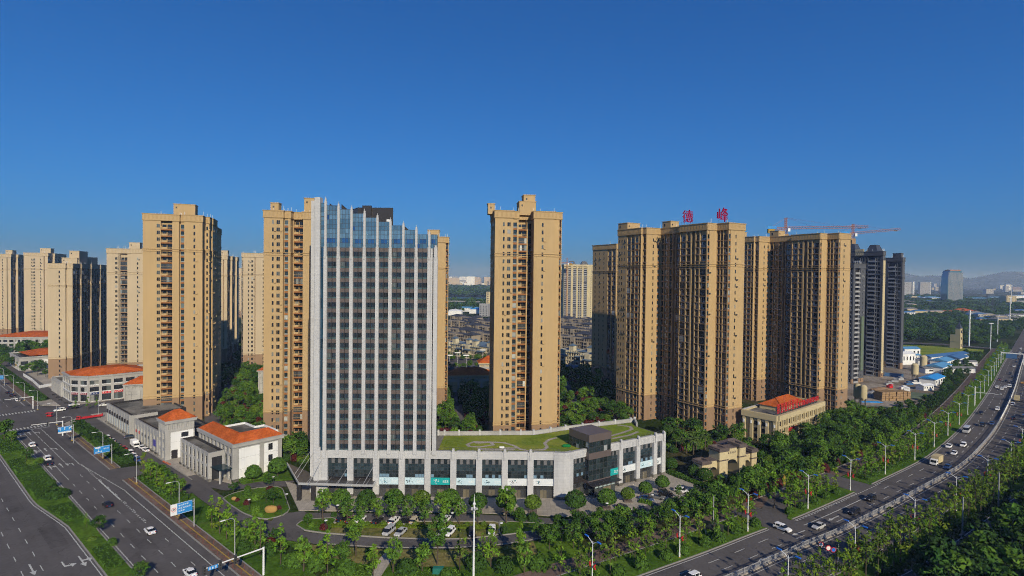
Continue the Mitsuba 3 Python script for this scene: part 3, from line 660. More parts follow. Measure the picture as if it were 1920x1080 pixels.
for x in (-62.8, -58.5): mb.fb(front, x - .6, x + .6, 2.2, 3.2, 0, cz - .6)
put('canopy_column', mb, 'm_dark', EC)
# bits on the roof lawn
put('roof_sign', MB().fb(Fr(at(941, 842, RZ), (1, 0.02)), -.75, .75, -.1, .1, RZ + .3, RZ + .85), 'm_wpaint', PD)
# a heap of green netting by the glass block
g0 = at(1062, 838, RZ); v = trimesh.creation.icosphere(2, 1.0); vv = v.vertices * np.array([1.5, .6, .55]); vv = vv + .25 * (meshkit.noise(vv * 2.2 + 5) - .5)[:, None]
mdiff('m_net', (0.015, 0.17, 0.05))
put('net_heap', MB().add(vv + np.array([g0[0], g0[1], RZ + .35]), v.faces), 'm_net', label='heap of dark green netting on the roof lawn beside the dark glass block', cat='netting', smooth=40)
# ---------------- the residential towers ----------------
def tower(base, label, P, th, moves, H, wall='m_ochre', trim='m_trim', base_h=10.0, belts=(), boxes=(), fh=3.0, group=None, seed=0, depth=14, parts=False, dent=False, detail=1, cat='apartment building', slab=None, floors=None):
    """moves: (direction, length, features) from left to right round the side one sees. F right, f left, S back, s forward, in the tower's own turn th."""
    r = random.Random(seed); K = thing(base, label, cat, group)
    t = math.radians(th); dF = np.array([math.cos(t), math.sin(t)]); dS = np.array([-math.sin(t), math.cos(t)])
    dirs = {'F': dF, 'f': -dF, 'S': dS, 's': -dS}
    P = np.array(P, float); pts = [P.copy()]; edges = []
    for d, L, ft in moves:
        q = P + dirs[d] * L; edges.append((P.copy(), q.copy(), ft)); pts.append(q.copy()); P = q
    loc = lambda p: np.array([(p - pts[0]) @ dF, (p - pts[0]) @ dS])
    ys = max(loc(p)[1] for p in pts) + depth; l0, l1 = loc(pts[0]), loc(pts[-1])
    hid = [pts[0] + dF * l1[0] + dS * ys, pts[0] + dF * l0[0] + dS * ys]
    ring = pts + hid
    for a, b in zip([pts[-1], hid[0], hid[1]], [hid[0], hid[1], pts[0]]):
        if np.hypot(*(b - a)) > .3: edges.append((a, b, 'back'))
    wm, bm, win, bal, tr, rail, rust, dark = (MB() for _ in range(8)); balp = []
    nfl = floors or int((H - 3.2) / fh)
    def wallq(fr, u0, u1, n):
        if u1 - u0 < 1e-3: return
        bm.fq(fr, u0, u1, n, 0, base_h); wm.fq(fr, u0, u1, n, base_h, H - 1.0)
    for a, b, ft in edges:
        fr = Fr.ab(a, b); L = float(np.hypot(*(b - a)))
        if ft == 'back': ft = [('n', L * q, 0) for q in (.2, .5, .8)] if detail else []
        u = 0.0
        solid = []
        for f in sorted(ft, key=lambda f: f[1]):
            k = f[0]
            if k in 'nw': solid.append(f); continue
            u0, u1 = f[1], f[2]; wallq(fr, u, u0, 0); u = u1; w = u1 - u0
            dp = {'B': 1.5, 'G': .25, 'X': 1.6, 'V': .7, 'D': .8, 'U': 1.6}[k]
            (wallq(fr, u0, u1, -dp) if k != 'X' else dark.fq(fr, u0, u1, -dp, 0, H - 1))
            for uu in (u0, u1):
                pa, pb = fr.p(uu, 0), fr.p(uu, -dp); wm.quad([*pa, 0], [*pb, 0], [*pb, H - 1], [*pa, H - 1])
            if k == 'X': continue
            for i in range(nfl):
                z = i * fh + .0
                if k == 'B':
                    enclosed = r.random() < .2
                    m = MB() if parts else bal
                    m.fb(fr, u0, u1, -dp, .12, z - .12, z + .48)
                    if not enclosed:
                        rail.fb(fr, u0 + .1, u0 + w * .5, -.12, -.02, z + .48, z + 1.3); rail.fb(fr, u0 + w * .5, u1, -.10, -.04, z + 1.15, z + 1.25)
                        for q in range(int(w / .5)): rail.fb(fr, u0 + w * .5 + q * .25, u0 + w * .5 + q * .25 + .04, -.09, -.05, z + .48, z + 1.2)
                        win.fq(fr, u0 + .25, u0 + w * .45, -dp + .04, z + .6, z + 2.5, grey_glass(r) * .8); win.fq(fr, u0 + w * .52, u1 - .2, -dp + .05, z + .5, z + 2.6, np.array([.02, .018, .018]))
                    else:
                        for q in range(4): win.fq(fr, u0 + w * q / 4 + .03, u0 + w * (q + 1) / 4 - .03, -.1, z + .5, z + 2.7, grey_glass(r) * 1.5 + .02)
                        rail.fb(fr, u0, u1, -.1, -.04, z + 1.3, z + 1.38)
                    if parts: balp.append(m)
                elif k == 'G':
                    win.fq(fr, u0 + .08, u1 - .08, -dp + .05, z + 1.15, z + 2.75, grey_glass(r) * 1.1 + np.array([.0, .008, .012])); win.fq(fr, u0 + .08, u1 - .08, -dp + .06, z + .65, z + 1.12, np.array([.25, .3, .31]) * r.uniform(.5, 1.1))
                    rust.fb(fr, u0, u1, -dp, -.02, z - .25, z + .62)
                elif k == 'V':
                    bal.fb(fr, u0, u1, -dp, -.05 if dent else .05, z - .14, z + .16); rail.fb(fr, u0, u1, -.12, -.06, z + 1.0, z + 1.1)
                    win.fq(fr, u0 + .1, u1 - .1, -dp + .05, z + .3, z + 2.6, np.array([.018, .02, .024]) * r.uniform(.7, 1.5))
                    if r.random() < .8:
                        wq = w * r.uniform(.15, .3); q0 = u0 + w * .12
                        win.fq(fr, q0, q0 + wq, -dp + .09, z + .4, z + 2.5, np.array([.42, .43, .42]) * r.uniform(.5, 1.15))
                        if r.random() < .6: win.fq(fr, q0 + w * .3, q0 + w * .6, -dp + .09, z + .35, z + r.uniform(.7, 1.2), np.array([.4, .4, .42]))
                    else: win.fq(fr, u0 + .1, u1 - .1, -.15, z + .3, z + 2.6, grey_glass(r) * 1.2)
                elif k == 'U':
                    bal.fb(fr, u0, u1, -dp, .1, z - .12, z + .12)
                    if r.random() < .94: bal.fb(fr, u0 + .15, u0 + w * .78, .0, .22, z + .12, z + 1.15)
                    dark.fq(fr, u0, u1, -dp + .04, z + .12, z + 2.88); rail.fb(fr, u0 + w * .82, u1, -.3, .0, z + .12, z + .8); rail.fb(fr, u0 + w * .82, u0 + w * .86, -.3, .05, z + .8, z + 2.8)  # near-black sheet on the back wall paints the shade of an open floor
                elif k == 'D':
                    bal.fb(fr, u0, u1, -dp, .05, z - .1, z + .25)
                    win.fq(fr, u0 + .08, u1 - .08, -dp + .05, z + .5, z + 2.75, grey_glass(r) * .7)
        wallq(fr, u, L, 0)
        for f in solid:
            hw = .34 if f[0] == 'n' else (f[2] / 2 if f[2] else .7)
            for i in range(nfl):
                z = i * fh + 1.0
                win.fq(fr, f[1] - hw, f[1] + hw, .015, z, z + 1.55, grey_glass(r) * (.8 if r.random() < .85 else 1.2))
                tr.fb(fr, f[1] - hw - .08, f[1] + hw + .08, 0, .07, z - .08, z)
                if r.random() < .16: rail.fb(fr, f[1] + hw + .15, f[1] + hw + .95, .02, .4, z - .1, z + .5)
                if f[0] == 'w': tr.fb(fr, f[1] - .03, f[1] + .03, 0, .05, z, z + 1.55)
        if L > .6:
            for z in list(belts) + [base_h]:
                tr.fb(fr, -.2, L + .2, -.1, .22, z - .18, z + .05); tr.fb(fr, -.25, L + .25, -.1, .3, z + .75, z + 1.0) if z != base_h else tr.fb(fr, -.2, L + .2, -.1, .16, z + .8, z + 1.0)
            e = .24
            wm.fb(fr, -e, L + e, -.4, .24, H - 2.9, H - .35); tr.fb(fr, -.45, L + .45, -.45, .45, H - .35, H); tr.fb(fr, -.35, L + .35, -.3, .34, H - 3.1, H - 2.75)
            n = int(L / (.85 if dent else 1.5))
            for i in range(n): tr.fb(fr, L * (i + .3) / n, L * (i + .7) / n, .24, .3, H - 2.4, H - .75)
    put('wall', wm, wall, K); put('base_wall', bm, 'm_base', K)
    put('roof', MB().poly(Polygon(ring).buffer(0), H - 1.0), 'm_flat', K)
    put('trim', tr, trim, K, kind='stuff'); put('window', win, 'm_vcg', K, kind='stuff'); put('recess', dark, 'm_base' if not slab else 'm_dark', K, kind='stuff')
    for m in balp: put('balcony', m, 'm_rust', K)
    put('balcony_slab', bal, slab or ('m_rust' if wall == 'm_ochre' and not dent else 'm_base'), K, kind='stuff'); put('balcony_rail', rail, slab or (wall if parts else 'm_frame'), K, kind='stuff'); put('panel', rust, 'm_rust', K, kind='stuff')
    fr = Fr(pts[0], dF)
    for x0, x1, y0, y1, z1 in boxes:
        mb = MB().fb(fr, x0, x1, -y1, -y0, H - 1.2, z1 - .3).fb(fr, x0 - .2, x1 + .2, -y1 - .2, -y0 + .2, z1 - .3, z1)
        kk = put('roof_room', mb, wall, K); 
        put('window', MB().fb(fr, x0 + .9, x0 + 1.5, -y0, -y0 + .03, z1 - 2.2, z1 - 1.4).fb(fr, x0 - .03, x0, -y1 + 1, -y1 + 2, z1 - 2.6, z1 - 1.2), 'm_dark', kk, kind='stuff')
    mb = MB()
    for q in range(9):
        a, b, _ = edges[q % max(1, len(moves))]; p = a + (b - a) * r.random(); mb.box(p[0] - .05, p[0] + .05, p[1] + .3, p[1] + .4, H, H + r.uniform(.8, 2.0))
    put('roof_mast', mb, 'm_wpaint', K, kind='stuff')
    return K, pts

# centre tower
tower('apartment_tower', 'ochre apartment tower standing alone behind the podium roof lawn, dark notch down its front', (-7.25, 231.5), 7,
      [('s', 1, []), ('F', 7.44, [('n', 3.6, 0), ('w', 5.7, 1.3)]), ('S', 2, []), ('F', 2.47, [('G', .1, 1.8)]), ('S', 4.5, []), ('F', 6.05, [('B', .2, 4.0), ('D', 4.5, 6.0)]), ('s', 6.5, [('D', 1.0, 3.4)]), ('F', 8.56, [('n', 3.6, 0)]), ('S', 2, []), ('F', 3.4, [('B', 2.4, 3.1)])],
      94.4, base_h=7.0, belts=(76.0,), boxes=((10.5, 17.5, 4, 12, 99.0), (12.6, 17.5, 6, 12, 102.0), (-2.6, 0.2, 3, 7, 97.6)), seed=1, parts=True)
# left of the office tower
tower('apartment_tower', 'ochre apartment tower with rust balconies, touching the left edge of the white office tower', (-101.3, 232), 6,
      [('F', 7.6, [('n', 3.6, 0), ('w', 5.7, 1.3)]), ('S', 1.5, []), ('F', 2.5, [('G', .1, 1.6)]), ('S', 4, []), ('F', 4.6, [('B', .3, 4.0)]), ('s', 2.5, [('D', .4, 2.0)]), ('F', 7.5, []), ('F', 8, [('n', 4, 0)])],
      93.6, base_h=11.0, belts=(75.5,), boxes=((2.0, 5.2, 2, 6, 97.0), (14.6, 20.2, 5, 11, 99.6)), seed=2, parts=True)
# tall one left of the street
tower('apartment_tower', 'tallest ochre apartment tower at the left, behind the low shops with the orange pyramid roof', (-164.8, 254), 20,
      [('F', 14.2, [('w', 6.0, 1.2), ('B', 7.0, 11.4)]), ('S', 1.6, []), ('F', 2.0, [('G', .3, 1.9)]), ('s', 1.6, [('D', .2, 1.4)]), ('F', 7.4, [('n', 4.1, 0)]), ('S', 6.5, []), ('F', 1.9, [('n', 1, 0)]), ('S', 6, []), ('F', .6, [])],
      94.2, base_h=11.0, belts=(77.5,), boxes=((11.2, 20.0, 4, 11, 99.5),), seed=3, parts=True)
tower('apartment_tower', 'dark sided rear block of the tallest left tower, a sliver seen past its right edge', (-168.0, 285.5), 20,
      [('F', 14.5, [('n', 12, 0)]), ('S', 10, [('V', 1, 4), ('V', 5.5, 9)]), ('F', 1.2, []), ('S', 9, [('V', 1, 4)])], 92.5, base_h=11, belts=(76,), seed=4)
# behind the office tower on its right
tower('apartment_tower', 'ochre apartment tower showing only as a strip right of the white office tower', (-59.7, 290), 6,
      [('F', 21.4, [('n', 4, 0), ('B', 8, 12), ('n', 17, 0)]), ('F', 4.0, []), ('S', 1.0, []), ('F', 1.6, [('B', .3, 1.3)])], 87.8, base_h=10, belts=(71,), boxes=((16.2, 22.3, 1.5, 8, 91.4),), seed=5)
# the pale towers far on the left
GL = 'pale towers on the left'
far_l = dict(wall='m_beige', trim='m_trimb')
tower('apartment_tower', 'pale apartment tower with one balcony column, just left of the tallest left tower', (-257.9, 362), 20, [('F', 5.9, [('w', 5.2, 1.2)]), ('F', 1.2, [('X', .6, 1.0)]), ('F', 4.4, [('B', .3, 4.1)]), ('F', .4, []), ('F', 9.6, [('n', 5, 0)]), ('S', 12, [('V', 2, 5)])],
      83.2, belts=(67,), boxes=((11.5, 17.5, 3, 9, 87.5),), seed=6, **far_l)
KL, _ = tower('apartment_tower', 'pale stepped apartment slab with a long dark balcony side, above the curved orange-roofed shops', (-293.7, 360), 20,
      [('F', 9.2, [('n', 6, 0)]), ('S', 1.5, []), ('F', .7, []), ('F', 2.6, []), ('S', 13, [('V', 1, 5), ('V', 6.5, 11.5)]), ('F', .7, []), ('S', 16.5, [('V', 1, 5), ('V', 6, 10), ('V', 11, 15.5)]), ('F', .7, []), ('S', 16.5, [('V', 1, 5), ('V', 6, 10), ('V', 11, 15.5)]), ('F', .7, []), ('S', 14, [('V', 1, 5), ('V', 7, 12)])],
      73.3, base_h=12.5, belts=(58.5,), boxes=((2.0, 10.5, 16, 30, 77.3), (5.5, 11.0, 18, 34, 82.0), (4, 11, 40, 54, 78.5)), seed=7, depth=2, **far_l)
tower('apartment_tower', 'pale apartment tower, second from the left edge, with a dark stepped right side', (-463.3, 540), 20, [('F', 15.4, [('n', 6.2, 0), ('w', 8.1, 1.3), ('n', 13, 0)]), ('F', .9, [('X', .1, .8)]), ('F', 2.5, []), ('S', 10, [('V', 1, 4), ('V', 5, 9)]), ('F', 2, []), ('S', 14, [('V', 1, 5), ('V', 7, 12)])],
      86.2, belts=(70,), boxes=((10.5, 19, 6, 14, 91),), seed=8, **far_l)
tower('apartment_tower', 'pale apartment tower cut off by the left edge of the view', (-526.5, 570), 20, [('F', 16.3, [('n', 12.9, 0)]), ('F', .8, [('X', .1, .7)]), ('F', 2.7, []), ('S', 10, [('V', 1, 4), ('V', 5, 9)]), ('F', 2, []), ('S', 14, [('V', 1, 5), ('V', 7, 12)])],
      85.8, belts=(69,), boxes=((13.5, 19, 5, 14, 90),), seed=9, **far_l)
tower('apartment_tower', 'narrow pale apartment tower with a dark stepped side, right of the tallest left tower', (-224.3, 425), 20, [('F', 7.5, [('n', 3.9, 0)]), ('F', .6, [('X', .05, .55)]), ('F', 2.3, []), ('S', 16, [('V', 1, 5), ('V', 6, 10), ('V', 11, 15)]), ('F', 1.6, []), ('S', 18, [('V', 1, 5), ('V', 7, 12)]), ('F', 1.6, []), ('S', 12, [('V', 1, 5)])],
      81.6, base_h=11.5, belts=(66,), boxes=((5.3, 10.3, 4, 12, 85.6),), seed=10, depth=2, **far_l)
tower('apartment_tower', 'pale apartment tower partly in shadow, between the two nearest towers left of the office tower', (-190.0, 400), 20, [('F', 1.0, [('V', .2, .9)]), ('F', 7.2, [('n', 3.4, 0), ('w', 5.7, 1.2)]), ('F', .7, [('X', .1, .6)]), ('F', 9.0, [('n', 5, 0)]), ('S', 14, [('V', 1, 4)])],
      82.7, base_h=11, belts=(67,), seed=11, **far_l)
tower('apartment_tower', 'far hazy pale tower seen in the gap left of the office tower', (-435, 900), 12, [('F', 11, [('n', 4, 0), ('V', 6, 9)]), ('S', 8, [])], 70, boxes=((1, 6, 2, 8, 78),), seed=12, **far_l)
tower('apartment_tower', 'farthest hazy pale tower seen in the gap left of the office tower', (-500, 1060), 12, [('F', 9, [('n', 4, 0)]), ('F', 9, [('V', 1, 3), ('V', 5, 8)]), ('S', 8, [])], 84, seed=13, **far_l)

# the sawtooth slabs on the right: two staggered units each
def sawtooth(name, label, C1, C1a, seed):
    dF = np.array([math.cos(math.radians(30)), math.sin(math.radians(30))]); dS = np.array([-dF[1], dF[0]])
    q = np.array(C1a) - dF * 1.1 + dS * (2.5 + 10.5)           # rear left end
    mv = [('s', 10.5, [('V', .8, 3.2), ('V', 3.8, 6.0), ('G', 6.6, 8.6), ('D', 9, 10.2)]), ('F', 1.1, []), ('s', 2.5, [('D', .3, 2.2)]), ('F', 9.1, [('n', 4.4, 0), ('G', 7.2, 8.4)]),
          ('s', 16.1, [('D', .4, 2.2), ('V', 2.5, 5.4), ('D', 5.8, 7.8), ('X', 8.1, 9.6), ('V', 10.0, 12.9), ('D', 13.2, 15.5)]), ('f', 4.0, [])]
    mv += [('s', 15.5, [('V', .2, 3.3), ('D', 4.0, 6.0), ('X', 6.8, 8.6), ('D', 9.2, 11.0), ('V', 11.6, 14.9)]), ('F', 6.0, [('n', 1.0, 0), ('G', .3, 1.4)]), ('s', 6.2, [('D', .3, 1.6), ('D', 2.0, 3.2), ('V', 3.6, 5.7)]), ('F', 10.3, [('G', .15, 1.35), ('n', 4.6, 0)])]
    return tower(name, label, q, 30, mv, 91.6, base_h=12.0, belts=(73.0,), boxes=((4.2, 12.5, 4.0, 11, 95.4), (13.6, 19.0, -16, -10.5, 95.2)), seed=seed, dent=True, depth=6)
KR2, _ = sawtooth('apartment_slab', 'stepped ochre apartment slab carrying the two big red roof characters', (91.9, 242.0), (63.3, 269.2), 21)
KR3, _ = sawtooth('apartment_slab', 'stepped ochre apartment slab at the far right, behind the cream hotel with red roof letters', (164.9, 287.6), (136.3, 314.8), 22)
tower('apartment_slab', 'ochre apartment slab end half hidden behind the slab with the red roof characters', (58.5, 352.5), 30, [('s', 9, [('V', 1, 4), ('V', 5, 8)]), ('F', 3.2, [('B', .8, 2.4)]), ('s', 2.5, []), ('F', 12, [('n', 5.2, 0)]), ('S', 8, [])], 88.4, base_h=12, belts=(71,), seed=23, dent=True)
# ---------------- low buildings, hotel, gate ----------------
def hip(mb, fr, u0, u1, v0, v1, z0, rise, over=.5, col=None, ridge=None):
    """A hipped roof over u0..u1 along the facade and v0..v1 behind it."""
    u0 -= over; u1 += over; v0 -= over; v1 += over; w, d = u1 - u0, v1 - v0
    if ridge: a, b = (ridge[0], ridge[1]), (ridge[2], ridge[3])
    elif w >= d: a, b = (u0 + d / 2, (v0 + v1) / 2), (u1 - d / 2, (v0 + v1) / 2)
    else: a, b = ((u0 + u1) / 2, v0 + w / 2), ((u0 + u1) / 2, v1 - w / 2)
    P = lambda u, v, z: [*fr.p(u, -v), z]
    c = [P(u0, v0, z0), P(u1, v0, z0), P(u1, v1, z0), P(u0, v1, z0), P(*a, z0 + rise), P(*b, z0 + rise)]
    if w >= d: F = [[0, 1, 5], [0, 5, 4], [1, 2, 5], [2, 3, 4], [2, 4, 5], [3, 0, 4]]
    else: F = [[0, 1, 4], [1, 2, 5], [1, 5, 4], [2, 3, 5], [3, 0, 4], [3, 4, 5]]
    mb.add(c, F, col)
    rb = MB(); return c
def ridge_line(K, c, mat='m_tile'):
    mb = MB()
    for i, j in ((4, 5), (0, 4), (1, 5 if np.hypot(*(np.array(c[1][:2]) - c[5][:2])) < np.hypot(*(np.array(c[1][:2]) - c[4][:2])) else 4), (2, 5)):
        p, q = np.array(c[i]), np.array(c[j])
        if np.linalg.norm(q - p) > .2: mb.tube([p + [0, 0, .08], q + [0, 0, .08]], .14, 5)
    put('ridge', mb, mat, K)
def facade(K, fr, u0, u1, z0, z1, bays, floors, pw=.8, wall='m_grey', n=0.0, glass=None, seed=0, sill=None, sep=True):
    """Stone piers with windows between: one window part for each bay and floor."""
    r = random.Random(seed); mb = MB(); w = (u1 - u0) / bays
    for i in range(bays + 1):
        x = u0 + w * i; mb.fb(fr, max(u0, x - pw / 2), min(u1, x + pw / 2), n - .6, n + .12, z0, z1)
    for a, b in floors:
        pass
    zs = [z0] + [q for f in floors for q in f] + [z1]
    for i in range(0, len(zs), 2):
        if zs[i + 1] - zs[i] > .05: mb.fb(fr, u0, u1, n - .6, n, zs[i], zs[i + 1])
    put('facade_wall', mb, wall, K)
    for i in range(bays):
        for a, b in floors:
            x0, x1 = u0 + w * i + pw / 2, u0 + w * (i + 1) - pw / 2
            g = MB().fq(fr, x0, (x0 + x1) / 2 - .04, n - .42, a, b, grey_glass(r)).fq(fr, (x0 + x1) / 2 + .04, x1, n - .42, a, b, grey_glass(r))
            k = put('window', g, 'm_vcg', K, kind='stuff' if False else None)
            f = MB().fb(fr, (x0 + x1) / 2 - .05, (x0 + x1) / 2 + .05, n - .45, n - .3, a, b).fb(fr, x0, x1, n - .45, n - .3, a + (b - a) * .6, a + (b - a) * .6 + .08)
            put('frame', f, 'm_frame', k)
            if sill: put('sill', MB().fb(fr, x0, x1, n - .3, n + .2, a - .3, a), sill, k)
def cornice(K, ring, z0, z1, over=.45, mat='m_grey'):
    mb = MB()
    for a, b in zip(ring, ring[1:] + ring[:1]):
        fr = Fr.ab(a, b); L = float(np.hypot(*(np.array(b) - a))); mb.fb(fr, -over, L + over, -.3, over, z0, z1); mb.fb(fr, -over - .15, L + over + .15, -.3, over + .15, z1 - .25, z1)
    put('cornice', mb, mat, K)
def block(K, pts, z0, z1, mat='m_grey', roof='m_flat', name='wall', par=.7):
    pg = Polygon(pts); put(name, MB().prism(pg, z0, z1), mat, K)
    inn = pg.buffer(-.35); put('parapet', MB().prism(pg.difference(inn), z1 - .02, z1 + par), mat, K); put('flat_roof', MB().poly(inn, z1 + .03), roof, K)
sf = lambda s, t: Fr(LR(s, t), E_)        # a facade to the avenue
ef = lambda s, t: Fr(LR(s, t), N_)        # an end facing along the avenue towards the camera

# --- white hall with L-shaped orange roof
K = thing('white_hall', 'white three storey hall with an L-shaped orange tile roof and a glass porch', 'commercial building')
block(K, [LR(-216.5, 78), LR(-188.2, 78), LR(-188.2, 93.6), LR(-197, 93.6), LR(-197, 97), LR(-208, 97), LR(-208, 93.6), LR(-216.5, 93.6)], 0, 11.0, 'm_white')
facade(K, sf(-216.5, 78), 0, 28.3, 8.7, 11.2, 9, [(8.9, 11.1)], pw=1.1, n=.5, seed=1)
facade(K, sf(-195.5, 78), 0, 7.2, 0, 8.7, 2, [(.4, 3.6), (4.8, 8.2)], pw=1.0, n=.5, seed=2)
fe = ef(-188.2, 77.6)
mb = MB().fb(fe, -.3, 1.7, -.5, .35, .9, 11).fb(fe, 8.6, 10.0, -.3, .28, .2, 11).fb(fe, 14.9, 16.2, -.5, .3, .2, 11).fb(fe, 1.7, 16, -.3, .25, 10.6, 11.2)
put('pilaster', mb, 'm_grey', K); put('plinth', MB().fb(fe, -.35, 1.75, -.6, .45, 0, .9).fb(fe, 1.7, 16.2, -.2, .12, 0, .35), 'm_flat', K)
mb = MB()
for z in (3.6, 7.2): mb.fb(fe, 1.7, 8.6, .0, .015, z, z + .06).fb(fe, 10, 14.9, 0, .015, z, z + .06)
put('wall_joint', mb, 'm_grey', K)
for u, z, w, h in ((11.6, 8.0, 1.5, 2.1), (11.6, 4.2, 1.5, 2.1)): put('window', MB().fq(fe, u, u + w, .03, z, z + h, (.02, .022, .026)), 'm_vcg', K); put('frame', MB().fb(fe, u - .1, u + w + .1, -.02, .06, z - .1, z).fb(fe, u + .7, u + .78, .03, .09, z, z + h), 'm_frame', K)
put('door', MB().fb(fe, 11.4, 12.9, 0, .06, .2, 2.2), 'm_dark', K); put('door_hood', MB().fb(fe, 11, 14, 0, 1.2, 2.5, 2.75), 'm_grey', K); put('vent', MB().fb(fe, 2.6, 3.2, 0, .05, .7, 1.0), 'm_dark', K)
ring = [LR(-217, 77.4), LR(-187.7, 77.4), LR(-187.7, 94), LR(-195.5, 94)]
mb = MB()
for a, b in zip(ring[:-1], ring[1:]):
    fr = Fr.ab(a, b); L = float(np.hypot(*(b - a))); mb.fb(fr, -.3, L + .3, -1.2, .35, 11.2, 12.1).fb(fr, -.45, L + .45, -1.3, .5, 12.1, 12.35)
put('cornice', mb, 'm_grey', K)
tp = lambda s, t, z: [*LR(s, t), z]
mb = MB(); a0 = tp(-216.8, 77.6, 12.3); a1 = tp(-187.9, 77.6, 12.3); a2 = tp(-187.9, 94, 12.3); a3 = tp(-195.2, 94, 12.3); a4 = tp(-195.2, 84.6, 12.3); a5 = tp(-216.8, 84.6, 12.3); r0 = tp(-213.2, 81.1, 14.6); r1 = tp(-191.5, 81.1, 14.6); r2 = tp(-191.5, 90.6, 14.6)
mb.add([a0, a1, a2, a3, a4, a5, r0, r1, r2], [[0, 1, 7], [0, 7, 6], [1, 2, 8], [1, 8, 7], [2, 3, 8], [3, 4, 7], [3, 7, 8], [4, 5, 6], [4, 6, 7], [5, 0, 6]])
rk = put('tile_roof', mb, 'm_tile', K)
mb = MB()
for p, q in ((r0, r1), (r1, r2), (a0, r0), (a1, r1), (a2, r2)): mb.tube([np.array(p) + [0, 0, .1], np.array(q) + [0, 0, .1]], .16, 5)
put('ridge', mb, 'm_tile', rk)
# its low wing and porch
block(K, [LR(-219.2, 72.8), LR(-194.6, 72.8), LR(-194.6, 77.4), LR(-219.2, 77.4)], 0.2, 8.3, 'm_dark', par=.9)
facade(K, sf(-219.2, 72.8), 0, 24.6, 0, 9.2, 7, [(.7, 4.6), (5.3, 8.0)], pw=1.5, n=.3, seed=3)
pl = MB()
for i in range(8): pl.fb(sf(-219.2, 72.8), 24.6 * i / 7 - .85, 24.6 * i / 7 + .85, -.3, .55, 0, .8)
put('plinth', pl, 'm_flat', K)
fw = ef(-194.6, 72.5)
put('facade_wall', MB().fb(fw, 0, 1.0, -.5, .15, 0, 9.2).fb(fw, 1.0, 5.0, -.5, .05, 7.6, 9.2).fb(fw, 4.2, 5.0, -.5, .05, 0, 9.2), 'm_grey', K)
g = MB()
for i in range(4):
    for z0, z1 in ((5.0, 7.6), (.2, 2.6), (2.6, 4.6)): g.fq(fw, 1 + i * .8, 1.76 + i * .8, .0, z0, z1, np.array([.03, .035, .04]) * r_.uniform(.6, 1.5))
put('window', g, 'm_vcg', K)
put('porch_canopy', MB().prism(Polygon([LR(-194.6, 73), LR(-188.6, 73.6), LR(-187.9, 77.4), LR(-194.6, 77.4)]), 4.55, 4.72, bottom=True), 'm_glassteal', K)
put('porch_column', MB().box(*(np.array([-.25, .25]) + LR(-189.6, 74.2)[0]), *(np.array([-.25, .25]) + LR(-189.6, 74.2)[1]), 0, 4.6), 'm_grey', K)

# --- the arcaded shops with pyramid-roofed pavilion
K = thing('corner_pavilion', 'square white pavilion with an orange pyramid roof at the end of the shop arcade', 'commercial building')
s0, s1, t0, t1 = -234.4, -227.3, 70.5, 79.6
block(K, [LR(s0, t0), LR(s1, t0), LR(s1, t1), LR(s0, t1)], 0, 13.2, 'm_grey', par=.01)
facade(K, sf(s0, t0), 0, 7.1, 0, 10.4, 2, [(.4, 3.2), (4.2, 6.4), (7.2, 9.6)], pw=1.2, n=.35, seed=4)
facade(K, sf(s0, t0), 0, 7.1, 10.4, 13.2, 6, [(11.1, 12.6)], pw=.6, n=.3, seed=5)
fe = ef(s1, t0)
put('white_panel', MB().fb(fe, 1.3, 8.9, 0, .1, .3, 9.9), 'm_white', K); put('corner_pier', MB().fb(fe, -.3, 1.2, -.3, .3, .2, 10.3).fb(fe, 0, 9.1, -.1, .3, 10.0, 10.5).fb(fe, 8.9, 9.3, 0, .25, 0, 10), 'm_grey', K)
put('window', MB().fq(fe, 4.8, 7.2, .13, 7.6, 9.3, (.02, .022, .027)), 'm_vcg', K); put('doorway', MB().fb(fe, 1.5, 3.6, .1, .14, .3, 3.4), 'm_dark', K); put('wall_joint', MB().fb(fe, 1.3, 8.9, .1, .115, 6.2, 6.27), 'm_grey', K); put('vent', MB().fb(fe, 5.0, 5.6, .1, .16, 1.2, 1.55), 'm_dark', K)
facade(K, fe, 0, 9.1, 10.5, 13.2, 6, [(11.1, 12.6)], pw=.75, n=.22, seed=6)
cornice(K, [LR(s0, t0), LR(s1, t0), LR(s1, t1), LR(s0, t1)], 13.2, 14.2, .8)
mb = MB(); c = hip(mb, sf(s0, t0), 0, 7.1, 0, 9.1, 14.2, 2.9, .55); rk = put('tile_roof', mb, 'm_tile', K); ridge_line(rk, c)

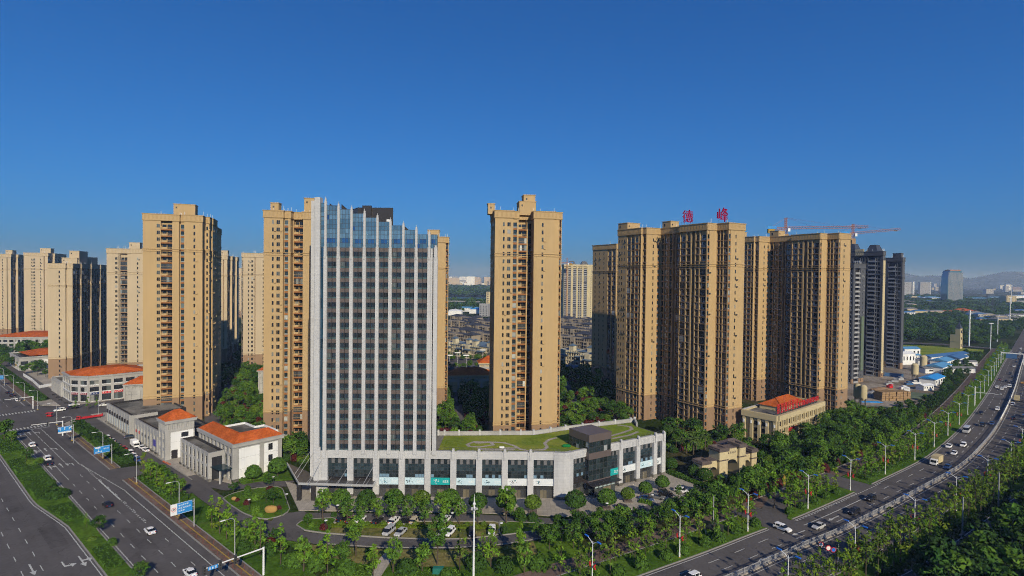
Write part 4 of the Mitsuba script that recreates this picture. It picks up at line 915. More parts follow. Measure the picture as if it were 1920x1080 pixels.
K = thing('shop_arcade', 'long pale arcade of two storey shops between the pyramid-roofed pavilion and the side street', 'commercial building')
block(K, [LR(-305, 72), LR(-271.8, 72), LR(-271.8, 92), LR(-305, 92)], 0.1, 7.9, 'm_dark', par=.8)
block(K, [LR(-264.5, 71.8), LR(-234.6, 71.8), LR(-234.6, 88), LR(-264.5, 88)], 0.1, 8.0, 'm_dark', par=.8)
for s0, L, nb, sd in ((-305, 33.2, 9, 7), (-264.5, 29.9, 8, 8)):
    fr = sf(s0, 70.6); facade(K, fr, 0, L, 0, 8.8, nb, [(.4, 6.6)], pw=1.45, n=0, seed=sd)
    r = random.Random(sd); w = L / nb
    for i in range(nb):
        x = w * i + .8
        if s0 < -300: put('curtain', MB().fb(fr, x + .2, x + w - 1.6, -.3, -.22, .8, 4.2), 'm_banner', K); put('air_unit', MB().fb(fr, x + .3, x + 1.3, -.2, .35, 5.0, 6.4), 'm_dark', K)
        elif i in (0, 1, 2, 3, 4):
            put('shop_sign', MB().fb(fr, x, x + w - 1.5, -.3, -.05, 3.6, 4.6), ('m_red', 'm_red', 'm_frame', 'm_frame', 'm_frame')[i], K)
        elif i == 6: put('poster', MB().fb(fr, x - .4, x + w - 1.2, .0, .15, 2.6, 5.0), 'm_poster', K)
    pl = MB()
    for i in range(nb + 1): pl.fb(fr, w * i - .95, w * i + .95, -.3, .5, 0, .7)
    put('plinth', pl, 'm_flat', K)
mdiff('m_poster', (0.10, 0.09, 0.35))
put('end_wall', MB().fb(ef(-271.8, 71.0), 0, 10, -.3, .2, 0, 8.6), 'm_grey', K)

# --- curved corner building with orange roof beyond the side street
def curved(label, ring, roofpts, h, name='corner_shops', seed=0, low=None, signs=True):
    K = thing(name, label, 'commercial building'); r = random.Random(seed)
    put('wall', MB().prism(Polygon(ring).buffer(-.5), 0, h - 1), 'm_dark', K)
    for i, (a, b) in enumerate(zip(ring[:-2], ring[1:-1])):
        L = float(np.hypot(*(np.array(b) - a))); fr = Fr.ab(a, b); nb = max(1, round(L / 5.0))
        facade(K, fr, 0, L, 0, h - .3, nb, [(.3, 3.6), (5.2, 7.6), (8.9, 11.0)] if h > 12 else [(.4, 2.6), (3.6, h - 2.6)], pw=1.3, n=0, seed=seed + i, sill='m_white')
        if signs and i > 0:
            for q in range(nb):
                x0, x1 = L * q / nb + .65, L * (q + 1) / nb - .65
                m = r.choice(['m_red', 'm_darkred', 'm_brown', 'm_red', 'm_navy']); kk = put('shop_sign', MB().fb(fr, x0, x1, -.3, .05, 3.7, 4.9), m, K)
                gm = MB(); ng = max(2, int((x1 - x0) / 1.0))
                for g in range(ng): glyph(gm, fr, x0 + .15 + (x1 - x0 - .3) * g / ng, .05, 3.95, .7, r)
                put('lettering', gm, 'm_wpaint', kk)
    cornice(K, ring, h - .5, h + .3, .5)
    rk = nm('tile_roof', K); mb = MB(); c = np.mean(np.array(roofpts), 0); pts = [np.array(p) for p in roofpts]
    n = len(pts); inner = [p + (c - p) * np.array([.62, .62]) for p in pts]
    for i in range(n):
        j = (i + 1) % n; mb.quad([*pts[i], h + .3], [*pts[j], h + .3], [*inner[j], h + 3.1], [*inner[i], h + 3.1])
    mb.poly(Polygon(inner).buffer(0), h + 3.1); scene[rk] = mb.ply('m_tile')
    return K
mdiff('m_navy', (0.03, 0.045, 0.14))
ringC = [LR(-386, 69.4), LR(-369.1, 69.4), LR(-360.4, 75.3), LR(-359.0, 85.6), LR(-358, 118), LR(-386, 118)]
K = curved('white corner building with an orange roof and red shop signs across the side street', ringC, [LR(-385.5, 69.8), LR(-369.3, 69.8), LR(-360.8, 75.5), LR(-359.4, 85.6), LR(-360, 104), LR(-386, 104)], 13.2, seed=20)
block(K, [LR(-410.4, 69.0), LR(-386, 69.0), LR(-386, 88), LR(-410.4, 88)], 0, 7.4, 'm_grey', name='low_wing'); facade(K, sf(-410.4, 69.0), 0, 24.4, 0, 7.6, 8, [(.5, 6.2)], pw=1.6, n=.3, seed=33)
K = curved('long white shop building with an orange roof behind the shrubs, second along the avenue', [LR(-545, 67.5), LR(-508.6, 67.8), LR(-508.6, 110), LR(-545, 110)], [LR(-545, 72), LR(-515, 74), LR(-509.5, 110), LR(-545, 110)], 8.8, 'avenue_shops', 40, signs=False)
put('white_wall', MB().fb(ef(-508.4, 76), 2, 8, -.2, .1, .2, 6.5), 'm_white', K); put('notice_board', MB().fb(sf(-530, 67.4), 8, 12, 0, .15, 2.2, 3.6), 'm_yellow', K)
a = at(-30, 662); b = at(27, 662); c_ = b + np.array([38.0, 8.0]); d_ = c_ + np.array([-6, 40.0])
curved('farthest white shop building with an orange roof at the left edge of the view', [tuple(a), tuple(b), tuple(c_), tuple(d_), tuple(a + np.array([-5, 45.0]))], [tuple(a + np.array([0, .5])), tuple(b + np.array([0, .5])), tuple(c_), tuple(d_), tuple(a + np.array([-5, 45.0]))], 13, 'avenue_shops', 50, signs=False)
# small pavilion with pyramid roof behind the arcade
def pavilion(name, label, P, th, w, d, h, rise=2.2, wall='m_grey', roof='m_tile', cat='pavilion', nb=4):
    K = thing(name, label, cat); t = math.radians(th); fr = Fr(P, (math.cos(t), math.sin(t)))
    put('wall', MB().fb(fr, 0, w, -d, -.4, 0, h), wall, K)
    facade(K, fr, 0, w, 0, h - 2.2, max(2, nb // 2), [(.8, h - 3.2)], pw=1.2, n=0, seed=int(w * 7)); facade(K, fr, 0, w, h - 2.2, h, nb, [(h - 1.7, h - .6)], pw=.9, n=0, seed=int(w * 9))
    put('eave', MB().fb(fr, -.7, w + .7, -d - .7, .7, h, h + .6), wall, K)
    mb = MB(); c = hip(mb, fr, 0, w, 0, d, h + .6, rise, .5); rk = put('tile_roof', mb, roof, K); ridge_line(rk, c, roof); return K
p_ = at(233, 754); pavilion('small_pavilion', 'small white pavilion with an orange pyramid roof in front of the curved corner building', tuple(p_), 20, 13, 12, 8.6, 3.2)
p_ = at(484, 742); pavilion('garden_pavilion', 'pale colonnaded pavilion peeping out left of the tower with rust balconies', tuple(p_ + np.array([0, 0])), 10, 8, 10, 13.5)
p_ = at(838, 735); Kg = pavilion('clubhouse', 'cream clubhouse with a wide orange tile roof in the shade behind the podium', (p_[0], p_[1]), 8, 27, 14, 9.0, 3.5, wall='m_cream', nb=8)
p_ = at(898, 716); pavilion('clubhouse', 'second orange tile roof of the clubhouse, higher and cut by the centre tower', (p_[0], p_[1]), 8, 14, 12, 11.5, 3.8, wall='m_cream')

# --- cream hotel with red roof letters
K = thing('hotel', 'cream three storey hotel with tall red letters standing on its flat roof', 'hotel')
A_, B_, C_ = np.array([99.4, 242.6]), np.array([108.9, 231.4]), np.array([144.0, 261.4])
dw = (A_ - B_) / np.hypot(*(A_ - B_)); D_ = C_ + dw * 14.7
block(K, [A_, B_, C_, D_], 0, 11.1, 'm_cream', par=.6)
fl, fr = Fr.ab(A_, B_), Fr.ab(B_, C_); L1, L2 = 14.7, float(np.hypot(*(C_ - B_)))
mb, lm = MB(), MB()
for i in range(5):
    u = .3 + (L1 - 1.6) * i / 4; mb.fb(fl, u, u + 1.2, 0, .9, 0, 9.6); lm.fb(fl, u + .35, u + .85, .9, 1.2, 7.0, 8.2)
mb.fb(fl, -.2, L1 + .2, -.2, 1.2, 9.6, 11.9).fb(fr, 0, L2, -.2, 1.0, 9.9, 11.9)
put('column', mb, 'm_cream', K); put('wall_lamp', lm, 'm_wpaint', K)
for i in (1, 2):
    for z in (1.0, 3.6, 6.4): put('window', MB().fq(fl, 1.7 + 3.28 * i - 0.0, 3.9 + 3.28 * i, .1, z, z + 1.7, (.018, .02, .024)), 'm_vcg', K)
nb = 11
mb = MB()
for i in range(nb + 1): mb.fb(fr, L2 * i / nb - .4, L2 * i / nb + .4, -.1, .8, 0 if i not in (5, 6) else 4, 9.9)
for z in (3.3, 6.4): mb.fb(fr, 0, L2, -.1, .3, z - .3, z + .1)
put('pier', mb, 'm_cream', K)
rr = random.Random(9)
for i in range(nb):
    x0, x1 = L2 * i / nb + .4, L2 * (i + 1) / nb - .4
    for z in (.3, 3.6, 6.7):
        k = put('window', MB().fq(fr, x0 + .7, x1 - .5, .06, z + .5, z + 2.4, np.array([.03, .024, .02]) * rr.uniform(.7, 1.6)), 'm_vcg', K)
        if z > 1: put('balcony', MB().fb(fr, x0, x1, .1, .75, z - .35, z - .05).fb(fr, x0, x1, .68, .75, z - .05, z + .45), 'm_cream', k)
kk = put('shop_sign', MB().fb(fr, L2 * 2.05 / nb, L2 * 4.0 / nb, .85, 1.0, 4.0, 5.6), 'm_red', K); gm = MB()
for i in range(4): glyph(gm, fr, L2 * 2.1 / nb + i * 1.6, 1.0, 4.3, 1.0, rr)
put('lettering', gm, 'm_darkred', kk)
put('porch', MB().fb(fr, L2 * 5 / nb, L2 * 6 / nb, .8, 2.2, 3.4, 3.8).fb(fr, L2 * 5 / nb, L2 * 5 / nb + .6, .8, 2.2, 0, 3.4).fb(fr, L2 * 6.6 / nb, L2 * 6.6 / nb + .4, .9, 1.3, 0, 3.6), 'm_cream', K)
mb = MB(); c = hip(mb, fr, 11.5, 33, 3.5, 13, 13.0, 2.8, .6); rk = put('tile_roof', mb, 'm_tile', K); ridge_line(rk, c); put('roof_house', MB().fb(fr, 11.5, 33, -13, -3.5, 11.2, 13.0), 'm_cream', K)
put('roof_edge_shed', MB().fb(Fr.ab(D_, A_), L2 * .45, L2 * .98, .1, .8, 11.5, 12.0), 'm_steel', K)
rs = thing('roof_letters', 'row of tall red sign characters on a frame along the hotel roof edge', 'sign')
mb, md = MB(), MB()
x = 2.6
for i in range(6):
    glyph(mb, fr, x, -1.4, 11.9, 4.2 - .0 * i, rr, .05, 2.6); glyph(mb, fr, x + .1, -1.45, 11.9, 4.1, rr, .05, 2.4); x += 3.5
for i in range(13):
    glyph(mb, fr, x, -1.4, 12.2, 2.3, rr, .06, 1.25); glyph(mb, fr, x, -1.45, 12.2, 2.2, rr, .06, 1.2); x += 1.65
for q in np.arange(2.6, 44, 1.7): md.fb(fr, q, q + .08, -1.9, -1.6, 11.2, 14.5)
md.fb(fr, 2.6, 44, -1.7, -1.62, 12.2, 12.3)
put('character', mb, 'm_red', rs); put('sign_frame', md, 'm_frame', rs)

# --- stone gate
K = thing('estate_gate', 'cream stone estate gate with arches and dark corniced piers', 'gate')
gu = np.array([math.sin(math.radians(64)), math.cos(math.radians(64))]); gf = Fr(at(1316, 903), gu)
def gpier(u0, u1, d0, d1, h):
    put('pier', MB().fb(gf, u0, u1, -d1, -d0, 0, h - 1.2).fb(gf, u0 - .15, u1 + .15, -d1 - .15, -d0 + .15, 0, .5), 'm_cream', K)
    ring = Polygon([gf.p(u0 - .3, -d0 + .3), gf.p(u1 + .3, -d0 + .3), gf.p(u1 + .3, -d1 - .3), gf.p(u0 - .3, -d1 - .3)]); mb = MB()
    mb.prism(ring, h - 1.2, h - .9, bottom=True); mb.prism(ring.buffer(.18), h - .9, h - .55, bottom=True); mb.prism(ring.difference(ring.buffer(-.9)), h - .55, h)
    mb.fb(gf, u0 - .2, u1 + .2, -d1 - .2, -d0 + .2, h * .58, h * .58 + .35)
    put('cap', mb, 'm_brown', K)
def arch(u0, u1, d0, d1, zs, h):
    r_a = (u1 - u0) / 2; pts = [(u0, zs)] + [(u0 + r_a - r_a * math.cos(t), zs + r_a * .75 * math.sin(t)) for t in np.linspace(.05, math.pi - .05, 12)] + [(u1, zs), (u1, h), (u0, h)]
    v, f = trimesh.creation.triangulate_polygon(Polygon(pts), engine='earcut'); mb = MB()
    for d in (-d0, -d1): mb.add([[*gf.p(a, d), b] for a, b in v], f)
    for a, b in zip(pts[:14], pts[1:14]): mb.quad([*gf.p(a[0], -d0), a[1]], [*gf.p(b[0], -d0), b[1]], [*gf.p(b[0], -d1), b[1]], [*gf.p(a[0], -d1), a[1]])
    mb.fb(gf, u0, u1, -d1, -d0, h, h + .02); put('arch', mb, 'm_cream', K); put('arch_cap', MB().fb(gf, u0, u1, -d1 - .15, -d0 + .15, h, h + .3), 'm_brown', K)
gpier(0, 3.6, 0, 4.0, 6.6); arch(3.6, 7.2, .5, 3.5, 2.6, 6.0); gpier(7.2, 11.0, -.6, 4.2, 10.2); arch(11.0, 16.4, .3, 3.6, 3.6, 9.4); gpier(16.4, 19.4, -.6, 4.2, 10.6); arch(19.4, 22.8, .5, 3.5, 3.0, 6.4); gpier(22.8, 25.4, -.2, 4.0, 8.0)
gm = MB()
for i in range(4): glyph(gm, gf, 12.0 + i * 1.0, -.28, 7.6, .75, rr)
put('lettering', gm, 'm_brown', K)
mb = MB(); c = hip(mb, gf, 17.0, 25, 5, 10, 8.4, 1.8, .4); put('hip_roof', mb, 'm_brown', K); put('guard_room', MB().fb(gf, 17.4, 24.6, -9.6, -5, 0, 8.4), 'm_cream', K)
KB = thing('barrier', 'orange and white barrier arm lowered at the estate gate', 'barrier'); put('cabinet', MB().fb(gf, 23.4, 24.0, 1.5, 2.1, 0, 1.3), 'm_yellow', KB); put('arm', MB().fb(gf, 19.5, 23.6, 1.7, 1.8, 1.0, 1.12), 'm_wpaint', KB)
# --- the two big red characters on the roof, drawn stroke by stroke
STR = {'de': [((.22, .95), (.04, .72)), ((.26, .72), (.02, .42)), ((.15, .52), (.15, .0)), ((.36, .86), (.98, .86)), ((.66, 1.0), (.64, .68)), ((.38, .70), (.96, .70)), ((.40, .70), (.40, .50)), ((.94, .70), (.94, .50)), ((.58, .70), (.58, .50)), ((.76, .70), (.76, .50)), ((.38, .50), (.96, .50)), ((.34, .38), (.99, .38)),
              ((.38, .26), (.32, .06)), ((.48, .28), (.50, .06)), ((.50, .06), (.84, .03)), ((.84, .03), (.88, .14)), ((.64, .30), (.70, .18)), ((.88, .30), (.98, .12))],
       'feng': [((.20, .92), (.20, .24)), ((.03, .66), (.03, .22)), ((.03, .22), (.38, .24)), ((.37, .66), (.37, .12)), ((.62, 1.0), (.44, .66)), ((.58, .88), (.90, .88)), ((.90, .88), (.50, .50)), ((.60, .80), (.98, .52)), ((.52, .44), (.92, .44)), ((.54, .30), (.90, .30)), ((.44, .15), (.99, .15)), ((.72, .54), (.72, -.04))]}
def character(name, label, pos, th, h, key):
    K = thing(name, label, 'sign'); t = math.radians(th); fr = Fr(pos, (math.cos(t), math.sin(t))); mb = MB(); w = h * .86; th_ = h * .085
    for (x0, y0), (x1, y1) in STR[key]:
        a, b = np.array([x0 * w, y0 * h]), np.array([x1 * w, y1 * h]); d = b - a; d = d / np.hypot(*d); q = np.array([-d[1], d[0]]) * th_ / 2; a = a - d * th_ * .3; b = b + d * th_ * .3
        c = [a - q, b - q, b + q, a + q]; v = [[*fr.p(p[0] - w / 2, n), 92.6 + p[1]] for n in (0, .35) for p in c]
        mb.add(v, [[0, 1, 2], [0, 2, 3], [4, 6, 5], [4, 7, 6], [0, 4, 5], [0, 5, 1], [1, 5, 6], [1, 6, 2], [2, 6, 7], [2, 7, 3], [3, 7, 4], [3, 4, 0]])
    put('character', mb, 'm_sign', K); mb = MB()
    for x in (-w * .3, w * .3): mb.fb(fr, x - .05, x + .05, -.15, -.05, 91.4, 92.6 + h * .8)
    p0, p1 = fr.p(w * .45, -.2), fr.p(w * .45 + 2.2, -3.2); mb.tube([[*p0, 92.6 + h * .72], [*p1, 91.5]], .07, 4); put('sign_frame', mb, 'm_frame', K)
mdiff('m_sign', (0.26, 0.008, 0.045))
def atY(px, Y):
    d = _fwd + (px - 960) / FPX * RT; return (float(d[0] / d[1] * Y), Y)
character('roof_character', 'large dark red roof character, the left one of two, on the stepped slab', atY(1287, 254), 8, 5.4, 'de')
character('roof_character', 'large dark red roof character, the right one of two, on the stepped slab', atY(1352, 246.5), 8, 5.6, 'feng')
# ---------------- building site, far town, hills, water ----------------
mdiff('m_concl', (0.34, 0.345, 0.36)); mdiff('m_slate', (0.055, 0.062, 0.085)); mprin('m_bluerf', (0.05, 0.13, 0.28), 0.5); mdiff('m_haze_white', (0.5, 0.5, 0.5)); mdiff('m_orange', (0.50, 0.20, 0.07)); mdiff('m_wood', (0.33, 0.22, 0.12)); mdiff('m_netg', (0.13, 0.17, 0.12))
dirt = pxpoly((1598, 795), (1640, 790), (1690, 768), (1745, 748), (1770, 728), (1765, 690), (1700, 672), (1560, 690))
put('site_ground', MB().poly(dirt, -0.02), 'm_dirt', kind='structure')
field = pxpoly((1660, 646), (1760, 649), (1845, 656), (1838, 671), (1760, 675), (1690, 672), (1650, 665)); put('meadow', MB().poly(field, 0.0), 'm_turf', kind='structure')
put('far_road', MB().poly(pxline(14, (1640, 641), (1760, 645), (1880, 655)), 0.03), 'm_asphalt', kind='structure')
put('stripe_ground', MB().poly(Polygon([HW(s, 26) for s in range(40, 560, 20)] + [HW(s, 60) for s in range(540, 30, -20)]).buffer(0), -0.05), 'm_soil', kind='structure')
d30 = np.array([math.cos(math.radians(30)), math.sin(math.radians(30))]); s30 = np.array([-d30[1], d30[0]])
def ucap(K, p, w, d, z, rise):
    fr = Fr(p, d30); mb = MB(); P = lambda u, v, zz: [*fr.p(u, -v), zz]
    c = [P(0, 0, z), P(w, 0, z), P(w, d, z), P(0, d, z), P(w * .2, d * .25, z + rise), P(w * .8, d * .25, z + rise), P(w * .8, d * .75, z + rise), P(w * .2, d * .75, z + rise)]
    mb.add(c, [[0, 1, 5], [0, 5, 4], [1, 2, 6], [1, 6, 5], [2, 3, 7], [2, 7, 6], [3, 0, 4], [3, 4, 7], [4, 5, 6], [4, 6, 7]]); put('mansard_roof', mb, 'm_frame', K)
C1 = np.array([259.0, 398.0]); q = C1 + s30 * 21
mvU = [('s', 21, [('U', .6, 6.6), ('D', 7.0, 8.4), ('X', 9.2, 10.4), ('U', 11.0, 17.2), ('D', 17.6, 19.4)]), ('F', 3.2, [('n', 1.6, 0)]), ('S', 5, []), ('F', 5, [])]
K, _ = tower('unfinished_tower', 'grey unfinished apartment tower with rows of pale balcony parapets, left of two on the site', q, 30, mvU, 88.6, wall='m_ucwall_shaded', trim='m_ucwall_shaded', base_h=5, belts=(72,), seed=31, depth=6, slab='m_concl')
ucap(K, C1 + s30 * 19 + d30 * .5, 8, 8, 88.5, 6.2); ucap(K, C1 + s30 * 4 + d30 * .5, 8, 8, 88.5, 4.8)
put('gable', MB().fb(Fr.ab(q, C1), 2, 8, -.3, .3, 86, 90.5), 'm_cream', K); put('gable', MB().fb(Fr(C1, d30), .3, 3.1, -.3, .2, 3, 82), 'm_cream', K)
C2 = np.array([299.5, 437.0]); q2 = C2 + s30 * 11
K, _ = tower('unfinished_tower', 'grey unfinished apartment tower with dark open floors, right of two on the site', q2, 30, [('s', 11, [('U', .8, 7.0), ('D', 7.6, 9.8)]), ('F', 3.5, []), ('S', 6, [])], 86.0, wall='m_ucwall_shaded', trim='m_ucwall_shaded', base_h=5, belts=(70,), boxes=((2, 5, -9, -3, 89.5),), seed=32, slab='m_concl')
K, _ = tower('unfinished_tower', 'dark unfinished block behind scaffold netting, a sliver right of the far right slab', np.array([222.0, 372.0]) + s30 * 8 + d30 * 2, 30, [('s', 8, [('U', 1, 7)]), ('F', 14, [('U', 2, 8), ('n', 11, 0)]), ('S', 4, [])], 79, wall='m_ucwall_shaded', trim='m_ucwall_shaded', base_h=3, seed=33, slab='m_concl')
put('scaffold_net', MB().fb(Fr(np.array([222.0, 372.0]) + d30 * 2, d30), 9, 12, .2, .8, 8, 44), 'm_netg', K)
# far towers seen in the gap right of the centre tower
for i, (px, Y, th, lab, L) in enumerate(((1057, 900, 8, 'tall beige unfinished tower with pale fins, seen far off right of the centre tower', 54), (1131, 930, 8, 'far dark unfinished tower, a sliver left of the stepped slabs', 40), (1039, 960, 8, 'far pale tower edge peeping out right behind the centre tower', 18))):
    d = _fwd + (px - 960) / FPX * RT; P = (float(d[0] / d[1] * Y), Y); t = math.radians(th); dF = np.array([math.cos(t), math.sin(t)])
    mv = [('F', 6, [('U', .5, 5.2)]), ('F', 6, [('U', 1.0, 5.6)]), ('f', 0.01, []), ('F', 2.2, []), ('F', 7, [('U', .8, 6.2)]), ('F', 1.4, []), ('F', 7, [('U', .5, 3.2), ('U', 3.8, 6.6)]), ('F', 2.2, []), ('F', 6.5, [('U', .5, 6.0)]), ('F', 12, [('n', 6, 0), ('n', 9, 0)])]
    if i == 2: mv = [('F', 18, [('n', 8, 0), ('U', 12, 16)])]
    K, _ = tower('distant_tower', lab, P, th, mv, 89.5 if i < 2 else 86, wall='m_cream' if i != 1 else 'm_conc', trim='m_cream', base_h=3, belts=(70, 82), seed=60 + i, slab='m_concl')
    if i == 0:
        for u in (8, 28):
            fr = Fr(P, dF); mb = MB(); c = [[*fr.p(u + a, -b), z] for a, b, z in ((0, 1, 89), (12, 1, 89), (12, 11, 89), (0, 11, 89), (3, 4, 95), (9, 4, 95), (9, 8, 95), (3, 8, 95))]
            mb.add(c, [[0, 1, 5], [0, 5, 4], [1, 2, 6], [1, 6, 5], [2, 3, 7], [2, 7, 6], [3, 0, 4], [3, 4, 7], [4, 5, 6], [4, 6, 7]]); put('mansard_roof', mb, 'm_frame', K)
# tower cranes
def crane(label, px, Y, ztop, jibdir, jl, cl, slope=0.0, mat='m_orange'):
    K = thing('tower_crane', label, 'crane'); d = _fwd + (px - 960) / FPX * RT; x, y = float(d[0] / d[1] * Y), Y
    def lattice(mb, a, b, w, n, th=.1):
        a, b = np.array(a, float), np.array(b, float); ax = (b - a) / np.linalg.norm(b - a); s = np.cross(ax, [0, 0, 1]); s = s / np.linalg.norm(s) if np.linalg.norm(s) > .1 else np.array([1.0, 0, 0]); t = np.cross(ax, s)
        cs = [s * w / 2 + t * w / 2, -s * w / 2 + t * w / 2, -s * w / 2 - t * w / 2, s * w / 2 - t * w / 2]
        for c in cs: mb.tube([a + c, b + c], th, 4)
        for i in range(n):
            p0, p1 = a + (b - a) * i / n, a + (b - a) * (i + 1) / n
            for j in range(4): mb.tube([p0 + cs[j], p1 + cs[(j + 1) % 4]], th * .7, 3, cap=False)
    mb = MB(); lattice(mb, (x, y, 0), (x, y, ztop), 1.8, 40, .14); put('mast', mb, mat, K)
    put('climbing_cage', MB().box(x - 1.6, x + 1.6, y - 1.6, y + 1.6, ztop - 9, ztop - 3), 'm_wood', K)
    j = np.array([math.cos(jibdir), math.sin(jibdir)]); mb = MB()
    lattice(mb, (x, y, ztop + 1.4), (*(np.array([x, y]) + j * jl), ztop + 1.4 + slope * jl), 1.5, 32, .13); put('jib', mb, mat, K)
    mb = MB(); lattice(mb, (x, y, ztop + 1), (*(np.array([x, y]) - j * cl), ztop + 1), 1.3, 7, .13); put('counter_jib', mb, mat, K)
    mb = MB(); lattice(mb, (x, y, ztop + 1), (x + .01, y, ztop + 9), 1.2, 5, .14)
    for q, k in ((.35, 0), (.7, 0)): mb.tube([[x, y, ztop + 9], [*(np.array([x, y]) + j * jl * q), ztop + 2 + slope * jl * q]], .06, 3)
    mb.tube([[x, y, ztop + 9], [*(np.array([x, y]) - j * cl * .9), ztop + 1.5]], .06, 3); put('tower_head', mb, mat, K)
    put('cab', MB().box(x + .8, x + 2.6, y - 1.8, y - .2, ztop - 1.2, ztop + 1.2), 'm_wpaint', K)
    c = np.array([x, y]) - j * (cl - 1.5); put('counterweight', MB().fb(Fr(c, j), -2.5, 2.5, -.8, .8, ztop - 2.6, ztop + .4), 'm_yellow', K); put('banner_board', MB().fb(Fr(c, j), -3.5, 4, .82, .95, ztop + .6, ztop + 2.6), 'm_blue', K)
    t = np.array([x, y]) + j * jl * .9; put('hook', MB().fb(Fr(t, j), -1, 1, -.6, .6, ztop + .2 + slope * jl * .9, ztop + .8 + slope * jl * .9), 'm_frame', K)
crane('orange tower crane with a blue board on its counter jib, above the far right slab', 1471, 420, 104.5, .12, 66, 13, .035)
crane('second tower crane with a rising jib, just right of the far right slab', 1597, 470, 105.5, .1, 42, 9, .1)
crane('small far tower crane beside the far beige unfinished tower', 1063, 880, 90, math.pi - .1, 22, 7, 0)

# site huts, silos, stacks
def hut(label, P, az, L, w, h, roof='m_blueroof', wall='m_wpaint', nwin=4, cat='site hut', base='site_hut'):
    K = thing(base, label, cat); t = math.radians(az); fr = Fr(P, (math.sin(t), math.cos(t)))
    put('wall', MB().fb(fr, 0, L, -w, 0, 0, h), wall, K); mb = MB()
    P3 = lambda u, v, z: [*fr.p(u, -v), z]
    o = .6; mb.add([P3(-o, -o, h - .1), P3(L + o, -o, h - .1), P3(L + o, w / 2, h + w * .16), P3(-o, w / 2, h + w * .16), P3(L + o, w + o, h - .1), P3(-o, w + o, h - .1)], [[0, 1, 2], [0, 2, 3], [3, 2, 4], [3, 4, 5], [0, 3, 5], [1, 4, 2]]); put('roof', mb, roof, K)
    for i in range(nwin):
        u = L * (i + .3) / nwin; put('window', MB().fb(fr, u, u + L * .35 / nwin, 0, .06, h * .4, h * .75), 'm_dark', K)
ht = [('bright blue roofed hut nearest the bushes beside the lane', (1754, 724), 50, 22, 9, 4.2, 'm_blue'), ('pale blue roofed hut, second in the row beside the lane', (1768, 702), 50, 24, 11, 5, 'm_blueroof'), ('pale blue roofed hut, third in the row beside the lane', (1775, 690), 50, 22, 11, 5, 'm_blueroof'), ('long white hut with a deep blue roof below the meadow', (1746, 681), 62, 62, 9, 5, 'm_bluerf'),
      ('grey walled hut with a blue roof at the right end of the long white hut', (1800, 684), 50, 28, 12, 5, 'm_bluerf'), ('tall white cube building by the unfinished towers', (1696, 671), 80, 16, 9, 8, 'm_blueroof'), ('white two storey hut at the foot of the right unfinished tower', (1692, 684), 80, 12, 9, 9, 'm_wpaint'), ('long grey roofed hut before the parked cars', (1722, 684), 95, 45, 6, 3.5, 'm_conc'), ('white long hut with a grey roof by the pale silo', (1735, 700), 85, 40, 7, 3.5, 'm_conc'), ('small white hut alone in the grass near the lane', (1732, 733), 70, 9, 5, 3.2, 'm_wpaint'), ('small blue and white hut by the cars on the site', (1713, 675), 70, 9, 6, 4, 'm_blueroof')]
for lab, p, az, L, w, h, rf_ in ht: hut(lab, at(*p), az, L, w, h, rf_)
def silo(label, p, r, h):
    K = thing('silo', label, 'silo'); c = at(*p); put('tank', MB().lathe([(0, 2.6), (r * .3, 2.6), (r, 4.2), (r, h), (r * .6, h + 1), (0, h + 1.2)], (*c, 0), 14), 'm_cream', K, smooth=40); mb = MB()
    for a in range(4): mb.tube([[c[0] + r * .8 * math.cos(a * 1.57 + .4), c[1] + r * .8 * math.sin(a * 1.57 + .4), 0], [c[0] + r * .8 * math.cos(a * 1.57 + .4), c[1] + r * .8 * math.sin(a * 1.57 + .4), 4.5]], .16, 5)
    put('leg', mb, 'm_frame', K, kind='stuff')
silo('cream silo on legs, left of the pair at the foot of the slab', (1607, 757), 1.9, 10); silo('cream silo on legs, right of the pair at the foot of the slab', (1618, 760), 1.9, 10); silo('lone cream silo in the middle of the site', (1715, 713), 2.2, 10.5); silo('cream silo behind the white hut roofs', (1731, 696), 2.4, 11)
def heap(base, label, cat, p, rx, ry, h, mat, sd):
    c = at(*p); ico = trimesh.creation.icosphere(3, 1.0); v = ico.vertices.copy(); n = meshkit.fbm(v * 2.3 + sd, 4, sd) - .5; v = v * (1 + .8 * n)[:, None] * np.array([rx, ry, h]); v[:, 2] = np.maximum(v[:, 2], -.3)
    put(base, MB().add(v + np.array([c[0], c[1], 0]), ico.faces), mat, smooth=50, label=label, cat=cat)
heap('rubble_heap', 'grey heap of scrap beside the blue tarpaulin', 'heap', (1640, 742), 6, 4, 2.6, 'm_concl', 3); heap('tarpaulin', 'blue tarpaulin crumpled on the building site ground', 'tarpaulin', (1634, 754), 6, 1.8, .5, 'm_blue', 4); heap('earth_heap', 'brown earth heap between the silos and the lumber stack', 'heap', (1655, 733), 7, 4, 2.2, 'm_base', 5); heap('netting', 'green dust netting spread over earth on the site, left patch', 'netting', (1650, 768), 14, 9, .8, 'm_netg', 6); heap('netting', 'green dust netting behind the lumber stack, right patch', 'netting', (1712, 742), 14, 10, .8, 'm_netg', 7); heap('earth_heap', 'orange brown bare earth bank at the edge of the bushes', 'heap', (1645, 780), 9, 2.5, 1.4, 'm_orange', 8)
K = thing('lumber_stack', 'stack of pale brown timber in the middle of the building site', 'lumber'); c = at(1684, 752); fr = Fr(c + np.array([-9, 0]), (1, .15)); rq = random.Random(4)
for i in range(8):
    for j in range(4): put('timber_bundle', MB().fb(fr, i * 2.3, i * 2.3 + 2.0, -6 + rq.uniform(-.6, .2), rq.uniform(-.3, .3), j * 1.25, j * 1.25 + 1.1), 'm_wood', K)
